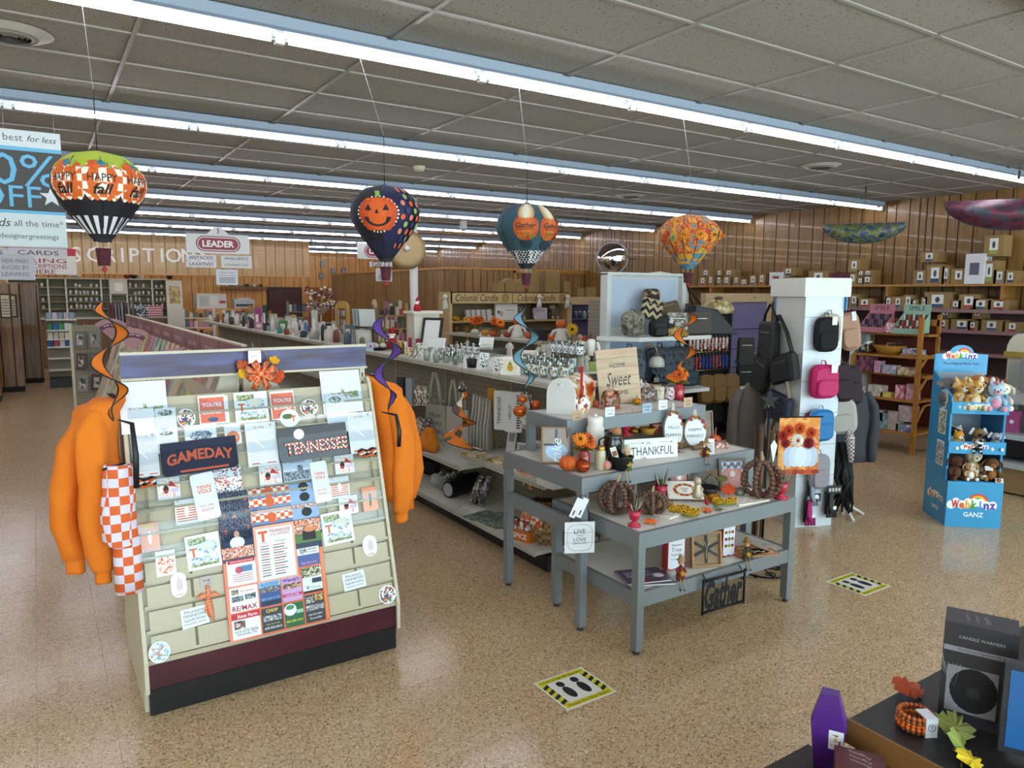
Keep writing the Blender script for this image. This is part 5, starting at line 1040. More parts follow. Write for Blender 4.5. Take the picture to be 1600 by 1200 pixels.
for a,c in(((-W_/2,-H_),(W_/2,-H_)),((-W_/2,0),(W_/2,0)),((-W_/2,-H_-.012),(-W_/2,.012)),((W_/2,-H_-.012),(W_/2,.012))):b.tube([(a[0],0,a[1]),(c[0],0,c[1])],.008,BM,6)
b.build('frame',t);b=B();b.text('Gather',0,-H_*.5,0,BM,w=W_*.92,h=H_*.95,bold=.04,shear=.2);b.text('Gather',0,-H_*.5,.0015,BM,w=W_*.92,h=H_*.95,bold=.04,shear=.2);b.build('script',t)
b=B();[b.tube([(x,0,0),(x,.02,.025),(x,.03,.03)],.004,BM,5)for x in(-.15,.15)];b.build('hook',t)
P=Vector((2.53,3.16,.60));t=thing('hanging_sign','white wood sign with live and love lettering hung by black cord','sign',P,R(-26));WS_=M('#e4e8ea',.5)
b=B();w,h=.175,.185;[b.box(-w/2,0,-h/2+i*h/3+.001,w/2,.008,-h/2+(i+1)*h/3-.001,WS_)for i in range(3)];b.build('plank_board',t)
b=B();oc=[(w*.42*math.copysign(abs(math.cos(R(a)))**.6,math.cos(R(a))),h*.42*math.copysign(abs(math.sin(R(a)))**.6,math.sin(R(a))))for a in range(0,361,12)];b.tube([(x,-.0006,z)for x,z in oc],.0009,INK,4);b.text('LIVE',0,h*.2,-.001,INK,w=w*.38);b.text('THAT',0,h*.07,-.001,INK,w=w*.22);b.text('LOVE',0,-h*.06,-.001,INK,w=w*.42);b.text('generously',0,-h*.18,-.001,INK,w=w*.42);b.build('lettering',t)
b=B();b.tube([(-w*.33,-.002,h/2),(.01,.01,h/2+.155),(.03,.015,h/2+.155),(w*.33,-.002,h/2)],.0022,BLACK,5);b.build('cord',t)
for dx,r_ in((-.025,24),(.012,24)):
 b=B();b.at((dx,-.008,h/2+.09),(0,R(r_),0));b.box(-.017,0,-.065,.017,.002,.055,M('#e9eaee',.5));b.rect(-.004,-.05,.004,-.02,-.0006,INK);b.build('paper_tag',t)
def slope(b,w,h):
 b.rect(-w/2,-h/2,w/2,h/2,-.0006,wood('grey_boards','#8a7566','#a08b7a',(20,3,3),.3,.02,False));b.disc(.03*w,-h*.18,w*.42,-.0012,M('#a9cdea',.3),16,h*.26);b.rect(-w*.46,-h*.02,w*.02,h*.04,-.0014,M('#33383f',.4));b.rect(-w*.04,-h*.02,w*.06,h*.48,-.0013,M('#4a5a70',.4));b.text('take',w*.02,-h*.15,-.002,WHT,h=h*.3,rot=R(90),shear=.3)
frame_pic(868,724,Z2,46,57,'#8a6446',slope,'copper edged picture frame with pale blue print',R(-38),R(-10),fw=.05)
bouquet(912,733,Z2,50,60,M('#8f2020',.3,coat=.5),'orange mum flowers in a red jar with raffia on the taller table',n=9,vasefrac=.52,seed=4)
pumpkin(onz(888,735,Z2),.056,.092,ORP,STEM,'glossy orange ceramic pumpkin in front of the copper frame',ribs=9,stemh=.15)
pumpkin(onz(911,738,Z2),.042,.078,M('#a8421c',.25,.6),M('#6b4a1a',.4),'copper mesh pumpkin light beside the orange pumpkin',ribs=14,stemh=.2)
jar(938,733,Z2,17,37,M('#b8ad8c',.3,coat=.5),M('#9a7a3a',.3,.8),'sunflower painted jar with brass lid beside the flower jar')
doll(Vector((2.93,3.22,Z2)),.17,'scarecrow doll in green dress dangling legs over the table edge','#4b5a2c','#c9bca0')
pumpkin(onz(944,735,Z2)+Vector((.02,0,0)),.026,.06,M('#cf8a7c',.5),STEM,'small pink cloth pumpkin next to the green scarecrow',ribs=8)
jar(929,722,Z2,28,72,M('#dfdad0',.4),M('#e3ded4',.4),'white ceramic cookie jar with knob lid behind the flowers','cookie_jar')
b=B();b.ball((0,0,.008),.011,M('#e3ded4',.4),8,6);o_=b.build('lid_knob',bpy.data.objects['cookie_jar'],(0,0,72*mpp(onz(929,722,Z2))))
P=onz(957,730,Z2);t=thing('enamel_jug','tall black enamel jug with hanging label','jug',P,FACE);b=B();b.lathe([(0,0),(.058,0),(.06,.16),(.052,.19),(.056,.21),(.048,.21),(.05,.02),(0,.02)],M('#141414',.2,coat=.5),18);b.build('body',t);b=B();b.tube([(-.05,0,.19),(-.085,0,.17),(-.088,0,.1)],.006,M('#141414',.2),6);b.build('handle',t);b=B();b.at((.0,-.062,.105),(0,R(-18),0));b.box(-.018,-.002,-.035,.018,0,.035,M('#e6e2dc',.5));b.rect(-.014,-.02,.014,.01,-.003,M('#8a5a3a',.5));b.build('label',t);b=B();b.ball((.02,0,.22),(.03,.03,.03),M('#a8764a',.7),10,7);b.build('stopper',t)
P=onz(972,734,Z2);t=thing('black_basket','small black wire bowl before the enamel jug','bowl',P);b=B();b.lathe([(0,0),(.042,0),(.064,.075),(.066,.082),(.058,.08),(.038,.01),(0,.01)],M('#161616',.5,bump=.8,bs=200),20,ribs=20,ribd=.015);b.build('bowl',t);b=B();b.tube([(.066*math.cos(R(a)),.066*math.sin(R(a)),.082)for a in range(0,361,20)],.005,M('#101010',.5),6);b.build('rim',t)
def thankful(b,w,h):
 for i in range(14):b.box(-w/2+w*i/14,-.0005,-h/2,-w/2+w*i/14+.001,0,h/2,M('#c2c6c9',.6))
 b.text('be',-w*.05,h*.30,-.001,INK,h=h*.16,shear=.3);b.text('THANKFUL',.02*w,-h*.12,-.001,INK,w=w*.8,h=h*.42)
 for s in(-1,1):b.rect(s*w*.27-w*.12,h*.285,s*w*.27+w*.12,h*.30,-.001,INK);b.prism([(s*w*.27+w*.10,h*.33),(s*w*.27+w*.10,h*.25),(s*w*.27+w*.14,h*.29)],-.0015,-.001,INK)
board_sign(1018,716,Z2,92,31,'#e7e9ea',thankful,'long white plank sign reading thankful',R(-16),R(-6),th=.02)
BOXW=wood('dark_crate','#4a3a28','#5f4c34',(20,3,20),.6,.05,False)
P=onz(1008,700,Z2);b=B();b.box(-.20,-.02,0,.20,.12,.10,BOXW);tag(b.build('wood_riser',None,P+Vector((.05,.06,0)),(0,0,R(-8))),'dark wood riser box behind the thankful sign','riser box');ZR=Z2+.10
def on_riser(px,py):return onz(px,py,ZR)
pedestal(977,680,ZR,'red pedestal cup with knitted bud on the dark riser',20,22,5)
t=thing('gnome_plush','pink patterned cloth gnome leaning by the white cookie jar','plush toy',onz(958,688,ZR)+Vector((0,0,-.02)),FACE);b=B();b.tube([(0,0,0),(-.01,0,.06),(-.035,.01,.115)],[.034,.03,.006],PR(['#a0506a','#c98a9c','#7a2f4a'],120),10);b.build('body',t);b=B();b.ball((0,-.03,.03),.013,M('#c99a80',.7));b.build('nose',t);b=B();b.tube([(.02,-.02,.05),(.045,-.03,.01),(.05,-.03,-.03)],.008,M('#8f1f3a',.8),6);b.build('scarf',t)
pumpkin(on_riser(990,678),.032,.048,GOLD,M('#6b4a1a',.4,.5),'shiny gold glass pumpkin on the dark riser box',ribs=10)
P=on_riser(1012,678);t=thing('woven_basket','small golden woven basket on the dark riser box','basket',P);WK=M('#b08228',.6,bump=1,bs=150);b=B();b.lathe([(0,0),(.038,0),(.055,.04),(.05,.042),(.034,.006),(0,.006)],WK,18,ribs=18,ribd=.03);b.build('bowl',t);b=B();b.tube([(.055*math.cos(R(a)),.055*math.sin(R(a)),.042)for a in range(0,361,20)],.005,WK,6);b.build('rim',t)
mug(1024,676,ZR,24,25,'#7a3220','rust brown mug with small white lettering on the riser',lambda b,r,h:b.text('thankful',0,h*.55,-r-.001,M('#e3c9b4',.5),w=r*1.2))
b=B();b.box(-.04,0,0,.04,.002,.05,M('#e7e7ea',.5));b.rect(-.04,.045,.04,.058,-.0006,M('#8a3a2a',.5));[b.rect(-.03,.012+.01*i,.02,.015+.01*i,-.0006,INK)for i in range(3)];tag(b.build('price_card',None,on_riser(1006,662)+Vector((0,.02,.02)),(R(-10),0,FACE)),'white price card with rust strip standing above the gold basket','price card')
def wpump(px,py,wp,hp,l1,l2,label,base='#8d7a66'):
 P=onz(px,py,Z2);k=mpp(P);w,h=wp*k,hp*k;t=thing('wood_pumpkin',label,'sign',P,rot=(R(-6),0,R(-28)))
 def out(s_):return[(s_*w/2*math.cos(R(a)),h*.42+s_*h*.42*math.sin(R(a)))for a in range(-90,270,15)]
 b=B();b.prism(out(1),0,.018,M(base,.7));b.prism([(-w*.09,h*.8),(w*.09,h*.8),(w*.06,h),(-w*.06,h)],.002,.016,M('#b9b2a6',.6));b.build('wood_backing',t)
 b=B();b.prism(out(.9),-.008,0,M('#e2e6e8',.5));b.build('white_face',t)
 b=B();b.text(l1,0,h*.48,-.009,INK,w=w*.55);b.text(l2,0,h*.32,-.009,INK,w=w*.72);b.build('lettering',t)
 b=B();[leaf(b,(w*.42*math.cos(R(a)),-.012,h*.42+h*.38*math.sin(R(a))),w*.22,M(c,.7),a)for a,c in((120,'#9a4a4a'),(95,'#a8763a'),(70,'#8a5a3a'),(45,'#9c3f52'),(20,'#b06a4a'),(-70,'#6d7a3a'),(-50,'#8a5a2a'))];b.build('leaf_trim',t)
wpump(1052,703,32,74,'HELLO','PUMPKIN','white wooden pumpkin sign reading hello pumpkin');wpump(1086,700,38,60,'HAPPY','HARVEST','white wooden pumpkin sign reading happy harvest')
frame_pic(1105,688,Z2,20,46,'#7a6a5c',lambda b,w,h:b.rect(-w/2,-h/2,w/2,h/2,-.0006,wood('frame_fill2','#6f5a48','#8f7862',(3,3,20),.5,.02,False)),'weathered plank frame behind the happy harvest pumpkin',R(-10),R(-8),fw=.12)
jar(1084,697,Z2,15,31,PR(['#d8cfae','#c98a2a','#8a8a4a','#e0d8bc'],60),M('#7a6228',.3,.8),'painted pear candle jar with brass lid before the harvest pumpkin','candle_jar')
SLICE=wood('log_bark','#6a4a30','#8f6b4a',(30,30,3),.7,.1,False)
for px,py,L in((1068,700,'birch log slice lying under the hello pumpkin sign'),(1092,702,'birch log slice lying under the painted candle jar'),(1120,698,'birch log slice lying beside the orange swan')):P=onz(px,py,Z2);b=B();b.cyl((-.06,0,.016),(.06,.0,.016),.016,SLICE,n=12);tag(b.build('log_slice',None,P,(0,0,random.uniform(-.3,.3))),L,'log')
pumpkin(onz(1117,693,Z2),.042,.062,PR(['#b8481a','#d8642a','#a03a1a'],70),M('#b0603a',.6),'crinkled orange glass pumpkin with curled stem at the table end',ribs=9,stemh=.9)
b=B();b.box(-.035,0,0,.035,.002,.10,M('#e6e8ea',.4));[b.rect(-.026,.02+.012*i,.026,.024+.012*i,-.0006,INK)for i in range(5)];b.rect(-.026,.008,.026,.015,-.0006,M('#5a86c4',.5));tag(b.build('price_card',None,onz(1108,709,Z2),(R(-8),0,FACE)),'white printed info card standing at the taller table edge','price card')
for px,py,c,L,rz in((1030,713,'#7f9a6a','green paper leaf card lying before the thankful sign',.4),(1047,712,'#b8461a','orange silk leaf lying before the thankful sign',.9),(1002,716,'#d8702a','pale orange silk leaf lying by the black wire bowl',2),(1058,706,'#8a2a4a','crimson silk leaf lying under the hello pumpkin',1.5),(1100,712,'#d8702a','small orange silk leaf at the taller table end',.2)):leaf_thing(onz(px,py,Z2)+Vector((0,0,.006)),.07,c,L,rz)
for px,py,L,c in((1049,711,'small red apple ornament by the thankful sign corner','#a81a22'),(1099,711,'small gold apple ornament by the info card','#c9951a')):b=B();b.ball((0,0,.02),.02,M(c,.3),12,8);b.tube([(0,0,.036),(.004,0,.052)],.002,STEM,4);tag(b.build('apple_ornament',None,onz(px,py,Z2)),L,'ornament')
doll(Vector((3.62,3.22,Z2)),.13,'scarecrow doll in rust dress at the taller table right part','#5a2f1e','#8f7a4a')
carton(1127,701,Z2,22,9,PR(['#a86a5a','#d8c9b4','#8a3f3a'],60),'small boxed soap with red print at the taller table corner','soap_box','box')
P=Vector((2.80,3.88,Z3));t=thing('mailbox','white arched mailbox with orange flower print and red flag','mailbox',P,R(-58));t.scale=(1.12,1.12,1.2);w,hh,d=.17,.195,.36
arch=[(-w/2,0),(w/2,0)]+[(w/2*math.cos(R(a)),hh-w/2+w/2*math.sin(R(a)))for a in range(0,181,15)]
b=B();b.prism([(x+.1,z)for x,z in arch],0,d,PR(['#e9e2d6','#e8e0d2','#cf5a1e','#e9e4da','#a83a1c','#e6dccb','#d8812f','#b9a54a'],26,.35,.4));b.T=Matrix.Translation((.1,d*.5,hh*.60))@Matrix.Rotation(R(90),4,'Z');flower(b,(.08,-.095,.0),.055,M('#cf5412',.5),M('#5a2412',.7),18,up=(0,-1,0));b.T=Matrix();b.build('body',t)
b=B();b.prism([(x*1.04+.1,z*1.02)for x,z in arch],-.018,0,M('#d6d7d2',.35));b.build('door',t);b=B();b.tube([(.085,-.022,hh*.86),(.1,-.035,hh*.80),(.115,-.022,hh*.86)],.005,M('#d6d7d2',.35),6);b.build('door_pull',t)
b=B();b.box(.192,.06,.05,.199,.085,.26,M('#a8182c',.4));b.box(.192,.03,.225,.199,.085,.26,M('#a8182c',.4));b.cyl((.188,.072,.06),(.203,.072,.06),.022,M('#a8182c',.4),n=12);b.build('flag',t)
LFP=PR(['#e9e6de','#e9e6de','#a8281e','#e9e6de','#d8912a','#e9e6de','#5a3a4a'],45)
def cutpump(px,py,wp,hp,label,z=Z3):
 P=onz(px,py,z);k=mpp(P);w,h=wp*k,hp*k;t=thing('wood_pumpkin',label,'pumpkin',P,FACE);b=B();b.prism([(w/2*math.cos(R(a)),h*.44+h*.44*math.sin(R(a)))for a in range(-90,270,18)],0,.025,LFP);b.build('body',t);b=B();b.box(-w*.1,.005,h*.85,w*.1,.02,h,M('#8a6a4a',.7));b.build('stem',t)
cutpump(896,648,13,42,'narrow leaf patterned wooden pumpkin before the mailbox');cutpump(912,647,18,30,'wide leaf patterned wooden pumpkin before the mailbox')
pumpkin(onz(930,636,Z3),.03,.05,M('#9a4038',.5),STEM,'dusty red pumpkin between mailbox and wrapped bag',ribs=8)
def ballbag(px,py,wp,hp,label,cols):
 P=onz(px,py,Z3);k=mpp(P);w,h=wp*k,hp*k;t=thing('filler_bag',label,'bag',P);rnd=random.Random(px);b=B()
 for i in range(34):b.ball((rnd.uniform(-.36,.36)*w,rnd.uniform(-.22,.22)*w,w*.1+rnd.uniform(0,h*.62)),w*.11,M(cols[i%len(cols)],.4,.2),7,5)
 b.build('pumpkin_fillers',t);b=B();b.lathe([(w*.48,0),(w*.52,h*.4),(w*.42,h*.72),(w*.1,h*.84),(w*.25,h)],glassy('#f2ece6',.12,.1),14,squash=.7);b.build('clear_wrap',t)
ballbag(954,636,33,34,'clear bag of copper pumpkin fillers in front of the home sign',['#c98a6a','#b0705a','#d8a58c','#a86a4a']);ballbag(1013,627,30,30,'clear bag of mauve pumpkin fillers right of the home sign',['#a89a9a','#b8a8a4','#8f8486','#c4b4ac'])
P=ony(970,632,3.93);P.z=Z3;k=mpp(P);W_,H_=66*k,86*k;t=thing('home_sign','tan plank sign with home sweet home lettering','sign',P,rot=(R(-7),R(-5),R(-28)));PLW=wood('pale_plank','#b59a7c','#c9b092',(3,20,20),.6,.04,False)
for i in range(6):b=B();b.box(-W_/2,0,H_*i/6+.001,W_/2,.014,H_*(i+1)/6-.001,PLW);b.build('plank',t)
b=B();b.text('HOME',0,H_*.70,-.001,INK,w=W_*.38);b.text('Sweet',0,H_*.45,-.001,INK,w=W_*.6,h=H_*.24,shear=.4);b.text('HOME',0,H_*.20,-.001,INK,w=W_*.42);[b.disc(x*W_,H_*.9,.003,-.001,INK,6)for x in(-.12,-.04,.04,.12)];b.build('lettering',t)
P=Vector((6.0,6.22,.915));t=thing('candle_lamp','copper candle warmer lamp with cream scalloped shade','lamp',P,FACE);t.scale=(1.5,1.5,1.55);CU=M('#b98a6a',.3,.7)
b=B();b.lathe([(0,0),(.085,0),(.085,.016),(0,.016)],wood('lamp_base','#a88a68','#bd9f7c',(3,20,20),.5,.03,False),20);b.build('base',t)
b=B();b.tube([(-.065,0,.016),(-.068,0,.22)]+[(-.013-.055*math.cos(R(a)),0,.255+.06*math.sin(R(a)))for a in range(0,181,20)]+[(.042,0,.225)],.006,CU,7);b.build('arm',t)
b=B();b.lathe([(.008,.225),(.03,.222),(.05,.205),(.062,.17),(.063,.145),(.058,.145),(.045,.2),(.01,.218)],M('#d8dcc8',.3,coat=.3),32,c=(.042,0,0),ribs=12,ribd=.05);b.build('shade',t)
b=B();b.lathe([(0,.016),(.034,.016),(.034,.075),(.03,.085),(.032,.09),(0,.09)],M('#17171a',.25),16,c=(.04,0,0));b.rect(.02,.03,.06,.065,-.0345,M('#8f8f90',.5));b.build('candle',t)
cutpump(1001,619,9,30,'small leaf patterned wooden block beside the lamp');cutpump(1009,619,15,24,'rounded leaf patterned wooden piece beside the lamp')
pumpkin(onz(995,632,Z3),.034,.046,M('#c07a12',.2,.4),M('#8a5a1a',.4),'amber glass pumpkin below the home sign',ribs=10,stemh=.5)
for px,py,c,L,rz in((972,628,'#d0a01a','yellow silk leaf lying by the amber pumpkin',.5),(984,629,'#7a7a2a','olive silk leaf lying by the amber pumpkin',1.8),(964,638,'#c85a2a','orange silk leaf lying on the riser front edge',.2),(941,638,'#c4602a','rust silk leaf lying on the riser front edge',1.1)):leaf_thing(onz(px,py,Z3)+Vector((0,0,.006)),.07,c,L,rz)
mug(1028,624,Z3,24,20,'#d6cbb4','cream mug with small brown lettering on the riser',lambda b,r,h:[b.text(s_,0,h*(.7-.25*i),-r-.001,M('#8a7a5a',.5),w=r*.9)for i,s_ in enumerate(('My','fall mug'))])
jar(1046,624,Z3,16,20,PR(['#c9b4b8','#8f5a6a','#e0d4d4','#6a4a5c'],55),M('#b9b2ac',.2,.3),'mauve printed candle jar between mug and red vase','candle_jar')
bouquet(1060,624,Z3,44,52,M('#a81c2c',.25,coat=.6),'orange sunflowers in a cherry red jar on the riser','#e8811a',7,vasefrac=.48,leafc='#7a7424',seed=9)
for px,py,txt,c,L in((902,642,'Great Ideas','#b99a7c','kraft price card hung below the leaf patterned pumpkins'),(953,636,'The Cargo','#dfe3e8','white price card hung below the copper filler bag'),(1011,630,'Cargo','#9fb4c4','blue grey price card hung below the mauve filler bag'),(1036,625,'made for you','#e3e9ec','white script price card hung below the cream mug'),(1075,621,'sunflower','#c4a284','kraft price card hung at the riser end')):
 P=ony(px,py,3.553);price_tag(P,19*mpp(P),15*mpp(P),txt,L,0,c)
P=onz(1193,893,0);t=thing('garden_flag','pumpkin and mum garden flag on a black scroll stand with star','flag',P,R(-28));IR=M('#141312',.5,.4)
b=B();b.tube([(.17*math.cos(R(a)),.17*math.sin(R(a)),.02)for a in range(0,361,15)],.007,IR,6)
for q in range(4):a0=q*90;b.tube([((.05+.03*(1-i/14))*0+(.10+.045*math.cos(R(i*40))*(1-i/16))*math.cos(R(a0))-.045*math.sin(R(i*40))*(1-i/16)*math.sin(R(a0)),(.10+.045*math.cos(R(i*40))*(1-i/16))*math.sin(R(a0))+.045*math.sin(R(i*40))*(1-i/16)*math.cos(R(a0)),.02)for i in range(12)],.005,IR,5)
b.tube([(-.17,0,.02),(.17,0,.02)],.006,IR,5);b.tube([(0,-.17,.02),(0,.17,.02)],.006,IR,5);[b.cyl((.15*math.cos(R(a)),.15*math.sin(R(a)),0),(.15*math.cos(R(a)),.15*math.sin(R(a)),.02),.012,IR,n=8)for a in(45,135,225,315)];b.build('scroll_base',t)
b=B();b.tube([(-.02,0,.02),(-.02,0,1.20)],.008,IR,7);b.tube([(-.02,0,1.13),(.38,0,1.13)],.006,IR,6);b.build('pole',t)
b=B();star=[(-.02+(.07 if i%2==0 else .028)*math.sin(R(36*i)),1.25+(.07 if i%2==0 else .028)*math.cos(R(36*i)))for i in range(10)];b.prism(star[::-1],-.012,.012,IR);b.build('star',t)
FLG=PR(['#c9702a','#d88a3c','#e0a45a','#cc6a24','#d89a66'],7,.7,0,False);b=B();fw_,fz1,fz0=.30,1.125,.715;X0=.06
b.box(X0,-.006,fz0,X0+fw_,-.002,fz1,FLG);cx=X0+fw_*.55
for i in(-2,-1,0,1,2):b.disc(cx+i*.042,.845,.045,-.0068-.0003*(2-abs(i)),M(['#b4c2d4','#c6d2e0','#d3dde8','#c6d2e0','#b4c2d4'][i+2],.6),14,.075)
for x,z,r,c in((.03,1.0,.045,'#a8261e'),(.07,1.035,.05,'#c4471a'),(.15,1.05,.05,'#cf5a1c'),(.235,1.02,.045,'#c9481a'),(.05,.945,.04,'#8f1f22'),(.22,.945,.05,'#8a1526')):flower(b,(X0+x,-.009,z),r,M(c,.6),M('#5a1f12',.7),16,up=(0,-1,.05))
flower(b,(X0+.135,-.014,.965),.052,M('#e9e2d4',.6),M('#a8431c',.7),16,up=(0,-1,.05));[b.disc(X0+.03+.05*i,.735,.03,-.0072-.0002*i,M(['#a8361a','#b8491c','#8f2a16'][i%3],.6),8,.02)for i in range(6)];b.build('flag_cloth',t)
b=B();b.prism([(.0,.93),(.025,.97),(.05,.93),(.025,.80)],-.012,-.010,M('#e9ebee',.5));b.build('paper_tag',t)
P=onz(1186,742,.55);t=thing('twig_bundle','tall bundle of brown twigs standing behind the bead pumpkin','twigs',onz(1180,845,0));rnd=random.Random(4)
for i in range(9):b=B();x=rnd.uniform(-.05,.05);y=rnd.uniform(-.04,.04);b.tube([(x,y,0),(x*1.3,y,.5),(x*2+rnd.uniform(-.03,.03),y*2,.95)],[.012,.011,.009],wood('twig','#4a3826','#66503a',(20,20,3),.8,.2,False),6);b.build('twig',t)
# ================================================================ goods on the long gondola
AX=R(-90)
CLR=glassy('#eaf2ee',.25,.04)
rnd=random.Random(12)
PRN=[PR(['#dfe6e2','#6f8a5a','#dfe6e2','#c9922a','#e3e8e4','#4a6a8a'],70),PR(['#e6ebe8','#33383a','#e6ebe8','#cfd8d4'],90),PR(['#e3e9e6','#8a3a3a','#dfe6e2','#d8a83a','#5a7a9a'],70)]
for i,(px,py)in enumerate(((667,564),(674,560),(682,566),(690,562),(697,567),(705,564),(712,570),(719,566),(700,556),(709,556))):
 tumbler(onz(px,py,GZ),.034,.115,CLR,'clear drinking glass with small painted motif in the row by the leaning card','clear drinking glasses on the gondola',band=PRN[2]if i in(1,3,8)else None)
for i in range(14):
 px,py=[(816,584),(826,586),(836,588),(822,577),(832,579),(842,580),(850,590),(858,583),(866,592),(874,585),(882,593),(890,586),(846,572),(870,576)][i]
 tumbler(onz(px,py,GZ),.036,.13,CLR,'can shaped glass with colourful sticker print beside the polka dot box','printed can glasses on the gondola',band=PRN[i%2],name='can_glass')
for i,(px,py)in enumerate(((852,566),(862,566),(872,567),(882,568),(892,570))):tumbler(Vector((3.66,4.62+.085*i,GZ+.13)),.036,.12,CLR,'can shaped glass with black print in the upper stacked row','stacked can glasses on the gondola',band=PRN[1],name='can_glass')
carton(872,572,GZ,44,22,CLR,'clear acrylic riser under the upper can glasses','acrylic_riser','riser',AX,.35,P=Vector((3.6,4.8,GZ)))
for i,(px,py)in enumerate(((726,552),(735,553),(744,554))):tumbler(onz(px,py,GZ),.04,.11,CLR,'glass with black repeat print behind the black basket','black print glasses on the gondola',band=PRN[1])
frame_pic(672,546,GZ,36,50,'#2b2622',lambda b,w,h:b.text('sunshine',0,-h*.2,-.001,M('#a89a5a',.5),w=w*.7),'dark framed white sign leaning on the gondola top',R(-60),R(-14))
board_sign(673,561,GZ,36,36,'#e2e2da',None,'blank white card leaning in front of the dark framed sign',R(-60),R(-25))
board_sign(652,560,GZ,17,26,PR(['#dcdccf','#8a8a72','#e6e6da'],40),None,'patterned card leaning beside the white leaning card',R(-60),R(-25))
carton(760,556,GZ,40,12,CLR,'clear acrylic riser holding the small easel sign','acrylic_riser','riser',AX,.6)
board_sign(758,546,GZ+.05,24,20,'#e9e9e2',lambda b,w,h:b.text('sunshine',0,-h*.1,-.001,M('#a89a5a',.5),w=w*.6),'small white easel sign on the acrylic riser',R(-55),R(-20))
P=onz(737,574,GZ);t=thing('black_bin','black oval bin of folded cloths at the shelf edge','basket',P,AX);b=B();b.lathe([(0,0),(.05,0),(.062,.075),(.055,.075),(.045,.01),(0,.01)],M('#131313',.5),16,squash=.7);b.build('bin',t);b=B();b.tube([(-.03,0,.07),(.0,0,.105),(.03,.0,.085)],.022,PRN[1],8);b.build('cloth',t)
board_sign(755,577,GZ,15,26,'#e9eae6',lambda b,w,h:b.rect(-w*.4,-h*.42,w*.4,h*.42,-.0006,PRN[1]),'white tag sign with black lettering pattern beside the black bin',R(-50),R(-14))
DOT=PR(['#eceae6','#eceae6','#eceae6','#eceae6','#c9a25a'],60)
def pine(b,w,h):b.rect(-w*.35,h*.1,w*.35,h*.9,-.0006,M('#e3dcc4',.5));b.disc(0,h*.42,w*.16,-.0012,M('#c9982a',.5),10,h*.2);b.prism([(-w*.1,h*.6),(w*.1,h*.6),(0,h*.82)],-.002,-.001,M('#7a8a3a',.5))
carton(797,586,GZ,32,27,DOT,'polka dot mug box with pineapple picture','mug_box','box',R(-50),.9,pine);carton(818,568,GZ,22,26,DOT,'polka dot mug box with bird picture standing on the riser','mug_box','box',R(-50),.9,lambda b,w,h:(b.rect(-w*.35,h*.1,w*.35,h*.9,-.0006,M('#d6c8a8',.5)),b.disc(0,h*.5,w*.18,-.0012,INK,10,h*.25)),P=onz(818,578,GZ)+Vector((.12,.12,0)))
board_sign(776,583,GZ,13,26,'#e4e4dc',lambda b,w,h:b.rect(-w*.4,-h*.42,w*.4,h*.42,-.0006,PRN[1]),'narrow white sign with black pattern before the pineapple box',R(-50),R(-12))
for i in range(5):b=B();b.box(-.002,-.05,0,.002,.05,.075,M('#d3d3ca',.5));tag(b.build('coaster_card',None,onz(766+i*3.2,578+i,GZ),(0,R(-20),R(-30))),'pale card leaning in the row between tag sign and pineapple box','card','leaning pale cards on the gondola')
RB1=M('#a39a8c',.7);RB2=M('#b8b2a6',.7);SK=M('#8a6a52',.7);HR=M('#4a3626',.8)
for px,py,h,lab,m,ps_ in((702,556,.12,'seated cream figurine behind the clear glasses',RB2,1),(714,556,.15,'cream figurine with raised arms behind the clear glasses',RB2,1),(737,548,.14,'small bust figurine behind the black print glasses',RB1,0),(796,566,.22,'tall cream robed figurine between the two mug boxes',RB2,1),(841,566,.17,'kneeling cream figurine beside the embracing pair',RB2,1),(849,566,.20,'cream figurine leaning toward its kneeling neighbour',RB2,1),(856,566,.21,'cream figurine with bowed head behind the can glasses',RB2,1),(884,566,.15,'olive robed figurine behind the stacked glasses',M('#6d6242',.7),0),(905,580,.31,'tall mother figurine with child by the white shirted man',RB1,1),(916,580,.16,'child figurine holding the tall mother figurine',RB2,1)):
 P=onz(px,py,GZ);P.x=min(P.x,4.0);figurine(P,h,m,SK,HR,lab,AX+R(50),pose=ps_)
P=Vector((3.93,4.80,GZ));t=thing('figurine','man figurine in white shirt and brown trousers seen from behind','figurine',P,FACE);b=B()
for s in(-1,1):b.tube([(s*.02,0,0),(s*.022,0,.14)],[.017,.021],M('#5a4a38',.8),8)
b.build('trousers',t);b=B();b.tube([(0,0,.12),(0,0,.2),(0,0,.245),(0,0,.262)],[(.045,.028),(.048,.03),(.05,.026),(.018,.016)],M('#d6d2c8',.7),12);[b.tube([(s*.05,0,.235),(s*.068,-.01,.17),(s*.05,-.035,.14)],[.016,.015,.012],M('#d6d2c8',.7),7)for s in(-1,1)];b.build('shirt',t);b=B();b.ball((0,0,.285),(.02,.022,.027),M('#5a3f2c',.7));b.build('head',t)
carton(925,596,GZ,18,14,'#9aa85a','pale green gift box beside the home sign','gift_box','box',R(-40),.8,P=Vector((3.86,4.66,GZ)))
P=Vector((3.78,7.6,GZ));t=thing('display_cabinet','small cream cabinet standing on the gondola behind the dark frame','cabinet',P);b=B();b.box(-.16,0,0,.16,.2,.40,M('#c9c4b0',.5));b.build('body',t);b=B();b.box(-.19,-.03,.40,.19,.23,.43,M('#d3ceba',.5));b.build('top',t)
SANTA=M('#a81c24',.8)
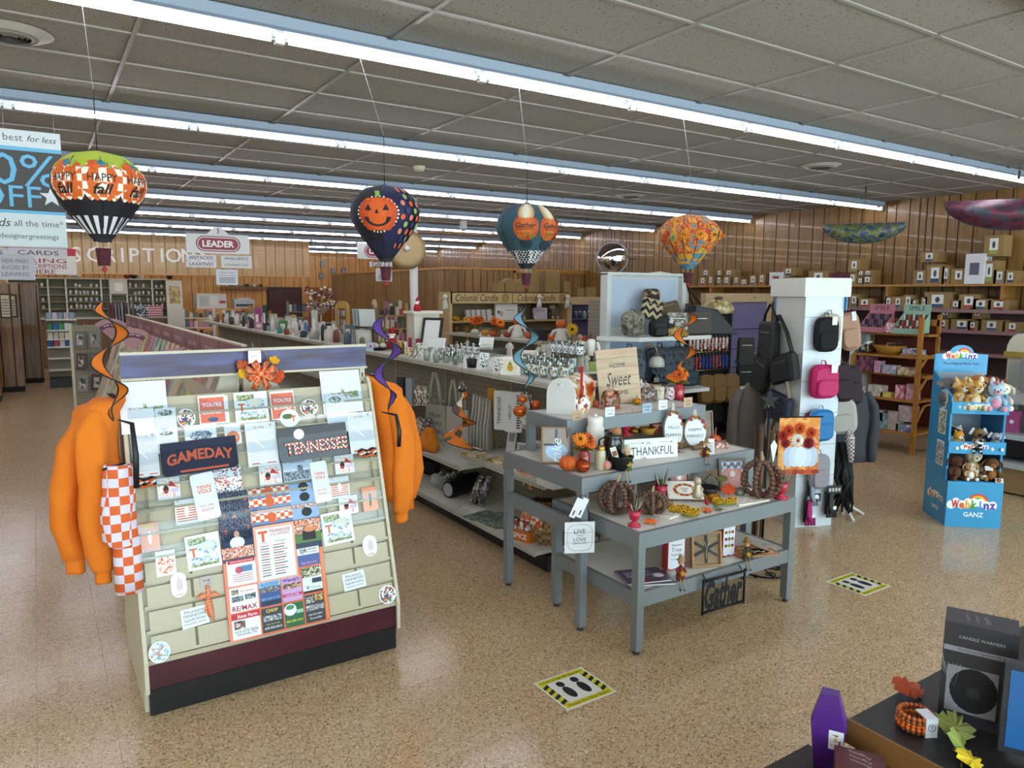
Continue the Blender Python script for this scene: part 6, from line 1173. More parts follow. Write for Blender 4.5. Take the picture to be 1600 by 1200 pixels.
def santa(P,h,lab):
 t=thing('santa_figure',lab,'figurine',P,AX+R(50));r=h*.26;b=B();b.lathe([(0,0),(r,0),(r,h*.25),(r*.6,h*.5)],SANTA,12);b.build('coat',t);b=B();b.ball((0,0,h*.56),r*.5,M('#d8b59a',.7));b.build('face',t);b=B();b.ball((0,-r*.25,h*.48),(r*.5,r*.4,r*.5),M('#eeeae4',.9));b.lathe([(r*.62,h*.60),(r*.62,h*.66),(r*.5,h*.67)],M('#eeeae4',.9),12);b.build('beard_and_brim',t);b=B();b.tube([(0,0,h*.66),(.0,0,h*.85),(r*.4,0,h*.98)],[r*.55,r*.3,r*.08],SANTA,9);b.build('hat',t)
santa(P+Vector((-.12,.0,.43)),.17,'santa figure sitting on top of the cream cabinet');santa(onz(613,545,GZ),.26,'red santa figure standing near the gold tin');santa(onz(645,541,GZ)+Vector((.15,.3,0)),.24,'red santa figure beside the striped candles')
for i,px in enumerate((642,648,654)):b=B();b.lathe([(0,0),(.026,0),(.026,.17),(0,.17)],[M('#8a2a2e',.6),M('#b5aa9a',.6),M('#7a2226',.6)][i],14);tag(b.build('pillar_candle',None,onz(px,553+i,GZ)),['dark red pillar candle beside the floral mug','taupe pillar candle between two red ones','wine red pillar candle next to the dark frame'][i],'candle')
jar(626,553,GZ,12,19,M('#9a7a2c',.3,.8),M('#b08f3c',.3,.8),'shiny gold tin with lid by the purple spinner','tin','tin')
mug(639,557,GZ,14,14,'#d8cba8','cream floral mug right of the gold tin',mat=PR(['#d8cba8','#b08a3a','#dcd2b4','#8a6a3a'],60))
b=B();b.lathe([(0,0),(.06,.0),(.11,.03),(.12,.035),(.0,.012)],M('#1c1816',.4),20);[b.ball((x,0,.05),(.04,.035,.03),M('#d6cfc0',.4))for x in(-.05,.04)];tag(b.build('shell_dish',None,onz(593,547,GZ)),'black dish holding white shells by the purple spinner','dish')
board_sign(577,548,GZ,12,14,'#b9c4e0',lambda b,w,h:b.disc(0,0,w*.2,-.001,M('#c8503a',.5),8),'small lilac card leaning at the gondola edge',R(-60),R(-25))
def books(px,py,n,col,lab,grp,wp=22,hp=27,tilt=R(20)):
 P=onz(px,py,GZ);k=mpp(P);h=hp*k;th=wp*k/n
 for i in range(n):b=B();b.box(-.09,-.002,0,.09,th*.7,h,col[i%len(col)]);b.rect(-.07,h*.2,.07,h*.85,-.003,M('#d9d4cc',.5));tag(b.build('book',None,P+Vector((.03,th*.9*(n/2-i),0)),(tilt,0,AX+R(60))),lab,'book',grp)
books(563,541,8,[M('#8f9490',.6),M('#c3c6c0',.6),M('#6d726e',.6)],'grey slim book leaning in the lower row of the book stand','leaning slim books lower row')
P0=onz(563,541,GZ)
for i in range(8):b=B();b.box(-.09,-.002,0,.09,.012,.21,[M('#a9bcc4',.6),M('#d0d4d0',.6),M('#7d8480',.6)][i%3]);tag(b.build('book',None,P0+Vector((.06,.13-.033*i,.24)),(R(20),0,AX+R(60))),'pale slim book leaning in the upper row of the book stand','book','leaning slim books upper row')
t=thing('book_stand','wooden book stand holding two rows of leaning slim books','stand',P0+Vector((.16,0,0)),AX);b=B();b.box(-.03,0,0,.03,.06,.5,M('#6f5a40',.6));b.build('post',t);b=B();b.box(-.2,-.14,.21,.2,.06,.235,M('#4a4038',.6));b.build('ledge',t);b=B();b.ball((0,.03,.5),(.05,.03,.06),M('#a89470',.6));b.build('finial',t)
def spinner(px,py,hp,lab):
 P=onz(px,py,GZ);k=mpp(P);h=hp*k;t=thing('key_ring_spinner',lab,'display rack',P,AX+R(30));b=B();b.box(-.11,-.02,0,-.07,.02,h*.86,M('#b08a4a',.6));b.box(.07,-.02,0,.11,.02,h*.86,M('#b08a4a',.6));b.prism([(.11*math.cos(R(a)),h*.86+.10*math.sin(R(a)))for a in range(0,181,20)],-.02,.02,M('#b08a4a',.6));b.build('frame',t)
 for z in(.15,.4,.65):b=B();[b.box(-.065+.022*i,-.035,h*z,-.05+.022*i,-.02,h*(z+.16),M(['#8d8d86','#c9c4b4','#5a4a44','#b59a9a'][i%4],.4,.3))for i in range(6)];b.build('key_rings',t)
spinner(536,531,92*.62,'arched wooden spinner of key rings among the back gifts')
LBL=M('#e6e2da',.5)
for kind,px,py,wp,hp,col,lab in(('box',398,515,9,34,'#a24a86','tall magenta gift box among the back gifts'),('box',409,517,6,40,'#3a4248','tall charcoal thermos box among the back gifts'),('box',388,513,10,14,'#b97a9a','pink gift box beside the tall magenta one'),('box',405,515,14,12,'#c98aa0','rose soap box below the charcoal box'),('box',427,515,9,22,'#c3c0b4','white bottle box beside the green carton'),('box',442,517,14,16,'#3f8a4a','green carton with white panel among the back gifts'),('box',449,512,8,20,'#6f7a80','slate gift box behind the green carton'),('jar',434,521,7,10,'#2f8a80','teal round tin at the shelf edge'),('jar',445,523,8,9,'#8a3a34','dark red round tin at the shelf edge'),('box',470,527,11,10,'#b9bcc4','small white printed carton at the shelf edge'),('plush',465,522,12,26,'#6f5a7a','purple plush bag leaning among the back gifts'),('plush',478,523,12,22,'#5a78a8','blue cloth bag leaning among the back gifts'),('box',491,529,8,44,'#c3bfb2','tall leaning white wall plaque among the back gifts'),('box',500,518,22,14,'#9fa6aa','grey clock box behind the white jug'),('box',515,519,14,14,'#3c4248','black screened clock among the back gifts'),('jar',513,534,13,19,'#cfc8b4','cream ceramic canister by the glass bottles'),('bottle',525,533,6,17,'#b59a94','pink glass bottle beside the cream canister'),('bottle',531,534,6,17,'#a8a49a','grey glass bottle beside the cream canister'),('box',541,537,15,9,'#c4aaa0','leaning blush notebook at the shelf edge'),('box',456,497,9,18,'#a86a2a','small pine card rack behind the green carton'),('box',482,500,6,24,'#a8763a','narrow pine panel behind the blue bag'),('bottle',497,531,5,18,'#8a9490','silver vase beside the tall plaque'),('box',516,500,12,18,'#8a7f66','kraft carton behind the clock box'),('jar',420,517,6,8,'#7a9aa0','aqua mug in the row of mugs'),('jar',414,515,6,8,'#b0463a','red mug in the row of mugs'),('jar',408,513,5,8,'#4a6a9a','blue mug in the row of mugs'),('jar',402,511,5,8,'#c9a84a','yellow mug in the row of mugs'),('jar',394,510,5,8,'#7a5a8a','violet mug in the row of mugs'),('box',384,500,8,12,'#8a1f3a','crimson carton at the far shelf end'),('box',378,502,6,16,'#2a2a2e','black bottle box at the far shelf end'),('bottle',392,495,5,12,'#d8b04a','yellow bottle at the far shelf end')):
 P=onz(px,py,GZ);P.x=min(max(P.x,3.15),3.95);P.y=min(P.y,17.2)
 if kind=='box':carton(px,py,GZ,wp,hp,col,lab,'gift_box','box',AX+R(40),.6,lambda b,w,h:b.rect(-w*.3,h*.3,w*.3,h*.7,-.0008,LBL),P=P)
 elif kind=='jar':jar(px,py,GZ,wp,hp,M(col,.35),M(col,.3),lab,'tin','tin',P=P)
 elif kind=='bottle':bottle(px,py,GZ,wp,hp,col,'#d8d4cc',lab,P=P)
 else:
  k=mpp(P);t=thing('cloth_bag',lab,'bag',P,AX);b=B();b.lathe([(0,0),(wp*k*.45,0),(wp*k*.5,hp*k*.4),(wp*k*.3,hp*k*.8),(wp*k*.1,hp*k*.9)],M(col,.8,bump=.4,bs=40),12,squash=.6);b.build('body',t);b=B();b.tube([(-wp*k*.12,0,hp*k*.85),(0,0,hp*k*1.1),(wp*k*.12,0,hp*k*.85)],wp*k*.04,M(col,.8),5);b.build('handle',t)
P=onz(484,520,GZ);P.x=3.8;t=thing('blossom_tree','leafless decorative tree with pale and wine coloured leaves','tree',P);b=B();b.tube([(0,0,0),(0,0,.3)],.012,M('#a89a86',.7),6);rnd=random.Random(5);tips=[]
for i in range(12):a=i*2.4;q=Vector((.26*math.cos(a)*rnd.uniform(.4,1),.26*math.sin(a)*rnd.uniform(.4,1),rnd.uniform(.38,.72)));b.tube([(0,0,.28),tuple(q*.6+Vector((0,0,.12))),tuple(q)],[.008,.005,.003],M('#a89a86',.7),5);tips+=[q,q*.75+Vector((0,0,.1))]
b.build('branches',t);b=B();[b.ball(tuple(q+Vector((rnd.uniform(-.05,.05),rnd.uniform(-.05,.05),rnd.uniform(-.04,.04)))),(.026,.012,.02),M(['#d0c4b0','#5a2a34','#6d3a44','#c4b4a4'][i%4],.7),6,4)for i,q in enumerate(tips*3)];b.build('leaves',t)
def tote(px,py,wp,hp,lab,lines_,X=3.25,hand=True,col='#b9b2a0'):
 P=onx(px,py,X);k=mpp(P);w,h=wp*k*1.25,hp*k;t=thing('tote_bag',lab,'bag',P,AX+R(20));b=B();m=M(col,.9,bump=.2,bs=60);b.prism([(-w*.48,-h),(w*.48,-h),(w*.5,-h*.9),(w*.44,0),(-w*.44,0),(-w*.5,-h*.9)],0,.03,m,bev=.008);b.build('body',t)
 b=B();[b.tube([(s*w*.25,.0,0),(s*w*.18,.0,h*.35),(s*w*.04,.0,h*.62)],[(w*.06,.004)]*3,m,6)for s in(-1,1)];b.build('handles',t)
 if lines_:b=B();[b.text(s_,0,-h*(.2+.16*i),-.001,INK,w=w*(.5+.06*i))for i,s_ in enumerate(lines_)];b.build('print',t)
tote(680,632,38,82,'canvas tote bag with tennessee town lettering hung under the top shelf',['Music','Trinity','TENN','HOMETOWN','HOUSE','HONKYTONK'])
tote(708,636,26,70,'plain canvas tote bag with green label behind the dog spinner',None);tote(722,640,22,72,'plain canvas tote bag with narrow folds behind the dog spinner',None,3.28)
for i in range(6):b=B();b.tube([(0,0,-.42),(0,.0,-.1),(0,0,.0),(0,0,.14)],[(.10,.012),(.09,.011),(.05,.012),(.02,.01)],M(['#bcb6a6','#aca696'][i%2],.9),8);tag(b.build('folded_tote',None,onx(741+i*5,640+i*2,3.2),(0,0,R(-10))),'folded canvas bag hanging in the row beside the lettered notepads','bag','folded canvas bags on the peg')
for px,py,lab,tx in((787,610,'magnetic notepad stack with vertical tennessee lettering','TENNESSEE'),(804,612,'magnetic notepad stack with floral print next to tennessee one','HELLO')):
 P=onx(px,py,3.22);b=B();w,h=.075,.33;b.rbox(-w,-.03,-h,w,.0,0,M('#d6d3cc',.5),.012);b.text(tx,-.03,-h*.5,-.031,INK,w=h*.7 if len(tx)>6 else h*.35,rot=R(90),bold=.01);[b.rect(.03,-h*.9+.02*i,.06,-h*.9+.012+.02*i,-.031,INK)for i in range(14)];tag(b.build('magnet_notepad',None,P,(0,0,AX+R(35))),lab,'notepad')
for px,py,lab,c in((815,612,'thin card packet hung beside the floral notepad','#cfc8bc'),(822,616,'second thin card packet hung near the orange glass balls','#b9b0a6')):b=B();b.box(-.05,-.006,-.28,.05,0,0,PR([c,'#8a7f72','#d8d2c6'],60));tag(b.build('card_packet',None,onx(px,py,3.25),(0,0,AX+R(30))),lab,'packet')
b=B();b.box(-.04,-.01,-.5,.04,0,0,M('#c98a2a',.6));tag(b.build('ruler_plank',None,onx(769,606,3.3),(0,0,AX+R(30))),'orange height chart plank standing beside the canvas bags','plank')
DOGF=PR(['#e08a3c','#d8741c','#d8741c','#d8741c','#d8741c','#efe2d0','#5a4a42'],12,.8);P=onx(722,604,2.80);t=thing('dog_print_spinner','hanging orange fabric spinner printed with dog faces','wind spinner',P,AX+R(40));b=B();n=40
for i in range(n):
 pass
V=[];F=[]
for i in range(n+1):
 f=i/n;a=f*math.pi*4.2;r=.05+.15*f**1.2;z=-.02-.48*f;V+=[(0,0,z+.02),(r*math.cos(a),r*math.sin(a)*.9,z-.03)]
F=[(2*i,2*i+1,2*i+3,2*i+2)for i in range(n)];b.add(V,F,DOGF,True);b.build('spiral_cloth',t)
b=B();b.tube([V[2*i+1]for i in range(n+1)],.004,BLACK,5);b.build('black_edging',t);b=B();b.lathe([(0,.035),(.035,-.01),(.03,-.04),(0,-.05)],PR(['#3a332e','#d8cfc4','#2a2622'],30),12);b.build('top_cap',t);b=B();b.tube([(0,0,.03),(0,0,.24)],.0016,BLACK,4);b.build('cord',t)
b=B();[b.disc(.05*math.cos(a),z,.028,-.105-.0*a,M('#4d4038',.7),10)for a,z in((0,-.3),(2,-.42))]
P=onz(672,704,.525);t=thing('folded_blanket','rumpled orange fleece blanket on the middle shelf','blanket',P,AX);FL=M('#cf7a1e',.95,bump=.3,bs=60);b=B();rnd=random.Random(2)
for i in range(4):b.tube([(-.2+.03*i,.02,.05+.035*i),(-.05,-.03+.02*i,.06+.03*i),(.12-.03*i,.0,.045+.035*i)],[(.045,.05),(.06,.06),(.05,.04)],FL,10)
b.build('folds',t)
for i,(px,py,lab)in enumerate(((648,736,'black quilted bag standing on the bottom shelf by the blanket'),(662,742,'black zip bag standing next to the quilted one'))):backpack(Matrix.Translation(onz(px,py,.17)+Vector((.1,0,.13)))@Matrix.Rotation(AX+R(30),4,'Z'),.22,.26,M('#121214',.5),lab)
for i,(px,py)in enumerate(((684,760),(694,764),(704,760),(714,756))):b=B();b.lathe([(0,0),(.05,.0),(.075,.05),(.06,.11),(.03,.13)],M(['#a8a49c','#8f8c86','#9a968e','#77746e'][i],.95,bump=.5,bs=60),12);b.tube([(-.02,-.05,.12),(0,-.07,.16),(.02,-.05,.12)],.008,M('#d6d3cc',.7),5);tag(b.build('plush_pouch',None,onz(px,py,.17)),['pale grey plush pouch with cord on the bottom shelf','mid grey plush pouch on the bottom shelf','stone grey plush pouch on the bottom shelf','dark grey plush pouch on the bottom shelf'][i],'pouch')
for i in range(3):P=onz(700+i*9,778-i*5,.17);b=B();b.cyl((0,.0,.075),(.22,0,.075),.075,M('#0f0f11',.35),n=14);b.cyl((-.003,0,.075),(0,0,.075),.06,M('#9fa0a0',.5),n=14);tag(b.build('lunch_roll',None,P,(0,0,R(15))),'black rolled lunch cooler lying in the row on the bottom shelf','bag','black rolled coolers on the bottom shelf')
for i,(px,lab)in enumerate(((738,'clear wrapped floral umbrella leaning before the coolers'),(750,'clear wrapped dark floral umbrella leaning before the coolers'))):P=onz(px,790,.17);b=B();b.tube([(0,0,0),(.03,-.02,.14),(.08,-.03,.26)],[.032,.036,.03],PR([['#5a5048','#a8a094','#3a342e'],['#4a4252','#9a94a0','#6a5a4a']][i],50,.15,1),10);tag(b.build('wrapped_umbrella',None,P),lab,'umbrella')
b=B();b.box(-.1,-.06,0,.1,.06,.012,M('#d3cfc2',.5));tag(b.build('price_rack',None,onz(742,795,.17),(0,0,AX)),'white wire sign rest lying before the wrapped umbrellas','rack')
for px,py,z,lab in((768,812,.17,'green printed floor mat lying on the bottom shelf'),(790,815,.182,'second green printed floor mat overlapping the first')):b=B();b.box(-.2,-.13,0,.2,.13,.012,PR(['#5c6a58','#8a9484','#4a5648'],40));tag(b.build('door_mat',None,onz(px,py,z),(0,0,AX+R(10))),lab,'mat')
b=B();b.box(-.09,-.05,0,.09,.05,.075,M('#cf6a1c',.5));b.text('SPICE',0,.04,-.051,WHT,w=.13,bold=.02);[b.box(-.07+.05*i,-.03,.06,-.04+.05*i,.03,.15,PR(['#e6e2da','#b5483a','#3a3a3a'],40))for i in range(3)];tag(b.build('orange_tray',None,onz(819,843,.17),(0,0,AX+R(15))),'orange printed tray of small packets on the bottom shelf','tray')
P=onz(850,850,.17)+Vector((.06,.06,0));t=thing('woven_hamper','large brown woven hamper with dark rim at the shelf end','basket',P,AX);WV=CHK('#7a5f3c','#a88c60',34);b=B();b.lathe([(0,0),(.13,0),(.17,.26),(.155,.26),(.12,.02),(0,.02)],WV,20,squash=.8);b.build('body',t);b=B();b.tube([(.17*math.cos(R(a)),.136*math.sin(R(a)),.262+.006*math.sin(a))for a in range(0,361,15)],.02,M('#2a1c12',.9,bump=.8,bs=60),7);b.build('rim',t);b=B();b.add([(-.15,-.1,.27),(.12,-.13,.27),(.16,-.15,.14),(0,-.16,.17),(-.12,-.15,.15)],[(0,1,2,3,4)],PR(['#c9763a','#e6d2c0','#b5502a'],40));b.build('scarf',t)
for px,py,lab,c in((745,712,'flat printed tea towel on the middle shelf',['#c9b48a','#d8d0bc','#a8863a']),(785,722,'flat sunflower tea towel on the middle shelf end',['#d8a83a','#e3dcc8','#8a7a3a']),(812,733,'flat coral tea towel at the middle shelf edge',['#c96a4a','#e6d6c8','#a84a34'])):b=B();b.box(-.11,-.07,0,.11,.07,.02,PR(c,30));tag(b.build('tea_towel',None,onz(px,py,.645 if px>740 else .525),(0,0,AX+R(15))),lab,'towel')
b=B();b.box(-.10,-.07,0,.10,.07,.06,M('#d6d3cc',.5));tag(b.build('white_box',None,onz(862,762,.645)+Vector((.04,.04,0)),(0,0,AX)),'white lidded box on the middle shelf under the table corner','box')
b=B();BN2=CHK('#cf5a1e','#efc9a8',90);b.tube([(.0,0,.02),(.06,-.02,.03),(.09,-.05,-.03),(.10,-.06,-.10)],[.03,.035,.025,.008],BN2,8);b.tube([(0,0,.02),(.02,-.06,.0),(.03,-.07,-.08)],[.03,.028,.006],BN2,8);tag(b.build('bandana',None,onz(822,742,.645)+Vector((.05,.03,0)),(0,0,AX)),'orange patterned bandana draped over the middle shelf edge','bandana')
for i,(px,py,c,lab)in enumerate(((616,630,'#2a3038','dark green boxed set on the upper left shelf'),(630,632,'#8f949a','grey boxed candle on the upper left shelf'),(643,634,'#c9bfae','cream patterned packet on the upper left shelf'),(652,635,'#b5a48a','tan carded packet on the upper left shelf'))):carton(px,py,.92,12,40 if i<2 else 30,c if i<2 else PR([c,'#6a5a48','#e3dccf'],50),lab,'gift_box','box',AX+R(30),.6,P=onz(px,py,.92)+Vector((.06,0,0)))
for i,(px,py,c,lab)in enumerate(((632,690,'#a8838a','pink flowered pouch in the hanging row of pouches'),(641,692,'#8a9a94','sage flowered pouch in the hanging row of pouches'),(650,694,'#b5a09a','blush flowered pouch in the hanging row of pouches'),(659,694,'#7a7480','grey flowered pouch in the hanging row of pouches'))):b=B();b.box(-.06,-.02,0,.06,.02,.24,PR([c,'#d8cfc8','#6a5a5a'],50,.25,.5));tag(b.build('flower_pouch',None,onz(px,py,.525)+Vector((.12,.1,0)),(R(10),0,AX+R(30))),lab,'pouch')
for px,py,lab,w,h in((797,655,'white boxed frame leaning on the middle shelf end',.09,.2),(815,700,'round wood slice plaque leaning on the middle shelf end',.11,.12),(835,690,'white folded card leaning beside the wood slice plaque',.08,.17)):b=B();b.box(-w/2,0,0,w/2,.015,h,M('#c3bfb4',.5));b.rect(-w*.3,h*.5,w*.3,h*.85,-.001,M('#8a8a86',.5));tag(b.build('gift_plaque',None,Vector((3.28,onx(px,py,3.28).y,.645)),(R(-12),0,AX+R(25))),lab,'frame')
P=Vector((2.83,4.13,1.24));t=thing('lantern_hanger','black strap with amber glass pumpkins hanging by the mailbox','ornament',P);b=B();b.tube([(0,-.01,.03),(0,-.03,-.02),(0,-.03,-.36)],[(.012,.006)]*3,BLACK,6);b.build('strap',t)
for x,z,r in((-.07,-.06,.048),(.06,-.03,.04),(-.05,.02,.03)):b=B();b.ball((x,0,z),(r,r,r*.9),M('#b5561a',.2,.3),12,8);b.tube([(x,0,z+r*.85),(x*.3,-.01,.03)],.004,M('#7a4a2a',.6),5);b.build('glass_pumpkin',t)
# ================================================================ end cap bags, tower bags, plush toys, cartons
def MT(x,y,z,rz=0,rx=0,ry=0):return Matrix.Translation((x,y,z))@Euler((rx,ry,rz)).to_matrix().to_4x4()
CAMO=PR(['#3f3c34','#5c584c','#77715f','#8d8672','#2c2a24'],14,.7,0,False);BLKB=M('#101012',.55);ZIG=None
def zigzag():
 m,nt,p,N=newmat('zigzag');tc=N('ShaderNodeTexCoord');s=N('ShaderNodeSeparateXYZ');nt.links.new(tc.outputs['Object'],s.inputs[0])
 a=N('ShaderNodeMath');a.operation='PINGPONG';a.inputs[1].default_value=.05;nt.links.new(s.outputs['X'],a.inputs[0]);d=N('ShaderNodeMath');d.operation='ADD';nt.links.new(a.outputs[0],d.inputs[0]);nt.links.new(s.outputs['Z'],d.inputs[1])
 f=N('ShaderNodeMath');f.operation='PINGPONG';f.inputs[1].default_value=.045;nt.links.new(d.outputs[0],f.inputs[0]);cr=N('ShaderNodeValToRGB');cr.color_ramp.interpolation='CONSTANT';e=cr.color_ramp.elements;e[0].color=lin('#15130f');e[1].position=.5;e[1].color=lin('#b5a67e');m2=N('ShaderNodeMath');m2 .operation='MULTIPLY';m2 .inputs[1].default_value=22;nt.links.new(f.outputs[0],m2 .inputs[0]);nt.links.new(m2 .outputs[0],cr.inputs['Fac']);nt.links.new(cr.outputs['Color'],p.inputs['Base Color']);p.inputs['Roughness'].default_value=.8;return m
ZS=1.50
backpack(MT(5.66,6.2,ZS+.14,R(-20),R(-8)),.28,.27,CAMO,'grey bark camouflage backpack on the end cap shelf')
backpack(MT(5.90,6.06,ZS+.10,R(-15)),.22,.19,BLKB,'matt black crossbody case in front of the camouflage backpack',strap=False,d=.12)
backpack(MT(6.14,6.18,ZS+.11,R(-30),0,R(20)),.22,.21,M('#1d1c1c',.6),'dark round bag with white tag between case and zigzag purse',tagc='#c9c9c9')
handbag(MT(6.02,6.28,ZS+.30,R(-15),R(-10),R(14)),.27,.24,zigzag(),'cream and black zigzag purse lying on the bag pile')
backpack(MT(6.08,6.36,ZS+.47,R(-10)),.22,.15,PR(['#17150f','#b5a67e','#2a261c','#8a6a4a'],22,.8),'black and cream ikat pouch on top of the zigzag purse',strap=False)
handbag(MT(6.38,6.22,ZS+.14,R(-25)),.27,.26,PR(['#8d8a80','#b9b5a8','#6a6860'],30,.8),'grey textured handbag beside the olive cushion bag');handbag(MT(6.34,6.36,ZS+.28,R(-25),R(-20),R(-14)),.33,.17,M('#5a4a34',.8),'olive brown cushion bag lying over the grey handbag')
b=B();b.tube([(-.12,0,.04),(0,-.02,.05),(.12,0,.03)],[(.05,.04),(.07,.05),(.05,.04)],PR(['#a8863a','#d0b46a','#7a5f28'],40,.4),10);tag(b.build('gold_pouch',None,(6.22,6.04,ZS),(0,0,R(-20))),'small shimmering gold pouch at the shelf front','pouch')
handbag(MT(6.62,6.12,ZS+.14,R(-30)),.34,.26,M('#55504a',.8),'taupe and grey two tone bag behind the orange spinner')
t=thing('wedge_bag','large black pebbled leather wedge bag at the shelf end','bag',(6.88,6.2,ZS),R(-20));b=B();b.prism([(-.30,0),(.36,0),(.08,.30),(-.24,.36)],-.16,.1,M('#1b1a1b',.4,bump=.3,bs=120),bev=.03);b.build('body',t);b=B();b.tube([(-.2,-.03,.35),(-.3,-.03,.6),(-.1,-.03,.36)],.012,BLKB,6);b.build('strap',t)
backpack(MT(6.36,5.98,.915+.10,R(-30)),.24,.19,M('#24414c',.5),'teal wallet clutch on the lower end cap shelf',strap=False)
for i,(x,lab)in enumerate(((5.72,'slate patterned backpack standing on the lower end cap shelf'),(6.2,'blue black patterned backpack on the lower end cap shelf'),(6.5,'dark grey backpack with buckle on the lower end cap shelf'))):backpack(MT(x,6.32,.915+.22,R(-20)),.38,.44,PR([['#3a4650','#56646e','#2a333b'],['#2c3844','#48545e','#1e262e'],['#33363a','#4a4e52','#24262a']][i],12,.7,0,False),lab)
for r_,(z,n,cols)in enumerate(((1.44,11,['#7a2a3a','#a85a5a','#c9a28a','#8a3a4a','#d8c4b4']),(1.19,12,['#1f2f66','#2a3a74','#6a3a3a','#b5483a','#3a3c44','#24408a']))):
 for i in range(n):
  x=-.38+.8*i/n;b=B();b.tube([(0,0,0),(0,-.01,-.05)],.003,M('#b5b0a4',.3,.8),4);b.box(-.022,-.02,-.20,.022,-.005,-.05,PR([cols[i%len(cols)],'#d0c4b8' if r_==0 else cols[(i+1)%len(cols)],cols[(i+2)%len(cols)]],60));b.ball((0,-.012,-.215),.018,M(cols[(i+1)%len(cols)],.5),6,4)
  tag(b.build('key_fob',None,(7.72+x,6.89,z)),['red patterned key fob on the upper bar of the black rack','blue or red key fob on the middle bar of the black rack'][r_],'key fob',['key fobs upper bar','key fobs middle bar'][r_])
for i in range(3):backpack(MT(7.58+.22*i,6.82-.03*i,.70,R(-20)),.24,.40,M('#6f4f1e',.55),'mustard brown mini backpack hanging on the black rack',trim=M('#5a3f18',.5)).__setitem__('group','mustard backpacks on the black rack')
for i,(z,c,lab)in enumerate(((1.18,'#2a2b22','dark olive fringed bag on the black rack side'),(.80,'#141416','black fringed bag on the black rack side'))):handbag(MT(8.42,6.86,z,R(-20)),.26,.40,M(c,.7),lab)
for i,(x,z,c,lab)in enumerate(((8.28,.49,'#8f8a6a','pale olive purse on the black side shelf'),(8.40,.49,'#4a1622','wine red purse on the black side shelf'),(8.32,.18,'#4a4842','grey tag purse on the lowest black side shelf'))):handbag(MT(x,6.80,z+.11,R(-25)),.22,.2,M(c,.5),lab)
t=thing('lidded_pot','patterned beige lidded pot in front of the purple niche','pot',(8.85,7.2,1.72));b=B();b.lathe([(0,0),(.2,0),(.22,.06),(.17,.15),(.06,.19),(0,.19)],PR(['#8a7a4a','#b5a878','#8a7a4a','#cfc4a0'],22),18);b.build('body',t);b=B();b.ball((0,0,.205),(.06,.06,.03),M('#4a3a24',.5));b.build('lid',t);t.location=(7.98,6.98,1.72)
jar(0,0,0,12,34,M('#8a4a3a',.5),M('#5a2a22',.5),'tall red lantern jar in the arch of the beige niche','lantern_jar',P=Vector((9.1,7.93,1.43)))
for x,c,lab in((9.72,'#a8482c','orange bowl on the lower purple niche rod'),(10.05,'#8d8a94','grey patterned bowl on the lower purple niche rod')):b=B();b.lathe([(0,0),(.06,0),(.12,.12),(.11,.12),(.05,.01),(0,.01)],M(c,.4),16);b.box(-.14,-.05,-.02,.14,.2,0,M('#4a4658',.5));tag(b.build('bowl',None,(x,7.86,.90)),lab,'bowl')
b=B();b.prism([(-.62,0),(.62,0),(.62,.12)]+[(.62*math.cos(R(a)),.12+.36*math.sin(R(a)))for a in range(10,171,20)]+[(-.62,.12)],0,.03,M('#d0cdbf',.5));tag(b.build('arched_header',None,(7.95,8.1,1.84)),'white arched header board behind the orange balloon','sign');t=thing('picture_wall','brown picture wall of framed prints below the arched header','display board',(7.95,8.12,0));b=B();b.box(-.6,0,0,.6,.03,1.86,M('#4a3826',.7));b.build('board',t)
for i in range(6):b=B();x,z=-.5+.34*(i%3),1.56-.34*(i//3);b.box(x,-.01,z,x+.28,0,z+.26,PR(['#6a4a2c','#8a6a44','#b59a72','#4a3220'],9));b.build('framed_print',t)
def TM(x,y,z,rz=0,ry=0,rx=0):return TWM@MT(x,y,z,rz,rx,ry)
backpack(TM(.17,-.02,1.66),.215,.285,M('#0d0e14',.85),'black round fleece backpack at the top of the white tower',d=.07,tagc='#d8d6cc')
backpack(TM(.22,.0,1.70),.20,.26,M('#b3a892',.8),'cream backpack with looped strap behind the black fleece one',d=.05)
backpack(TM(.155,-.03,1.27),.25,.28,M('#b51a5c',.6),'hot pink mini backpack with hanging buckle on the tower',d=.10,tagc='#e6e2e4',trim=M('#a8154f',.5))
backpack(TM(.16,-.03,.90),.225,.27,M('#1a6fa8',.5),'bright blue oval mini backpack on the tower',d=.08,trim=M('#8fc0e0',.5));backpack(TM(.14,.0,.875),.22,.26,M('#8a1a34',.6),'wine red mini backpack tucked behind the blue one',d=.04,strap=False)
backpack(TM(.17,-.03,.50),.19,.30,M('#8f8a90',.7),'grey sling backpack with black strap print on the tower',d=.07);
for x,z,c,lab in((.15,.17,'#8f98a4','silver grey sport glove pair on card'),(.13,-.0,'#a8246c','magenta sport glove pair on card'),(.33,.06,'#33343a','dark grey sport glove pair on card')):
 t=thing('sport_gloves',lab+' hanging low on the tower','gloves',TM(x,-.05,z).to_translation());t.rotation_euler=TM(0,0,0).to_euler();b=B();b.box(-.07,-.02,.16,.07,-.01,.23,M('#1a1b1f',.5));[b.rect(-.055+.03*i,.18,-.035+.03*i,.21,-.0206,M('#b5b5b5',.5))for i in range(4)];b.build('header_card',t);b=B();b.tube([(-.02,0,.17),(-.025,-.01,.05),(-.01,-.015,.0)],[(.05,.02),(.055,.022),(.05,.02)],M(c,.7),9);[b.tube([(-.05+.025*i,-.01,.02),(-.05+.027*i,-.01,-.05)],.011,M(c,.7),6)for i in range(4)];b.disc(.0,.04,.018,-.036,M('#e6e6e6',.5),10);b.build('glove',t);b=B();b.tube([(-.05,.01,.17),(-.055,.01,-.02)],[(.03,.015),(.03,.012)],M('#131316',.6),8);b.build('rear_glove',t);t.location.z+=.08
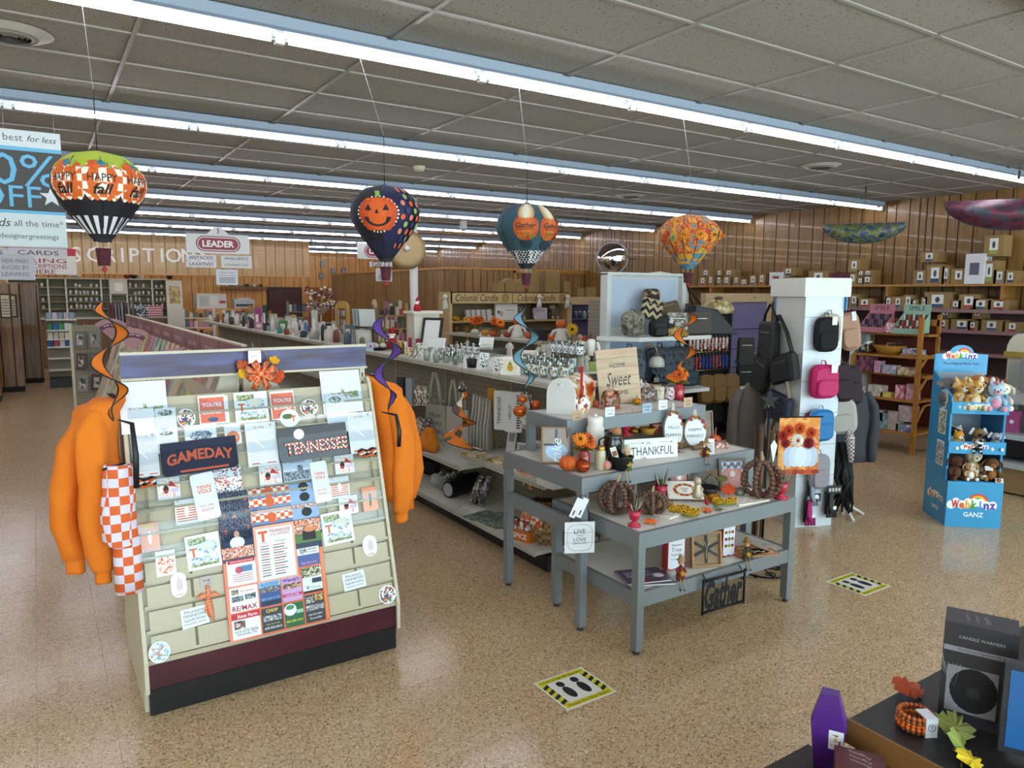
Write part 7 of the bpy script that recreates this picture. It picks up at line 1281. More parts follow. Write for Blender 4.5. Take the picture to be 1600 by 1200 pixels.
for i,(x,y,z,w,h,c,lab)in enumerate(((.46,.05,1.68,.16,.32,'#a8826a','tan slim sling bag hanging beyond the tower edge'),(.42,.12,1.68,.16,.30,'#131316','black slim sling bag behind the tan one'),(.40,.18,1.68,.18,.30,'#b5b3b0','pale grey backpack behind the slim sling bags'),(.42,.05,1.25,.15,.34,'#2a1620','dark plum slim bag with gold zip below the tan one'),(.54,.08,1.22,.15,.34,'#2a1620','dark plum slim bag further out with gold zip'),(.44,.06,.95,.24,.30,'#a8a49c','stone canvas backpack with white toggles'))):backpack(TM(x,y,z,R(-25),R(-8)),w,h,M(c,.65),lab,d=.08,trim=M('#8a6a3a',.4,.5)if 'plum' in lab else None,tagc='#dcdce0' if i==0 else None)
LF=R(-90)
handbag(TM(-.02,.16,1.36,LF,R(-16)),.34,.24,BLKB,'black nylon crossbody with wide strap hung at the tower corner',M('#131314',.6),.09,slen=1.5)
handbag(TM(-.04,.38,1.58,LF),.24,.34,M('#17171a',.6),'black zip bag on the left face of the tower',BLKB,.09,slen=.5);handbag(TM(-.04,.46,1.30,LF,R(20)),.22,.36,M('#101012',.6),'black slouch bag hanging low on the tower left face',BLKB,.09,slen=.5)
handbag(TM(-.03,.20,1.02,LF,R(8)),.34,.24,M('#1a2034',.6),'navy crossbody with tan and cream webbing strap',M('#8f8068',.8),.09,[(-.2,M('#b5a88c',.7))],.9)
handbag(TM(-.03,.17,.70,LF),.30,.20,M('#7a6238',.7),'khaki crossbody with striped centre band',M('#6a5a3c',.8),.08,[(-.05,M('#1c1a1a',.6)),(.01,M('#d0c4a8',.6)),(.07,M('#1c1a1a',.6))],.9)
t=thing('purse_mirror','white oval ring purse hanging on the tower left face','bag',TM(-.05,.34,.80).to_translation(),LF+R(-21));b=B();b.tube([(.07*math.cos(R(a)),0,.12*math.sin(R(a)))for a in range(0,361,20)],.012,M('#c9c6bc',.5),6);b.build('ring',t)
for i,(lab,x,y,c,dx)in enumerate((('grey cardigan on hanger at the tower left side',-.05,.62,'#5f564e',0),('charcoal zip jacket on hanger beyond the tower',.66,.25,'#3a3c42',0))):
 P=TM(x,y,0).to_translation();t=thing('hanging_jacket',lab,'jacket',P,R(-30));m=M(c,.9,bump=.2,bs=120);b=B();b.ring([(0,0,1.18),(0,0,1.15),(0,0,1.08),(0,0,.9),(0,0,.5)],[(.05,.04),(.1,.05),(.18,.07),(.19,.08),(.19,.08)],m,22,4,.02);b.build('body',t)
 for s in(-1,1):b=B();b.ring([(s*.15,0,1.12),(s*.2,-.02,1.0),(s*.215,-.03,.8),(s*.21,-.04,.5)],[(.04,.05),(.05,.06),(.05,.06),(.04,.045)],m,14,4,.015);b.build('sleeve',t)
 b=B();b.tube([(-.14,0,1.12),(0,0,1.2),(.14,0,1.12)],.008,M('#d0cec6',.4),6);b.tube([(0,0,1.2),(.02,0,1.26),(-.02,0,1.28)],.004,M('#c9c9c9',.3,.8),5);b.build('hanger',t);b=B();b.tube([(0,0,0),(0,0,.5)],.02,M('#c9c9c4',.4),8);[b.tube([(0,0,.12),(.2*math.cos(q),.2*math.sin(q),.0)],.014,M('#c9c9c4',.4),6)for q in(0,1.57,3.14,4.71)];b.build('white_stand',t)
t=thing('tassel_scarves','bunch of black fringed scarves hanging at the tower foot','scarves',TM(.47,.0,.62).to_translation(),R(-40));b=B();rnd=random.Random(6);[b.tube([(rnd.uniform(-.06,.06),rnd.uniform(-.04,.04),.1),(rnd.uniform(-.08,.08),rnd.uniform(-.05,.05),-.2),(rnd.uniform(-.10,.10),rnd.uniform(-.06,.06),-.42-rnd.uniform(0,.1))],[.018,.02,.008],M('#111113',.7),5)for i in range(16)];b.build('fringe',t);b=B();b.tube([(0,-.02,.28),(.01,-.05,.15),(.02,-.08,-.05)],[.02,.04,.02],CHK('#5a4a48','#d0c4bc',60),8);b.build('plaid_scarf',t)
def WT(x,y,z,rz=0):return WKM@MT(x,y,z,rz)
def PL(c,v=.12):return M(c,.95,bump=.6,bs=90,var=v)
GIR=PR(['#b5803c','#e0c894','#a8702c','#d8b878'],26,.95);TIG=PR(['#e6e2dc','#2a2622','#e0dcd4','#b5aca0'],18,.95);ZEB=PR(['#dcdad6','#1c1a1a','#e0deda','#26242a'],26,.95,0,True,(1,1,3))
plush(WT(.10,.15,1.012,.2),.27,GIR,PL('#d9c9a8'),'spotted giraffe plush leaning at the top tray corner','point');plush(WT(.19,.10,1.012),.27,GIR,PL('#d9c9a8'),'spotted giraffe plush hanging legs over the top tray','point')
plush(WT(.275,.12,1.012),.21,PL('#5f5650'),PL('#7a7068'),'grey brown donkey plush sitting in the top tray','big');plush(WT(.26,.2,1.012),.31,PL('#a8703c'),PL('#e3ddd2'),'brown and white puppy plush behind the donkey','floppy',patch=PL('#e6e2da'));
def uni(b,r,hz,hr,h):b.tube([(0,-hr*.6,hz+hr*.7),(0,-hr*.8,hz+hr*1.7)],[hr*.14,hr*.02],M('#cfae6a',.3,.5),7);b.ball((0,0,hz+hr*.95),(hr*.4,hr*.5,hr*.35),PL('#d8839c'),8,6)
plush(WT(.345,.07,1.012,-.2),.25,PL('#a9c4d6'),PL('#d895ac'),'pastel unicorn plush with pink muzzle and gold horn','point',muzzle=PL('#dd9fb2'),extra=uni);plush(WT(.42,.13,1.012,-.2),.25,PL('#e0d8c6'),PL('#ece8de'),'cream white dog plush at the top tray end','floppy');plush(WT(.38,.24,1.012,-.2),.30,PL('#6a3a24'),PL('#e3ddd2'),'brown and white horse plush at the back of the top tray','big',patch=PL('#e6e2da'))
plush(WT(.04,.26,1.012,.5),.27,PL('#6f6a66'),PL('#8a857e'),'grey elephant plush at the back of the top tray','big')
plush(WT(.10,.17,.667,.2),.20,TIG,PL('#ece8e2'),'white tiger plush at the back of the middle tray','round');plush(WT(.09,.09,.667,.1),.165,PL('#d8912a'),PL('#eeeae4'),'orange and white fox plush in the middle tray','point',muzzle=PL('#f0ece6'));plush(WT(.22,.06,.667),.13,ZEB,PL('#1c1a1c'),'zebra striped plush lying over the middle tray front','point',rt=R(35));plush(WT(.27,.14,.667),.19,PL('#8a6a48'),PL('#2c2624'),'brown and black fluffy bear plush in the middle tray','fluffy',muzzle=PL('#2a2422'));plush(WT(.385,.08,.667,-.2),.165,PL('#a3a8b0'),PL('#e6e6e8'),'pale grey koala plush with fluffy ears','fluffy',muzzle=PL('#5a5c64'))
plush(WT(.075,.08,.402,.25),.225,PL('#4a2a1a'),PL('#5c3826'),'dark brown dog plush with floppy ears in the lowest tray','floppy',muzzle=PL('#5c3826'));plush(WT(.195,.07,.402),.17,PL('#c4a27c'),PL('#ece6da'),'small tan and white puppy plush in the lowest tray','floppy',patch=PL('#ece6da'));plush(WT(.25,.16,.402),.275,PL('#d3bf9a'),PL('#e8dfcc'),'cream fox puppy plush sitting tallest in the lowest tray','round');plush(WT(.37,.08,.402,-.25),.21,PL('#6a421e'),PL('#9a6a34'),'curly brown dog plush with tan muzzle in the lowest tray','floppy',muzzle=PL('#a8763a'))
for x,y,z,lab in((.33,.03,.50,'white paper toy tag on the curly brown dog'),(.40,-.01,.405,'white paper toy tag lying on the blue box rim'),(.26,.02,1.05,'pale toy tag hanging from the giraffe on the top tray')):b=B();b.box(-.03,-.002,0,.03,0,.04,M('#d6dbe0',.4));tag(b.build('toy_tag',None,WT(x,y,z).to_translation(),(R(-30),0,R(-50))),lab,'tag')
def ps_box(y,z,w,h,d,m,lab,cat='box',x=9.12,name='gift_box',draw=None):
 b=B();b.box(-w/2,0,0,w/2,d,h,m);draw and draw(b,w,h);tag(b.build(name,None,(x,5.18+y,z),(0,0,AX)),lab,cat)
def counter_display(y,m,cards,lab):
 t=thing('counter_display',lab,'display box',(9.30,5.18+y,1.50),AX);b=B();w=.34;b.prism([(-w/2,0),(w/2,0),(w/2,.07),(-w/2,.07)],-.14,-.13,m);b.box(-w/2,-.13,0,w/2,.1,.012,m);b.build('tray',t)
 for s in(-1,1):b=B();b.add([(s*w/2,-.14,0),(s*w/2,.1,0),(s*w/2,.1,.27),(s*w/2,-.14,.07)],[(0,1,2,3)],m);b.add([(s*w/2-.006*s,-.14,0),(s*w/2-.006*s,.1,0),(s*w/2-.006*s,.1,.27),(s*w/2-.006*s,-.14,.07)],[(3,2,1,0)],m);b.build('side',t)
 b=B();b.box(-w/2,.09,0,w/2,.1,.37,m);b.text('SMILE',0,.32,.089,INK,w=w*.6);b.build('back_card',t);b=B();[b.box(-w*.45+w*.9*i/10,-.12+.09*r_,.012+.06*r_,-w*.45+w*.9*i/10+.024,-.11+.09*r_,.10+.07*r_,M(cards[(i*3+r_)%len(cards)],.4))for r_ in range(3)for i in range(10)];b.build('packets',t)
counter_display(.26,M('#b5707c',.5),['#4a3a4a','#2a2430','#6a5a6a','#8a5a6a'],'pink counter display box of dark packets on the pine shelf');counter_display(-.20,M('#8fb09a',.5),['#a8463a','#2f4a3a','#d8d0c4','#7a2a34'],'green counter display box of lip balms on the pine shelf');ps_box(.04,1.50,.10,.13,.08,PR(['#d8a0b0','#e6dcd8','#b5607a'],40),'small pink striped box between the two counter displays',x=9.22)
t=thing('glass_jar','clear jar of assorted sweets at the pine shelf corner','jar',(9.22,5.53,1.225));b=B();rnd=random.Random(2);[b.ball((rnd.uniform(-.07,.07),rnd.uniform(-.07,.07),.03+rnd.uniform(0,.09)),.028,M(['#4a3a34','#b5a89a','#7a4a34','#d0c8bc'][i%4],.5),6,4)for i in range(26)];b.build('sweets',t);b=B();b.lathe([(.11,0),(.12,.1),(.12,.2),(.1,.24)],CLR,16);b.build('glass',t)
t=thing('woven_basket','golden woven basket of small wares on the pine shelf','basket',(9.22,5.2,1.225));WKB=M('#a8761e',.6,bump=1,bs=120);b=B();b.lathe([(0,0),(.12,0),(.18,.11),(.17,.12),(.11,.01),(0,.01)],WKB,20,squash=1.1,ribs=20,ribd=.02);b.build('bowl',t);b=B();[b.box(-.12+.04*i,-.1+.03*(i%4),.09,-.08+.04*i,-.04+.03*(i%4),.15,M(['#3a2a2a','#d8a0b0','#e0d8d0','#6a3a34'][i%4],.5))for i in range(6)];b.build('wares',t)
b=B();b.box(-.14,-.06,0,.14,.06,.03,M('#a8793e',.6));b.box(-.12,-.05,.03,.0,.05,.1,PR(['#c98aa0','#8aa8c4','#d8d4d0'],30,.2,.8));b.box(.01,-.05,.03,.12,.05,.09,PR(['#5a7a9a','#c4ccd4'],30,.2,.8));tag(b.build('wrapped_tray',None,(9.2,4.88,1.225),(0,0,AX)),'wooden tray of wrapped soaps at the pine shelf corner','tray')
for y,z,w,h,c,lab in((.28,.985,.2,.2,['#6a3a4a','#8a5a6a','#4a2a34'],'dark floral gift box on the middle pine shelf'),(.12,.985,.08,.15,['#c98aa8','#d8a8bc'],'pink bottle shaped card on the middle pine shelf'),(-.04,.985,.18,.11,['#8aa8b4','#c4a8bc','#d8d0d4'],'patterned tissue pouch on the middle pine shelf'),(-.24,.985,.18,.10,['#b59a7a','#d8c49a','#8a7a6a'],'tan tissue pouch on the middle pine shelf'),(.34,.68,.13,.10,['#d0b0b4','#e0d0cc'],'pale pink boxed set on the wide pine shelf'),(.12,.68,.2,.14,['#d0c8bc','#b8b0a8','#e0d8cc'],'stack of cream envelopes on the wide pine shelf'),(-.02,.68,.14,.06,['#d8c860','#e0d484'],'yellow soap box on the wide pine shelf'),(-.2,.68,.12,.17,['#c9707c','#e0b8bc','#a84a5a'],'coral boxed candle on the wide pine shelf'),(-.34,.68,.12,.2,['#d0a8ac','#b8848c'],'pink gift bag with hoop on the wide pine shelf'),(.36,.27,.12,.07,['#c98a94','#d8a8ac'],'pink soap bar box on the lowest pine shelf'),(.22,.27,.2,.22,['#b8a8ac','#a4989c','#cbbcc0'],'mauve boxed bath set on the lowest pine shelf'),(.02,.27,.16,.2,['#6f98a0','#8ab0b4','#a8c4c4'],'aqua bath bomb pack on the lowest pine shelf'),(-.14,.27,.14,.24,['#b8a4a0','#c8b8b0'],'taupe boxed towel on the lowest pine shelf'),(-.27,.27,.18,.09,['#8a7ab0','#7ab09a','#d8d4d4'],'white tray with lilac and green soaps on the lowest pine shelf'),(-.3,.40,.2,.2,['#b8a8a8','#d4c4c0'],'boxed face kit stacked on the lowest pine shelf'),(.1,.36,.2,.14,['#c0b4b4','#a89898'],'rose grey boxed kit behind the aqua pack')):ps_box(y,z,w,h,.12,PR(c,22,.35,.3),lab)
KR=M('#8f7346',.7);KRF=M('#9c8052',.7)
def kcarton(y,z,w,h,lab,col='#3a4a66',d=.24,stack=False):
 b=B();b.box(-w/2,0,0,w/2,d,h,KR);b.rect(-w*.22,h*.22,w*.22,h*.86,-.001,M('#d8d6d0',.5));b.rect(-w*.22,h*.1,w*.22,h*.3,-.0015,M(col,.5));b.disc(0,h*.55,w*.09,-.002,M('#4a4642',.6),8,h*.18);tag(b.build('figurine_carton',None,(10.62,y,z),(0,0,AX)),lab,'box','kraft figurine cartons on the wall shelving')
def row(z,items,lab,X=10.62):
 for px,wp,hp,col in items:P=onx(px,0 or 440,X);kcarton(P.y,z,wp*mpp(P)*1.15,hp*mpp(P),lab,col)
TZ=2.14;L1='kraft carton with figurine picture standing on the top pine board';L2='kraft carton with figurine picture in a stack above the top pine board';L3='kraft carton with figurine picture on the shelf under the pine board';L4='kraft carton with figurine picture on the dark mauve shelf'
row(TZ,((1098,13,14,'#8a2a2e'),(1110,9,15,'#a8323a'),(1123,8,15,'#3a4a66'),(1135,12,14,'#4a4a52'),(1150,10,14,'#33405e'),(1162,12,10,'#3a6a9a'),(1176,12,16,'#3a5a8a'),(1190,11,18,'#a83a34'),(1231,18,12,'#33405e'),(1278,30,22,'#6a1f2a'),(1331,16,18,'#7a8a4a'),(1344,10,11,'#3a3f4a'),(1355,14,14,'#33405e'),(1437,17,22,'#3a4a6e'),(1460,24,30,'#33466e'),(1477,10,28,'#5a4a34'),(1497,20,24,'#8f7346'),(1544,18,36,'#8a9a4a'),(1561,15,22,'#7a7f8a'),(1578,15,20,'#33405e')),L1)
row(TZ+.16,((1102,14,12,'#8a2a2e'),(1123,8,11,'#3a4a66'),(1138,13,11,'#4a4a52'),(1231,18,12,'#33405e')),L2);row(TZ+.19,((1333,17,20,'#7a8a4a'),),L2);row(TZ+.12,((1344,10,10,'#3a3f4a'),(1355,12,10,'#33405e')),L2);row(TZ+.31,((1449,22,16,'#3a4a6e'),),L2);row(TZ+.36,((1548,24,32,'#8a9a4a'),),L2)
row(1.795,((1336,14,20,'#3a6a5a'),(1353,22,14,'#a8323a'),(1390,12,18,'#3a5a8a'),(1405,14,18,'#3a5a8a'),(1421,14,21,'#4a6a9a'),(1431,9,14,'#33405e'),(1446,8,18,'#33405e'),(1467,36,26,'#3a4a6e'),(1496,14,14,'#3a4a5e'),(1516,26,24,'#a8443a'),(1535,26,17,'#3a6a6a'),(1563,26,16,'#8a3a34')),L3)
row(1.515,((1478,14,16,'#33405e'),(1508,28,17,'#33405e'),(1525,12,15,'#a82a3a'),(1555,26,18,'#3a5a8a'),(1588,18,16,'#a83a44')),L4);row(1.675,((1481,14,14,'#33405e'),(1531,12,14,'#a8323a')),L4)
for px,w,h,lab in((1213,.26,.22,'white carton with red figure picture on the top pine board'),(1522,.24,.40,'tall white carton with figure picture on the top pine board')):P=onx(px,440,10.6);b=B();b.box(-w/2,0,0,w/2,.2,h,M('#cfcfd2',.5));b.rect(-w*.25,h*.3,w*.25,h*.7,-.001,M('#8a3a4a' if px<1300 else '#5a5a6a',.5));tag(b.build('white_carton',None,(10.58,P.y,TZ),(0,0,AX)),lab,'box')
b=B();b.box(-.16,0,0,.16,.22,.18,M('#5a1a2e',.5));tag(b.build('wine_carton',None,(10.6,onx(1312,440,10.6).y,TZ),(0,0,AX)),'plain wine red carton on the top pine board','box')
t=thing('cosmetics_tester','clear stepped cosmetics tester with white sign and makeup pans','display box',(8.12,2.75,.98),AX);b=B();b.box(-.36,0,.28,.36,.02,.48,M('#d8dcde',.4));b.rect(-.15,.36,.36,.42,-.001,M('#2f5a6a',.5));b.disc(-.24,.38,.06,-.0015,M('#a84a6a',.5),12);b.text('SUPER WHITENING',.1,.39,-.002,WHT,w=.3);b.build('sign',t);b=B();[b.box(-.35+.09*i,-.16+.08*r_,.02+.1*r_,-.27+.09*i,-.14+.08*r_,.12+.1*r_,M([['#8a2a34','#a8484a','#b5605a'],['#b58a6a','#c9a284','#8a6a5a'],['#5a7a8a','#a8868a','#d8b49a']][r_][i%3],.3))for r_ in range(3)for i in range(8)];b.build('makeup_pans',t);b=B();b.box(-.36,-.18,0,.36,.02,.02,CLR);b.build('clear_base',t)
for y,z,w,h,c,lab in((3.05,.62,.16,.16,'#3f9a80','mint green boxed mask on the grey fixture'),(3.3,.62,.10,.22,'#a84a7a','magenta leopard packet on the grey fixture'),(2.9,.70,.22,.2,'#c4c4c2','grey printed label card above the mint box'),(2.75,.33,.14,.09,'#a81a3a','red tape roll box on the low grey shelf')):b=B();b.box(-w/2,0,0,w/2,.1,h,M(c,.5));b.disc(0,h*.5,w*.2,-.001,M('#e0e0d8',.5),10);tag(b.build('gift_box',None,(8.15,y,z),(0,0,AX)),lab,'box')
t=thing('gift_tower','cream and gold lantern shaped gift box behind the toy display','box',(8.9,3.6,.9),AX);b=B();b.box(-.1,0,0,.1,.2,.42,M('#c4bca4',.5));b.rect(-.08,.1,.08,.36,-.001,M('#a8b0a4',.5));b.build('body',t);b=B();b.box(-.13,-.03,.42,.13,.23,.48,M('#b59a4a',.4,.4));b.build('ledge',t);b=B();b.prism([(-.12,.48),(.12,.48)]+[(.12*math.cos(R(a)),.48+.2*math.sin(R(a)))for a in range(20,161,20)],0,.2,M('#d3cbb4',.5));b.build('dome',t)
t=thing('low_table','low white stool carrying the lantern gift box and photo books','table',(8.95,3.5,0));b=B();b.box(-.2,-.5,.86,.3,.35,.9,M('#b5b3aa',.5));b.build('top',t);[(lambda b:(b.box(x-.02,y-.02,0,x+.02,y+.02,.86,M('#a5a39a',.5)),b.build('leg',t)))(B())for x in(-.17,.27)for y in(-.46,.31)]
for y,lab,c in((3.2,'landscape photo book with red rock cover',['#7a9ac4','#a8583a','#c98a6a','#8aa8cc']),(3.02,'photo book with coastal cover',['#7aa8c9','#c9b49a','#5a88a8'])):b=B();b.box(-.13,0,0,.13,.03,.34,PR(c,8,.3,.4,False));tag(b.build('photo_book',None,(8.85,y,.9),(R(-8),0,AX)),lab,'book')
# ================================================================ balloon spinners hung from the near light row
class BD(B):
 def disc(s,cx,cz,r,y,mat,n=14,rz=None):
  rz=rz or r;V=[(cx,y,cz)];F=[];n=16
  for q in(1,2,3):V+=[(cx+r*q/3*math.cos(2*math.pi*i/n),y,cz+rz*q/3*math.sin(2*math.pi*i/n))for i in range(n)]
  for i in range(n):
   j=(i+1)%n;F.append((0,1+i,1+j));F+=[(1+q*n+i,1+(q+1)*n+i,1+(q+1)*n+j,1+q*n+j)for q in(0,1)]
  return s.add(V,F,mat,True)
def balloon(X,zt,zb,W_,label,panels,lower,collar,tailcol,tz0,tz1,amp,tdraw=None,n=8,rz=0,top=None,turns=2.1,ph=0,Y=3.88):
 t=thing('balloon_spinner',label,'wind spinner',(X,Y,0),rz);H=zt-zb;r=W_/2;prof=[]
 for i in range(17):
  f=i/16
  q=math.sqrt(max(0,1-((.4-f)/.4)**2))if f<.4 else 1-((f-.4)/.6)**1.35*.8
  prof.append((r*q,zt-H*f))
 cut1,cut2=12,15;nn=24
 for k in range(n):
  b=B();V=[];F=[];m=nn//n+1
  for j in range(m+1):
   a=2*math.pi*(k+j/m)/n;bul=1+.05*math.sin(math.pi*j/m)
   for i in range(cut1+1):V.append((prof[i][0]*bul*math.cos(a),prof[i][0]*bul*math.sin(a),prof[i][1]))
  s=cut1+1
  for j in range(m):
   for i in range(cut1):
    F.append((j*s+i,j*s+i+1,(j+1)*s+i+1,(j+1)*s+i))
  mt=panels[k%len(panels)]
  if top:b.add(V,[f for f in F if f[0]%s<4],top,True);b.add(V,[f for f in F if f[0]%s>=4],mt,True)
  else:b.add(V,F,mt,True)
  b.build('gore',t)
 b=B();b.lathe(prof[cut1:cut2+1],lower,24);b.build('lower_skirt',t);b=B();b.lathe(prof[cut2:]+[(prof[-1][0],prof[-1][1]-.008)],collar,24);b.build('collar',t)
 for k in range(n):b=B();a=2*math.pi*k/n;b.tube([(prof[i][0]*1.01*math.cos(a),prof[i][0]*1.01*math.sin(a),prof[i][1])for i in range(0,16,2)],.0022,BLACK,4);b.build('seam',t)
 b=B();zk=zb-.035;kr=r*.17;b.lathe([(kr*.8,zk-.075),(kr,zk-.005),(kr,zk)],M('#4a1420',.7,bump=1,bs=120),12,ribs=0);b.lathe([(0,zk-.075),(kr*.8,zk-.075)],M('#4a1420',.7),12);b.build('basket',t)
 b=B();b.ball((0,0,zk-.09),.011,M('#a8202a',.4),8,6);b.build('bead',t)
 for q in(.8,2.4,3.9,5.5):b=B();b.tube([(kr*.9*math.cos(q),kr*.9*math.sin(q),zk),(prof[-1][0]*.9*math.cos(q),prof[-1][0]*.9*math.sin(q),zb)],.0015,M('#cfc8b8',.6),4);b.build('basket_string',t)
 b=B();b.tube([(0,0,zt-.002),(0,0,zt+.25)],.0022,BLACK,5);b.tube([(0,0,zt+.25),(.0,3.98-Y,3.28)],.0009,M('#b9b9b4',.4),4);b.tube([(0,0,zk-.09),(0,0,tz0)],.0015,BLACK,4);b.build('hanging_line',t)
 V=[];N_=60
 for i in range(N_+1):
  f=i/N_;a=turns*2*math.pi*f+ph;c,s_=math.cos(a),math.sin(a);w=amp*(.45+.55*math.sin(math.pi*min(1,.12+f))**.5)*min(1,f*9+.05,(1-f)*12+.05);z=tz0+(tz1-tz0)*f;V.append(((w*.38)*c,(w*.38)*s_,z+.004));V.append((w*c,w*s_,z-.004))
 b=B();b.add(V,[(2*i,2*i+1,2*i+3,2*i+2)for i in range(N_)],M(tailcol,.7),True);b.build('ribbon_tail',t)
 b=B();b.tube([V[2*i]for i in range(N_+1)],.0035,BLACK,5);b.tube([V[2*i+1]for i in range(N_+1)],.0035,BLACK,5);b.build('ribbon_edging',t)
 if tdraw:
  b=BD();tdraw(b,r,zt,H);out=[]
  for x,y,z in b.v:
   f=min(15.99,max(0,(zt-z)/H*16));i=int(f);q=(prof[i][0]+(prof[i+1][0]-prof[i][0])*(f-i))*1.055-y*2.2;a=x/r;out.append((q*math.sin(a),-q*math.cos(a),z))
  b.v=out;b.build('printed_motif',t)
 return t
DKN=M('#17181f',.7);TEAL=M('#2c4a55',.7)
def fall(b,r,zt,H):
 for dx in(-.78,0,.78):
  x0=dx*r*1.0;zc=zt-H*.40
  for i in(-2,-1,0,1,2):b.disc(x0+i*r*.13,zc,r*.17,-.001*(3-abs(i)),CHK('#cf5f22','#e8dccb',34)if i%2==0 else M('#cf5f22',.7),12,H*.2)
  b.text('HAPPY',x0,zc+H*.04,-.004,M('#1c1a1c',.6),w=r*.56,h=H*.085);b.text('fall',x0,zc-H*.08,-.004,M('#1c1a1c',.6),w=r*.40,h=H*.11,shear=.3,bold=.02)
  leaf(b,(x0-r*.16,-.003,zc+H*.17),r*.3,M('#d8612a',.7),.4);leaf(b,(x0-r*.02,-.003,zc+H*.19),r*.22,M('#2f7f92',.7),.1);b.prism([(x0+r*.12,zc+H*.14),(x0+r*.18,zc+H*.14),(x0+r*.24,zc+H*.22),(x0+r*.15,zc+H*.22)],-.004,-.003,M('#9aa84a',.7))
STRP=None
def stripes(a,c,n):
 m,nt,p,N=newmat('stripes');tc=N('ShaderNodeTexCoord');g=N('ShaderNodeTexGradient');g.gradient_type='RADIAL';nt.links.new(tc.outputs['Object'],g.inputs[0]);f=N('ShaderNodeMath');f.operation='MULTIPLY';f.inputs[1].default_value=n;nt.links.new(g.outputs['Fac'],f.inputs[0]);fr=N('ShaderNodeMath');fr.operation='FRACT';nt.links.new(f.outputs[0],fr.inputs[0]);cr=N('ShaderNodeValToRGB');cr.color_ramp.interpolation='CONSTANT';e=cr.color_ramp.elements;e[0].color=lin(a);e[1].position=.5;e[1].color=lin(c);nt.links.new(fr.outputs[0],cr.inputs['Fac']);nt.links.new(cr.outputs['Color'],p.inputs['Base Color']);p.inputs['Roughness'].default_value=.8;return m
balloon(.264,2.584,2.207,.362,'balloon spinner with plaid pumpkins and lime green top',[DKN],stripes('#17181f','#cfcfd4',18),DKN,'#d9731c',1.96,1.415,.078,fall,Y=3.66,top=M('#a3b52a',.7),ph=2.5)
DOTS=PR(['#14141a'],1)
def jack(b,r,zt,H):
 x0=-r*.62;zc=zt-H*.43
 for i in(-2,-1,0,1,2):b.disc(x0+i*r*.15,zc,r*.26,-.001*(3-abs(i)),M(['#b8441a','#c8501c','#d25a20'][2-abs(i)],.7),14,H*.21)
 for i in range(30):a=i*math.pi/15;b.disc(x0+r*.60*math.cos(a),zc+H*.225*math.sin(a),r*.03,-.0005,M('#e8ddc8',.7),6)
 K=M('#14121a',.7);[b.prism([(x0+s*r*.24-r*.09,zc+H*.04),(x0+s*r*.24+r*.09,zc+H*.04),(x0+s*r*.24,zc+H*.12)],-.005,-.004,K)for s in(-1,1)];b.prism([(x0-r*.05,zc),(x0+r*.05,zc),(x0,zc+H*.06)],-.005,-.004,K)
 b.add([(x0+r*.38*math.cos(R(a)),-.005,zc-H*.04+H*.12*math.sin(R(a)))for a in range(180,361,15)],[tuple(range(13))],K);b.prism([(x0-r*.06,zc+H*.22),(x0+r*.08,zc+H*.22),(x0+r*.02,zc+H*.3),(x0-r*.14,zc+H*.3)],-.004,-.003,M('#86a85a',.7))
 rn=random.Random(3)
 for i in range(9):
  for j in range(4):b.disc(r*(.12+.30*j+(.15 if i%2 else 0)),zt-H*(.1+.09*i),r*.075*(1 if i<7 else .7),-.002,M(['#c8582c','#86a85a','#c87a6a','#3a3468'][(i+2*j)%4],.7),10,H*.036)
balloon(1.58,2.551,2.16,.35,'dark balloon spinner with jack o lantern face and coloured dots',[M('#1c1d40',.7),M('#14141a',.7)],M('#181a33',.7),M('#14141c',.7),'#5d3a8a',1.90,1.35,.078,jack,Y=3.66,n=6,rz=0,ph=.6)
def gather(b,r,zt,H):
 for x0 in(-r*.62,r*.25,r*1.05):
  zc=zt-H*.42
  for i in(-2,-1,0,1,2):b.disc(x0+i*r*.12,zc,r*.17,-.001*(3-abs(i)),M(['#b04a1e','#bf5a26','#c9662c'][2-abs(i)],.7),12,H*.15);b.disc(x0+i*r*.09,zt-H*.17,r*.12,-.001*(3-abs(i)),M(['#b58a5a','#c9b48a','#d3cbb4'][2-abs(i)],.7),12,H*.12)
  b.text('Gather',x0,zc+H*.03,-.005,M('#1c1a1c',.6),w=r*.6,h=H*.08,shear=.35,bold=.01);b.text('FRIENDS & FAMILY',x0,zc-H*.03,-.005,M('#1c1a1c',.6),w=r*.5);b.disc(x0,zc-H*.13,r*.3,-.0045,PR(['#a8361a','#c9521c','#6a6a2a','#b5641e'],70),12,H*.06);b.disc(x0,zc-H*.24,r*.26,-.003,M('#1b2f3a',.7),8,H*.07)
balloon(2.635,2.555,2.15,.375,'teal balloon spinner with gather lettering over stacked pumpkins',[TEAL],CHK('#d3d3d3','#1c1c20',70),M('#16181c',.7),'#6a9ca8',1.90,1.34,.085,gather,n=6,rz=0,ph=1.2)
AUT=PR(['#5a7486','#5a7486','#c8781e','#a83a26','#d8912a','#8a9440','#5a7486'],16,.7,0,False)
b4=balloon(4.09,2.575,2.18,.43,'blue grey balloon spinner with sunflowers and red leaves',[AUT],PR(['#5a7486','#c8902a','#4f7a8a'],12,.7,0,False),M('#3f6a7e',.7),'#d8731c',1.89,1.35,.088,lambda b,r,zt,H:([flower(b,(r*(-.95+.48*i),-.003,zt-H*.42),r*.2,M('#d8861e',.7),M('#a85a1a',.7),10,up=(0,-1,0),layers=1)for i in range(5)],None),n=12,ph=3.6)
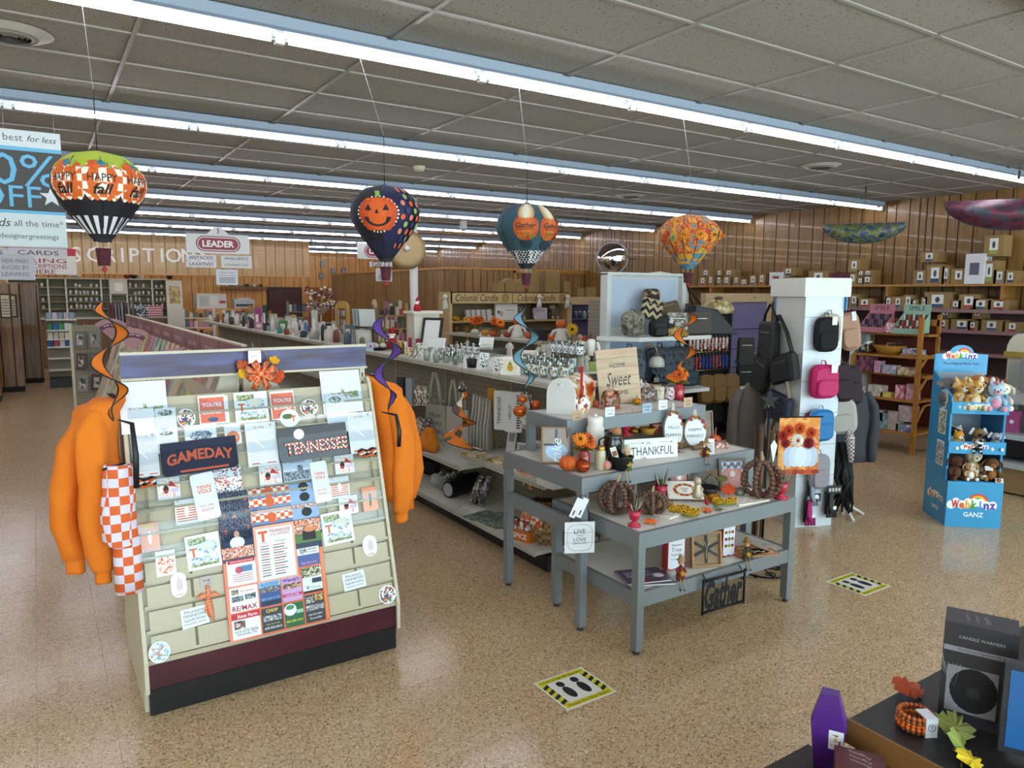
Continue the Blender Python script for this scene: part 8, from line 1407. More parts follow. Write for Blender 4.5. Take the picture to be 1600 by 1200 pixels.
for x,z0,z1,lab in((.33,1.37,1.08,'black ribbon weight hanging from the orange spinner tail'),(1.60,1.30,1.13,'black cord weight hanging from the purple spinner tail')):b=B();b.tube([(-.02,.08,z0+.01),(.03,.0,z0),(.035,-.03,(z0+z1)/2),(.03,-.03,z1)],[(.004,.003),(.010,.004),(.013,.004),(.012,.004)],BLACK,6);tag(b.build('ribbon_weight',None,(x-.03,3.62 if x<1 else 3.6,.03)),lab,'ribbon')
# ================================================================ painted half-round hangings
def halfround(P0,w,h,rz,mat,lab,ztop):
 t=thing('umbrella_canopy',lab,'umbrella',P0,rz);b=B();n,mm=16,5;V=[]
 for j in range(mm+1):
  f=j/mm
  for i in range(n+1):a=math.pi+math.pi*i/n;V.append((w/2*math.cos(a)*(1-.0*f),w*.16*math.sin(math.pi*i/n)*math.sin(math.pi*f)*-1,h*math.sin(a)*f*(1)))
 F=[(j*(n+1)+i,j*(n+1)+i+1,(j+1)*(n+1)+i+1,(j+1)*(n+1)+i)for j in range(mm)for i in range(n)];b.add(V,F,mat,True);b.build('canopy',t)
 b=B();b.tube([V[mm*(n+1)+i]for i in range(n+1)],.006,M('#22303c',.6),5);b.build('rim',t);b=B();b.tube([(0,0,-.02),(0,0,ztop-P0[2])],.003,BLACK,4);b.box(-.012,-.012,ztop-P0[2]-.16,.012,.012,ztop-P0[2]-.08,BLACK);b.build('hanging_line',t)
halfround((8.65,5.32,2.865),.95,.24,R(-58),PR(['#1f2f3a','#2c4a6e','#4a5a34','#7a7a4a','#34506e','#5a4a5a','#23383f'],9,.5,0,False),'blue green painted umbrella canopy hung as a half round',3.39)
halfround((8.9,3.75,3.02),1.35,.33,R(-58),PR(['#2a2a38','#4a2434','#6a2a3e','#34404a','#3a2c3c'],9,.5,0,False),'dark crimson painted umbrella canopy hung as a half round',3.39)
t=thing('convex_mirror','round convex security mirror fixed near the panelled wall','mirror',(10.3,11.93,2.73),R(-38));b=B();b.lathe([(0,.10),(.12,.092),(.22,.064),(.30,.02),(.315,0)],M('#e6e8ea',.03,1),28);b.v=[(x,-z,y)for x,y,z in b.v];b.f=[f[::-1]for f in b.f];b.build('mirror_dome',t);b=B();b.tube([(.33*math.cos(R(a)),0,.33*math.sin(R(a)))for a in range(0,361,15)],.014,M('#8a8a8a',.4,.5),6);b.build('rim',t);b=B();b.tube([(0,.0,0),(.2,.3,0),(.7,.45,0)],.012,M('#9a9a98',.3,.8),6);b.build('bracket',t);b=B();b.tube([(0,0,.33),(0,0,.65)],.002,M('#999999',.4),4);b.build('wire',t)
t=thing('convex_mirror','beige backed round mirror clamped to the steel column','mirror',(4.72,10.12,2.62),R(-12));b=B();b.lathe([(0,-.05),(.2,-.04),(.29,0),(.2,.04),(0,.06)],M('#b59a6e',.6),26);b.v=[(x,-z,y)for x,y,z in b.v];b.f=[f[::-1]for f in b.f];b.build('back_shell',t);b=B();b.box(.04,.0,-.05,.22,.10,.05,M('#b9b7b0',.4));b.ball((-.03,-.10,.02),.05,M('#d0cec6',.4),10,7);b.build('clamp',t)
# ================================================================ hanging signs
GS=M('#c9c9c6',.45);WG=M('#8a2438',.45)
def cable(b,xs,z0,z1):[b.tube([(x,0,z0),(x,0,z1)],.0022,M('#a8a8a4',.4),4)for x in xs]
def leader(X,Y,zc,k,num,subs,lab,note):
 t=thing('aisle_sign',lab,'sign',(X,Y,zc));w,h=.86*k,.27*k;b=B();b.rbox(-w/2,0,-h/2,w/2,.012,h/2,GS,.02);b.build('board',t)
 b=B();[b.rbox(-ww/2,-d,-hh/2,ww/2,0,hh/2,mm,hh*.49,8)for ww,hh,d,mm in((w*.70,h*.80,.002,WG),(w*.66,h*.70,.003,GS),(w*.63,h*.60,.004,WG))];b.text('LEADER',0,0,-.0048,M('#e3e3e0',.5),w=w*.50,bold=.03);b.build('logo_print',t)
 b=B();b.prism([(-.15*k,h/2),(.15*k,h/2),(.05*k,h/2+.10*k),(-.05*k,h/2+.10*k)],0,.012,GS)if num else None;num and b.text(num,0,h/2+.045*k,-.001,WG,h=.065*k,bold=.02);num and b.build('number_tab',t)
 for i,(s_,x,z,ww)in enumerate(subs):b=B();b.box(x*k-ww*k/2,0,z*k-.045*k,x*k+ww*k/2,.01,z*k+.04*k,GS);b.text(s_,x*k,z*k,-.001,M('#5a3040',.5),w=ww*k*.8,bold=.01);b.build('category_strip',t)
 if note:b=B();x,z=note;b.box(x*k-.15*k,.0,z*k-.22*k,x*k+.15*k,.008,z*k,M('#c6c8cc',.5));b.text('WEAR MASKS',x*k,z*k-.045*k,-.001,M('#8a5a6a',.5),w=.2*k);b.text('AVOID BY LEAVING',x*k,z*k-.085*k,-.001,M('#8a5a6a',.5),w=.24*k);[b.rect(x*k-.11*k,z*k-.125*k-.03*k*i,x*k+.11*k,z*k-.115*k-.03*k*i,-.001,INK)for i in range(3)];b.build('notice',t)
 b=B();cable(b,(-w*.36,w*.36),h/2,ZC-zc);b.build('cables',t)
leader(2.12,10.5,2.62,.94,'3',(('ANTACIDS',-.24,-.20,.40),('LAXATIVES',-.24,-.29,.40),('ANALGESICS',.24,-.20,.42),('COUGH/COLD',.24,-.29,.42)),'hanging leader sign numbered three for antacids and analgesics',(.1,-.36));leader(5.9,13.9,2.8,1.16,'',(('GIFTS',.0,-.22,.42),),'hanging leader sign for gifts behind the dotted balloon',(.05,-.29))
t=thing('sale_banner','hanging sale banner for half price cards in grey and blue','banner',(-.22,7.2,2.8));SB=M('#b9c4c4',.6);BL=M('#5aa0bf',.6);DG=M('#3a3836',.6);b=B();w=.96;[b.box(-w/2,0,z0,w/2,.004,z1,m)for z0,z1,m in((.33,.46,SB),(.30,.33,BL),(-.17,.30,DG),(-.195,-.17,BL),(-.46,-.195,SB))];b.build('cloth',t)
LT=lambda f:(lambda b:(f(b),b.build('lettering',t)))(B())
LT(lambda b:b.text('the best',.09,.40,-.002,M('#555555',.5),w=.26));LT(lambda b:b.text('for less',.35,.40,-.002,M('#2a2a2a',.5),w=.2,shear=.3));LT(lambda b:b.text('50%',.12,.15,-.002,BL,w=.64,h=.25,bold=.0));LT(lambda b:b.text('OFF',.10,-.06,-.002,BL,w=.44,h=.17));LT(lambda b:b.prism([(.39+(.085 if i%2==0 else .035)*math.sin(R(36*i)),-.05+(.085 if i%2==0 else .035)*math.cos(R(36*i)))for i in range(10)][::-1],-.003,-.001,SB));LT(lambda b:b.text('cards',.0,-.27,-.002,M('#2a2a2a',.5),w=.2,shear=.3));LT(lambda b:b.text('all the time*',.29,-.27,-.002,M('#555555',.5),w=.34));LT(lambda b:b.text('designergreetings',.22,-.38,-.002,M('#555555',.5),w=.4))
b=B();cable(b,(.1,.44),.46,ZC-2.8);b.tube([(-w/2,0,-.46),(w/2,0,-.46)],.008,M('#b5b5b0',.4),6);b.build('hangers',t)
def strip_sign(X,Y,Z,w,h,lines_,lab,col='#c4c2c4',tc='#4a2434',red=False):
 t=thing('hanging_sign',lab,'sign',(X,Y,Z));b=B();b.box(-w/2,0,-h/2,w/2,.01,h/2,M(col,.5));red and b.box(-w/2,-.001,h*.22,w/2,0,h/2,M('#a8182c',.5));b.build('board',t);b=B();n=len(lines_);[b.text(s_,0,(h*.36 if not red else h*.08)-(h*(.8 if not red else .62)/max(1,n))*(i+(.5 if n>0 else 0))+(h*.04),-.002,M(tc,.5),w=w*(.7 if len(s_)>4 else .36),h=min(h*.5/n,.1))for i,s_ in enumerate(lines_)];b.build('lettering',t);b=B();cable(b,(-w*.4,w*.4),h/2,ZC-Z);b.build('cables',t)
P=ony(60,395,11.0);strip_sign(P.x,11.0,P.z,.62,.11,['CARDS'],'small hanging strip sign reading cards')
P=ony(67,408,14.0);strip_sign(P.x+.0,14.0,P.z,.92,.42,['BRING','PRESCRIPTIONS','HERE'],'hanging white and red sign to bring prescriptions here','#cfcac4','#8a1f34',True);P=ony(24,418,10.9);strip_sign(P.x,10.9,P.z,.40,.30,['WEAR MASKS','AVOID BY','LEAVING'],'hanging grey notice sheet beside the prescriptions sign','#b5b8c0','#7a5a6a')
P=ony(8,394,11.0);strip_sign(P.x-.2,11.02,P.z,.5,.10,['GIFTS'],'hanging strip sign partly cut beside the cards sign')
for P,lab in((onz(15,50,ZC),'round ceiling air diffuser nearest the sale banner'),(onz(1283,258,ZC),'round ceiling air diffuser above the white tower'),(onz(985,305,ZC),'round ceiling air diffuser beyond the second light row')):
 t=thing('air_diffuser',lab,'air vent',P);WV_=M('#b5b0a4',.5);b=B();b.lathe([(.10,-.03),(.17,-.018),(.20,-.002),(.21,0)],WV_,26);b.build('outer_ring',t)
 for r_ in(.03,.055,.08,.105,.13):b=B();b.lathe([(r_,-.03),(r_+.018,-.012)],M('#6f6a62',.5),24);b.build('vane',t)
 b=B();b.lathe([(0,-.006),(.16,-.006)],M('#1d1b19',.9),24);b.build('duct',t)
P=onz(655,260,ZC);b=B();b.lathe([(0,-.045),(.05,-.045),(.065,-.02),(.07,0)],M('#c9c2a4',.5),18);tag(b.build('smoke_detector',None,P),'cream smoke detector on the ceiling panel','smoke detector')
for px,py,lab in((724,357,'small white ceiling camera under the fourth light row'),):P=onz(px,py,ZC-.15);b=B();b.box(-.05,-.05,0,.05,.05,.15,M('#c4c2bc',.5));b.ball((0,0,-.01),.05,M('#8a8a88',.3),8,6);tag(b.build('ceiling_camera',None,P),lab,'camera')
# ================================================================ floor decals
def decal(P,rz,lab):
 t=thing('floor_decal',lab,'floor sticker',P,rz);Yl=M('#c9c21c',.4);b=B();b.box(-.155,-.145,0,.155,.145,.0012,M('#d8d6cc',.4));b.build('sheet',t);b=B();T=Matrix.Translation((0,0,.0014))@Matrix.Rotation(R(-90),4,'X');b.T=T;Kk=M('#15151a',.5)
 [b.rect(*q,0,Yl)for q in((-.145,.10,.145,.135),(-.145,-.135,.145,-.10),(-.145,-.1,-.105,.1),(.105,-.1,.145,.1))]
 for s in(-1,1):[b.add([(s*.125-.02,-.0004,-.095+.05*i),(s*.125+.02,-.0004,-.075+.05*i),(s*.125+.02,-.0004,-.05+.05*i),(s*.125-.02,-.0004,-.07+.05*i)],[(0,1,2,3)],Kk)for i in range(4)];b.disc(s*.045,.02,.026,-.0005,Kk,14,.055);b.disc(s*.045,-.062,.022,-.0005,Kk,14,.026)
 b.text('Please Do Not Stand',0,.117,-.0006,Kk,w=.25,h=.02,rot=R(180));b.text('Follow 6 Feet of Clearance',0,-.117,-.0006,Kk,w=.27,h=.02,rot=R(180));b.build('print',t)
decal((2.175,2.737,0),R(180),'square yellow edged footprint decal in front of the low table');decal((4.66,2.737,0),R(180),'square yellow edged footprint decal before the blue toy display')
# ================================================================ sales counter at the right
CW=wood('counter_wood','#3f2417','#553222',(3,20,20),.45,.03,False);CT=thing('sales_counter','dark wood sales counter with black laminate top','counter',(1.67,.98,0))
b=B();b.box(0,-1.6,0,1.5,-.02,.885,CW);b.build('body',CT);b=B();b.box(-.012,-1.6,.885,1.5,.0,.92,M('#1b1a1b',.4));b.build('counter_top',CT);b=B();b.box(-.015,-1.6,.86,-.008,.003,.925,M('#7a5228',.5));b.build('edge_trim',CT);ZT=.92
t=thing('candle_warmer_box','tall dark grey candle warmer box with spider web print','box',(1.86,.86,ZT),R(-66));b=B();w,h,d=.155,.262,.10;DB=M('#2e2c30',.4);b.box(0,0,0,w,d,h,DB);b.build('carton',t)
b=B();b.rect(.002,h*.72,w,h*.77,-.0008,M('#8f8a94',.4));b.text('CANDLE WARMERS',w*.52,h*.87,-.0008,M('#a8a4a8',.4),w=w*.62);b.text('Illumination Fragrance Warmer',w*.55,h*.745,-.0014,DB,w=w*.7,shear=.3);b.rect(w*.08,h*.12,w*.78,h*.58,-.0006,M('#8d8a90',.4));b.disc(w*.46,h*.36,w*.33,-.0012,M('#0f0e10',.5),18,h*.22);b.disc(w*.46,h*.34,w*.1,-.0018,M('#2a292c',.5),10);b.rect(w*.84,h*.1,w*.97,h*.56,-.0008,M('#a8a4a6',.4));[b.tube([(0,-.001,h*.72-.01*i),(w*.1*i*.4,-.001,h*.60-.012*i),(w*.13*i*.4,-.001,h*.6)],.0006,M('#a8a8a8',.4),3)for i in range(1,6)];b.build('front_print',t)
b=B();b.T=Matrix.Translation((0,0,h+.0006))@Matrix.Rotation(R(-90),4,'X');[b.text(s_,w*.5+.02*i-.03,d*.5,-.0004*0,M('#8f8a90',.4),w=.045,rot=R(100))for i,s_ in enumerate(('Fragrance','Warmer','Candle'))];b.build('top_print',t)
t=thing('coffin_box','purple coffin shaped gift box standing beside the counter','box',(1.622,1.005,.80),R(-60));PUB2=M('#4a1f72',.35,coat=.3);b=B();b.prism([(-.03,0),(.03,0),(.042,.125),(.02,.20),(-.02,.20),(-.042,.125)],-.03,.01,PUB2,bev=.004);b.build('box',t);b=B();b.rect(.002,.06,.036,.11,-.031,M('#d8d6da',.4));b.rect(.008,.07,.03,.10,-.0316,PR(['#8a5a3a','#c9a27a','#d8d6da'],90));b.build('picture',t)
t=thing('bracelet_stack','stack of orange and brown beaded bracelets with white band','bracelet',(1.77,.87,ZT),R(-30));
for i,c in enumerate(('#6a3a1a','#c8561a','#d0681c','#8a4a22','#a8501c')):b=B();[b.ball(((.036+.003*(i%2))*math.cos(2*math.pi*k/20),(.036+.003*(i%2))*math.sin(2*math.pi*k/20),.006+.0085*i),.0062,M(c,.35),6,4)for k in range(20)];b.build('bracelet',t)
b=B();b.box(.0,-.045,0,.03,-.042,.048,M('#cfcdd0',.4));b.box(0,-.045,.046,.03,.0,.049,M('#cfcdd0',.4));b.tube([(.015+.009*math.cos(R(a)),-.0455,.026+.009*math.sin(R(a)))for a in range(0,361,30)],.0007,INK,4);b.text('T',.015,.026,-.0456,INK,h=.01);b.build('paper_band',t)
for x,y,z,s,c,lab,rot in((1.90,.955,ZT+.02,.10,'#a8431a','rust orange maple leaf lying at the far counter edge',(R(-70),.2,R(-20))),(1.80,.79,ZT+.03,.095,'#6a6a2c','olive maple leaf lying before the candle warmer box',(R(-55),.3,R(-50))),(1.755,.755,ZT+.015,.10,'#7f8a3c','green maple leaf lying at the counter front',(R(-65),.9,R(-40))),(1.735,.72,ZT+.008,.085,'#cfae1a','yellow maple leaf lying at the counter front edge',(R(-75),.4,R(-30)))):leaf_thing((x,y,z),s,c,lab,rot=rot)
b=B();b.box(-.055,-.04,0,.055,.04,.10,M('#4f2222',.45));b.T=Matrix.Translation((0,0,.1006))@Matrix.Rotation(R(-90),4,'X');[b.text(s_,.0,.02-.018*i,0,M('#b59a94',.4),w=.05,rot=R(160))for i,s_ in enumerate(('Pluggable','Fragrance','Warmer'))];tag(b.build('warmer_box',None,(1.565,.885,.80),(0,0,R(-55))),'dark red pluggable warmer box standing beside the counter','box');b=B();b.box(-.15,-.2,0,.115,.2,.78,M('#2a1c14',.6));b.box(-.16,-.21,.78,.118,.21,.80,M('#2a1c14',.6));tag(b.build('side_stand',None,(1.535,.87,0)),'small dark side stand against the counter end','stand')
t=thing('round_basket','dark woven basket with green cloth beside the warmer box','basket',(1.465,.915,.80));b=B();b.lathe([(0,0),(.03,0),(.045,.03),(.04,.065),(.035,.06),(.03,.01)],M('#1f1c1a',.7,bump=1,bs=200),16,ribs=16,ribd=.04);b.build('basket',t);b=B();b.ball((.02,-.02,.05),(.018,.018,.03),M('#4f7a1f',.8),8,6);b.build('cloth',t)
t=thing('monitor','dark framed point of sale monitor at the counter','monitor',(1.81,.70,ZT),R(-62));b=B();b.box(0,0,.02,.4,.025,.235,M('#26262a',.4));b.build('frame',t);b=B();b.rect(.012,.035,.388,.222,-.001,M('#1a4a7a',.3,emit=.25));b.build('screen',t);b=B();b.box(.12,.0,0,.28,.1,.03,M('#26262a',.4));b.build('stand',t)
# ================================================================ fall decor on the second gondola
G2=1.345
def p2(px,py):P=onz(px,py,G2);P.x=min(max(P.x,5.66),6.05);return P
for px,py,wp,hp,fl,n,sd,lab in((744,522,30,32,'#d8641a',7,21,'orange mum bunch in the fall decor row by the framed sign'),(778,526,34,30,'#cf5a18',8,22,'wide orange mum bunch in the middle of the fall decor row'),(713,518,24,26,'#d8a81a',6,23,'yellow sunflower bunch at the start of the fall decor row'),(730,520,22,28,'#cfa21e',5,24,'second yellow sunflower bunch beside the white gourds')):bouquet(px,py,G2,wp,hp,M('#7a4a22',.6),lab,fl,n,vasefrac=.35,seed=sd,P=p2(px,py))
for i,(px,c,lab)in enumerate(((738,'#c9c2a8','cream gourd beside the yellow sunflower bunch'),(757,'#c88a2a','golden gourd in the fall decor row'),(762,'#b8481a','small orange gourd between the mum bunches'),(793,'#8a3a1a','rust gourd behind the wide mum bunch'),(826,'#c9541a','orange gourd beside the dark candle boxes'))):pumpkin(p2(px,523+i*1.5),.06,.09,M(c,.5),STEM,lab)
for px,lab in((876,'white cloth ghost doll with orange pumpkin head on the fall shelf'),(808,'white cloth ghost doll with pumpkin head behind the teal spinner')):
 P=p2(px,535 if px>850 else 528);t=thing('ghost_doll',lab,'doll',P,AX+R(50));b=B();b.ring([(0,0,0),(0,0,.05),(0,0,.17),(0,0,.2)],[(.09,.06),(.085,.06),(.05,.035),(.03,.02)],M('#d6d2c6',.9),12);[b.tube([(s*.04,0,.17),(s*.10,0,.14),(s*.13,0,.08)],[.02,.022,.018],M('#d6d2c6',.9),6)for s in(-1,1)];b.build('cloth',t);b=B();b.lathe([(0,.19),(.05,.2),(.07,.24),(.05,.285),(0,.29)],ORP,20,ribs=8,ribd=.06);b.build('pumpkin_head',t)
for px,c,lab in((854,'#15130f','black cat figure among the orange decor'),(846,'#1c1a1a','black boxed candle in the fall decor row'),(836,'#3a2a20','dark brown candle box in the fall decor row'),(862,'#c9581a','orange glitter pumpkin box beside the ghost doll'),(902,'#8a7a6a','taupe letter block beside the sunflower doll'),(912,'#a84a2a','rust printed block at the fall shelf end')):P=p2(px,531+(px-830)*.08);carton(px,0,0,12,18 if px<860 else 12,c,lab,'decor_box','box',AX+R(40),.7,P=P)
P=p2(893,538);t=thing('sunflower_doll','large yellow sunflower standing on the fall shelf end','flowers',P);b=B();b.tube([(0,0,0),(0,0,.14)],.01,M('#5a6a2a',.8),6);b.build('stem',t);b=B();flower(b,(0,-.01,.19),.085,M('#d8a81a',.7),M('#3a2412',.8),14,up=(-.5,-.8,.1));b.build('bloom',t)
def pc(px,z=1.52):P=ony(px,480,10.66);return Vector((P.x,10.66,z))
def cb_(px,wp,hp,col,lab,draw=None,name='boxed_gift',z=1.52,d=.06):P=pc(px,z);k=mpp(P);b=B();w,h=wp*k,hp*k;b.box(-w/2,0,0,w/2,d,h,M(col,.6)if isinstance(col,str)else col);draw and draw(b,w,h);tag(b.build(name,None,P),lab,'box' if name=='boxed_gift' else 'sign')
cb_(792,40,25,'#cfccc0','white plush brand sign standing on the candle display',lambda b,w,h:(b.text('Warmies',w*.15,h*.62,-.001,INK,w=w*.4),b.disc(-w*.25,h*.4,w*.1,-.001,M('#c49a7a',.6),10),b.disc(-w*.38,h*.5,w*.07,-.001,M('#4a5a7a',.6),10)),'shelf_sign')
cb_(845,25,18,'#b5b0b8','pale card reading royal on the candle display',lambda b,w,h:b.text('ROYAL',0,h*.75,-.001,INK,w=w*.6),'shelf_sign');cb_(876,34,16,'#5a4c34','dark brown board with tan disc on the candle display',lambda b,w,h:b.disc(w*.2,h*.5,w*.2,-.001,M('#8a6a3a',.6),14),'shelf_sign')
for i in range(5):cb_(733+i*8,7,17,M('#b9b5ac',.2,coat=.8),'clear bagged cone in the row on the candle display',None,'boxed_gift')
for o in[o for o in COL.objects if o.get('label')=='clear bagged cone in the row on the candle display']:o['group']='clear bagged cones on the candle display';o.rotation_euler=(0,R(-8),0)
for px,h,c,bl,ear,lab in((770,.2,'#c4a878','#d8c8a4','round','tan plush bear on the candle display'),(816,.26,'#8a7a68','#b5a894','floppy','taupe plush rabbit on the candle display'),(840,.28,'#1c1a1a','#cfcac0','point','black plush cat on the candle display'),(868,.27,'#a89a84','#c4b8a4','round','beige plush sheep on the candle display')):plush(MT(pc(px).x,10.76,1.52),h,PL(c),PL(bl),lab,ear)
for px,wp,hp,lab in((788,14,14,'small kraft carton on the candle display top'),(802,22,22,'arched kraft carton under the teal balloon'),(818,16,20,'kraft carton beside the arched one'),(838,20,40,'tall pointed kraft carton on the candle display top'),(868,27,33,'wide kraft carton on the candle display top'),(890,12,17,'short kraft carton at the candle display end')):
 P=pc(px,2.0);P.y=10.75;k=mpp(P);w,h=wp*k,hp*k;b=B();b.prism([(-w/2,0),(w/2,0),(w/2,h*.7),(0 if 'arch' in lab or 'pointed' in lab else w/2,h),(-w/2,h*.7)if 'arch' in lab or 'pointed' in lab else(-w/2,h)],0,.2,M('#8a7042',.7));tag(b.build('kraft_carton',None,P),lab,'box')
for px,lab in((663+34,'white fabric angel doll beside the candle header'),(761+83,'cloth bunny charm between the two candle headers'),(888,'cloth snowman charm at the candle header end')):P=ony(px,472,10.5);t=thing('hanging_charm',lab,'ornament',(P.x,10.53,1.72));b=B();b.ring([(0,0,0),(0,0,.1),(0,0,.16)],[(.06,.04),(.045,.03),(.02,.02)],M('#c9c6bc',.9),10);b.build('body',t);b=B();b.ball((0,0,.2),.045,M('#cfc8b8',.9),8,6);b.build('head',t);b=B();b.tube([(0,0,.24),(0,.03,.30)],.003,M('#8a7a5a',.7),4);b.build('loop',t)
for i in range(5):bottle(0,0,0,7,11,['#4a5a64','#3a4650','#8a8f8a','#2c3640','#b5b5ae'][i],'#c9c9c4','small dark spray bottle in the purple niche row',P=Vector((8.4+.1*i,10.72,1.525)),group='spray bottles in the purple niche')
for px,z,wp,hp,lab in((905,1.92,14,14,'kraft carton on the small niche top'),(922,1.92,18,15,'larger kraft carton on the small niche top')):P=ony(px,470,10.7);carton(px,0,0,wp,hp,'#8a7042',lab,'kraft_carton','box',0,.3,P=Vector((P.x,10.66,z)))
# ================================================================ pharmacy
PY=22.6;SH=M('#a8a48c',.6);SHW=M('#c9c4b0',.5);px_x=lambda px,y=PY:ony(px,450,y).x
ph_=thing('pharmacy_shelving','grey green pharmacy shelving of white bottles under the soffit','shelving',(0,PY,0));b=B();b.box(px_x(12),.3,1.0,px_x(262),.33,2.3,M('#8f8f7a',.7));b.build('back_panel',ph_);b=B();b.box(px_x(12),0,2.29,px_x(262),.33,2.32,SHW);b.build('top_board',ph_)
for px in(12,75,103,158,172,198,238,262):b=B();b.box(px_x(px)-.02,0,.9,px_x(px)+.02,.33,2.3,SHW);b.build('divider',ph_)
for z in(2.07,1.88,1.70,1.51):b=B();b.box(px_x(12),.01,z-.025,px_x(262),.3,z,M('#8a7a5c',.6));b.build('shelf',ph_)
b=B();b.box(px_x(172),-.02,1.9,px_x(198),0,2.29,SHW);b.rect(px_x(179),1.98,px_x(192),2.2,-.021,M('#e0ded6',.5));b.build('cabinet_door',ph_)
b=B();b.box(px_x(12),-.6,.0,px_x(270),-.1,1.25,W_DARK);b.box(px_x(12),-.65,1.25,px_x(270),-.1,1.29,M('#b9b5a8',.5));b.build('dispensing_counter',ph_)
rnd=random.Random(9);bt=None
for c0,c1 in((60,73),(104,156),(199,236),(240,260)):
 for z in(2.07,1.88,1.70,1.51):
  x=px_x(c0)+.08
  while x<px_x(c1)-.04:
   if rnd.random()<.82:
    h=rnd.choice((.09,.11,.11,.15));P=Vector((x,PY+.1,z));k=mpp(P);bottle(0,0,0,.065/k,h/k,'#cfcdc6',rnd.choice(('#dcdad2','#c4c2ba','#dcdad2','#8a9aa8')),'small white medicine bottle standing on the pharmacy shelving','medicine_bottle',P=P,group='white medicine bottles on the pharmacy shelving',neck=.6)
   x+=rnd.uniform(.085,.14)
for px,c,lab in((114,'#c9c2a8','cream apothecary urn on the pharmacy top board'),(124,'#cfc8b0','pale apothecary urn on the pharmacy top board'),(201,'#7a2f1e','rust apothecary urn on the pharmacy top board'),(211,'#1c1c1e','black apothecary urn on the pharmacy top board'),(222,'#d3cbb4','tall cream apothecary urn on the pharmacy top board'),(267,'#1a1a1a','black globe on the pharmacy top board')):P=Vector((px_x(px),PY+.15,2.32));b=B();b.lathe([(0,0),(.05,0),(.09,.07),(.07,.13),(.045,.15),(.05,.17),(0,.19)],M(c,.4),14);tag(b.build('urn',None,P),lab,'urn')
P=Vector((px_x(272,21.8),21.8,0));t=thing('notice_column','white notice column with old yellow poster by the pharmacy','notice board',P);b=B();b.box(-.2,0,0,.2,.06,2.27,SHW);b.build('panel',t);b=B();b.box(-.13,-.005,1.65,.14,0,2.12,PR(['#b59a5a','#a88a48','#8a7442','#c4ac72'],14));b.build('poster',t)
t=thing('scalloped_shelf','scalloped dark wood wall shelf with mortars on the back wall','shelf',(5.85,YB-.2,2.1));b=B();b.box(-.75,0,0,.75,.2,.03,W_DARK);b.build('board',t);b=B();[b.disc(-.7+.1*i,-.0,.055,-.001,W_DARK,10)for i in range(15)];b.build('scallops',t)
for i,c in enumerate(('#cfc8b8','#8a8a86','#a8a49a','#2c2c2a','#d0ccc4','#4a4642')):b=B();b.lathe([(0,0),(.04,0),(.07,.1),(.06,.1),(0,.02)],M(c,.4),12);tag(b.build('mortar',None,(5.3+.22*i,YB-.12,2.13)),['cream mortar on the scalloped shelf','grey mortar on the scalloped shelf','stone mortar on the scalloped shelf','black mortar on the scalloped shelf','white mortar on the scalloped shelf','brown mortar on the scalloped shelf'][i],'mortar')
t=thing('metal_cabinet','white metal cabinet with stickers standing on a wooden counter','cabinet',(4.2,22.0,0));b=B();b.box(-.4,0,1.5,.4,.5,1.92,M('#c4c2b8',.4));b.rect(-.33,1.57,-.08,1.85,-.001,M('#a8b0a4',.5));b.rect(-.04,1.6,.15,1.86,-.001,M('#d0cec6',.5));b.rect(.2,1.65,.37,1.72,-.001,M('#a82a3a',.5));b.build('body',t);b=B();b.box(-.45,-.05,0,1.3,.55,1.5,W_BACK);b.build('wooden_counter',t)
t=thing('printer','light grey office printer with papers on the wooden counter','printer',(5.1,22.05,1.502));b=B();b.box(-.28,0,0,.28,.4,.26,M('#a9aeb0',.4));b.rect(-.24,.05,.24,.12,-.001,M('#3a4042',.4));b.build('body',t);b=B();[b.box(-.2+.05*i,.05,.26+.01*i,.1+.04*i,.3,.268+.01*i,M('#d8d8d4',.5))for i in range(4)];b.build('papers',t)
for n,(x,w,c,ins)in enumerate(((7.2,1.05,'#3a221a','#4a2e24'),(8.55,.8,'#8a5a22','#8a5a22'))):b=B();b.box(x-w/2-.07,YB-.05,0,x+w/2+.07,YB,2.14,M(c,.5));d_=struct(b.build('door_%d'%(n+1)));b=B();b.box(x-w/2,YB-.075,0,x+w/2,YB-.05,2.06,M(ins,.5));[b.box(x-w*.4+w*.43*i,YB-.082,1.2,x-w*.4+w*.43*i+w*.36,YB-.075,1.95,M(ins,.4))for i in(0,1)];b.build('door_leaf',d_)
for x,z,lab in((8.57,2.97,'upper grey electrical box on the back wall'),(8.93,2.71,'middle grey electrical box beside the conduit'),(9.33,2.74,'right grey electrical box beside the conduit'),(8.51,2.54,'lower grey electrical box on the back wall')):t=thing('switch_box',lab,'electrical box',(x,YB-.06,z));b=B();b.rbox(-.08,0,-.11,.08,.06,.11,M('#6f7274',.4,.4),.015);b.build('box',t);b=B();b.box(-.025,-.012,-.03,.025,0,.03,M('#a8a8a8',.4));b.build('switch',t)
t=thing('flag_picture','star spangled flag display at the pharmacy counter','flag',(px_x(232,21.9),21.9,1.29));b=B();b.box(-.32,0,0,.32,.03,.3,M('#c4c0bc',.6));b.rect(-.32,.0,-.05,.3,-.001,PR(['#1f2542','#1f2542','#c4c4c8'],30));[b.rect(-.05,.02+.06*i,.32,.05+.06*i,-.001,M('#a82a3a',.6))for i in range(5)];b.build('flag_panel',t)
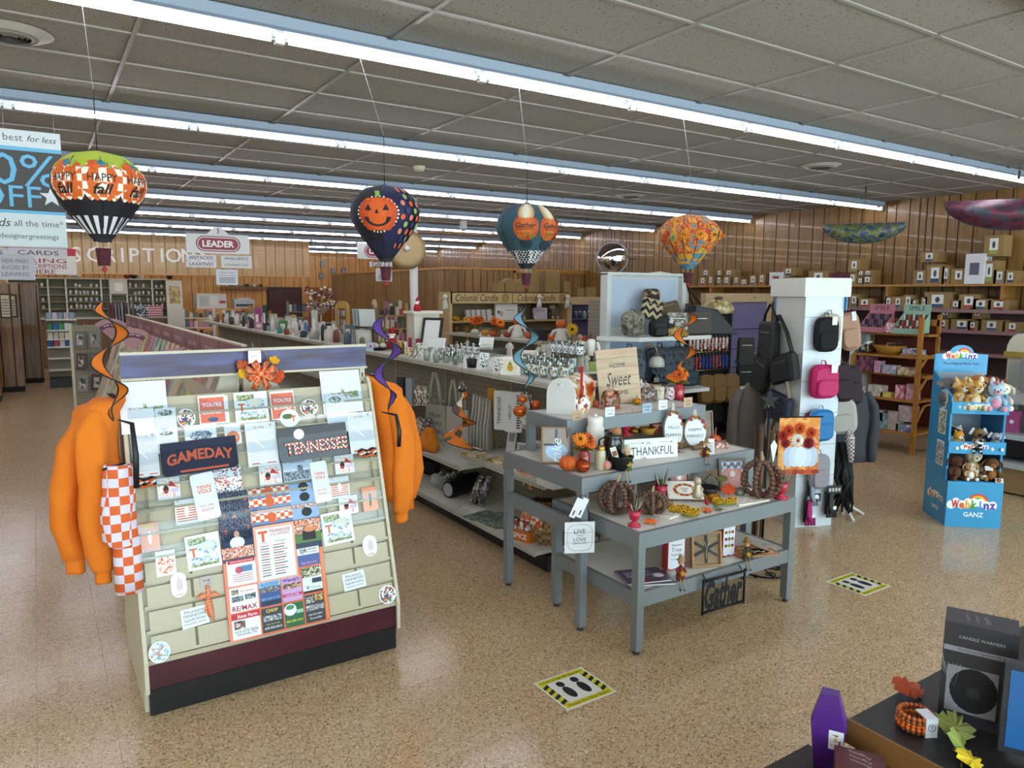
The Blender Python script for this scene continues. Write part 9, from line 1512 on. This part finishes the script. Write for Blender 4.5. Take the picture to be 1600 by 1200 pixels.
t=thing('garment_rail','rail of striped shirts beside the pharmacy shelving','clothes rail',(px_x(187,20.2),20.2,0));b=B();b.tube([(-.25,0,0),(-.25,0,1.75),(.25,0,1.75),(.25,0,0)],.015,M('#888888',.3,.8),6);b.build('rail',t);[(lambda b,i:(b.ring([(-.2+.07*i,0,1.0),(-.2+.07*i,0,1.6),(-.2+.07*i,0,1.7)],[(.025,.2),(.025,.2),(.012,.08)],M(['#8a3a44','#9a8f94','#7a8490','#b5a8a4','#5a5a62','#a8a4a8'][i],.9),8),b.build('shirt',t)))(B(),i)for i in range(6)]
t=thing('medicine_shelf','white pegboard medicine shelf at the end of the left aisle','shelving',(.43,17.5,0));b=B();b.box(-.28,.3,0,.28,.34,1.5,PEG);b.build('pegboard_panel',t)
for z in(1.41,1.19,1.01,.85,.62,.38):b=B();b.box(-.27,0,z-.03,.27,.3,z,GW);b.build('shelf',t)
b=B();b.box(-.27,.02,0,.27,.3,.2,BLACK);b.build('kick_plate',t)
for z,cols in((1.41,['#8a9aa8','#c4b8c0','#7a8aa0','#b5a8ac']),(1.19,['#3a7a4a','#2f5f9a','#3f8a5a','#c4c8c4','#4a8a6a']),(1.01,['#c9c4b4','#b5b8a4','#c4b8a8']),(.85,['#2f4f8a','#a84a4a','#c4c4c4'])):
 for i in range(5):carton(0,0,0,1,1,cols[i%len(cols)],'small boxed medicine on the end shelf of the left aisle','medicine_box','box',0,.6,P=Vector((.22+.1*i,17.55,z)),group='boxed medicine on the left end shelf').scale=(.085/mpp((.3,17.5,z)),.12/mpp((.3,17.5,z)),.13/mpp((.3,17.5,z)))
t=thing('pegboard_end','cream pegboard end panel with hanging picture frames','display board',(.6,14.0,0));b=B();b.box(-.14,0,.0,.3,.04,1.42,PEG);b.build('pegboard_panel',t);b=B();b.box(-.16,-.01,0,-.12,.05,1.45,CREAM);b.build('upright',t)
for i in range(6):x,z=-.02+.2*(i%2),1.2-.36*(i//2);b=B();b.T=Matrix.Translation((x,-.08,z))@Euler((R(-8),0,R(-40))).to_matrix().to_4x4();b.box(-.09,0,-.15,.09,.03,.12,M(['#6f746e','#8a8a82','#5a4a44'][i%3],.5));b.rect(-.05,-.1,.05,.07,-.001,PR(['#a8a49c','#4a4a48','#c4beb4'],16));b.build('boxed_frame',t)
for i,(x,lab)in enumerate(((-.5,'cream price card framed on the first panelled partition'),(-.42,'cream price card framed on the second panelled partition'))):b=B();b.box(-.09,-.03,-.22,.09,0,.22,M('#3a2414',.6));b.rect(-.06,-.19,.06,.19,-.031,M('#b5a88c',.6));[b.rect(-.05,-.15+.05*k,.05,-.135+.05*k,-.0315,INK)for k in range(6)];P=ony((14,30)[i],478,(15.8,17.2)[i]);tag(b.build('framed_card',None,(P.x-.05 if i==0 else P.x-.12,(15.8,17.2)[i],P.z)),lab,'notice')
rnd=random.Random(31)
for k in range(4):
 for j in range(12):b=B();s=.02;b.box(-.06,-.004,0,.06,0,.17,M(rnd.choice(('#b5707a','#c9a88a','#8a6a74','#a8503a','#c4b4ac','#d0b06a','#7a8a8a')),.5));tag(b.build('greeting_card',None,(1.10+.085*k,4.28+.09*j,1.44-.235*k),(R(-18),0,R(90))),'greeting card standing in the tiers of the pink headed aisle','card','cards in the pink headed aisle')
for k in range(3):
 for j in range(26):b=B();b.box(-.06,-.004,0,.06,0,.17,M(rnd.choice(('#b5707a','#c9a88a','#8a6a74','#7a8a9a','#c4b4ac','#d0c06a','#8aa08a')),.5));tag(b.build('greeting_card',None,(.80-.085*k,4.4+.22*j,1.44-.235*k),(R(-18),0,R(-90))),'greeting card standing in the far side tiers of the pink headed aisle','card','cards in the far side of the pink headed aisle')
for i,(x,y,h,c,lab)in enumerate(((4.7,19.2,1.5,'#a8762e','pine curio rack standing before the brown door'),(5.6,18.2,1.75,'#6f6d6a','grey gift card rack with magenta band'),(3.4,19.5,1.55,'#c4beb0','white ladder rack of hanging tags'),(7.0,15.5,1.9,'#8a6a3a','tall card spinner with pocket prints near the column'),(6.4,14.6,1.75,'#b08a4a','pine post rack of framed prints near the column'))):
 t=thing('gift_rack',lab,'display rack',(x,y,0),R(-15));b=B();[b.box(s*.35-.03,0,0,s*.35+.03,.25,h,M(c,.6))for s in(-1,1)];b.build('posts',t)
 for q in range(5):z=.35+(h-.35)*q/5;b=B();b.box(-.35,0,z,.35,.25,z+.025,M(c,.6));b.build('shelf',t);b=B();[b.box(-.33+.11*u,.03,z+.025,-.25+.11*u,.12,z+.025+rnd.uniform(.1,.2),M(rnd.choice(('#7a5a6a','#c4b4a4','#a84a4a','#4a5a6a','#d0c4a4','#5a6a5a','#2c2a2c','#b57a9a')),.5))for u in range(6)];b.build('goods',t)
rnd=random.Random(77)
for i in range(64):
 P=Vector((3.2+.25*(i%3)+rnd.uniform(-.04,.04),8.2+.14*i,GZ));c=rnd.choice(('#a8a49a','#c4beb0','#8a5a6a','#5a6a7a','#b5a06a','#6a7a5a','#d0c8bc','#7a4a3a','#3a3c44'));k=mpp(P);h=rnd.uniform(.1,.26);w=rnd.uniform(.07,.13)
 if i%3==0:bottle(0,0,0,w*.8/k,h/k,c,'#c9c4b8','slim bottle among the crowded back gifts',P=P,group='bottles among the crowded back gifts')
 else:carton(0,0,0,w/k,h/k,c,'small boxed gift among the crowded back gifts','gift_box','box',AX+R(rnd.uniform(20,60)),.6,lambda b,w,h:b.rect(-w*.3,h*.3,w*.3,h*.75,-.0008,LBL),'boxes among the crowded back gifts',P=P)
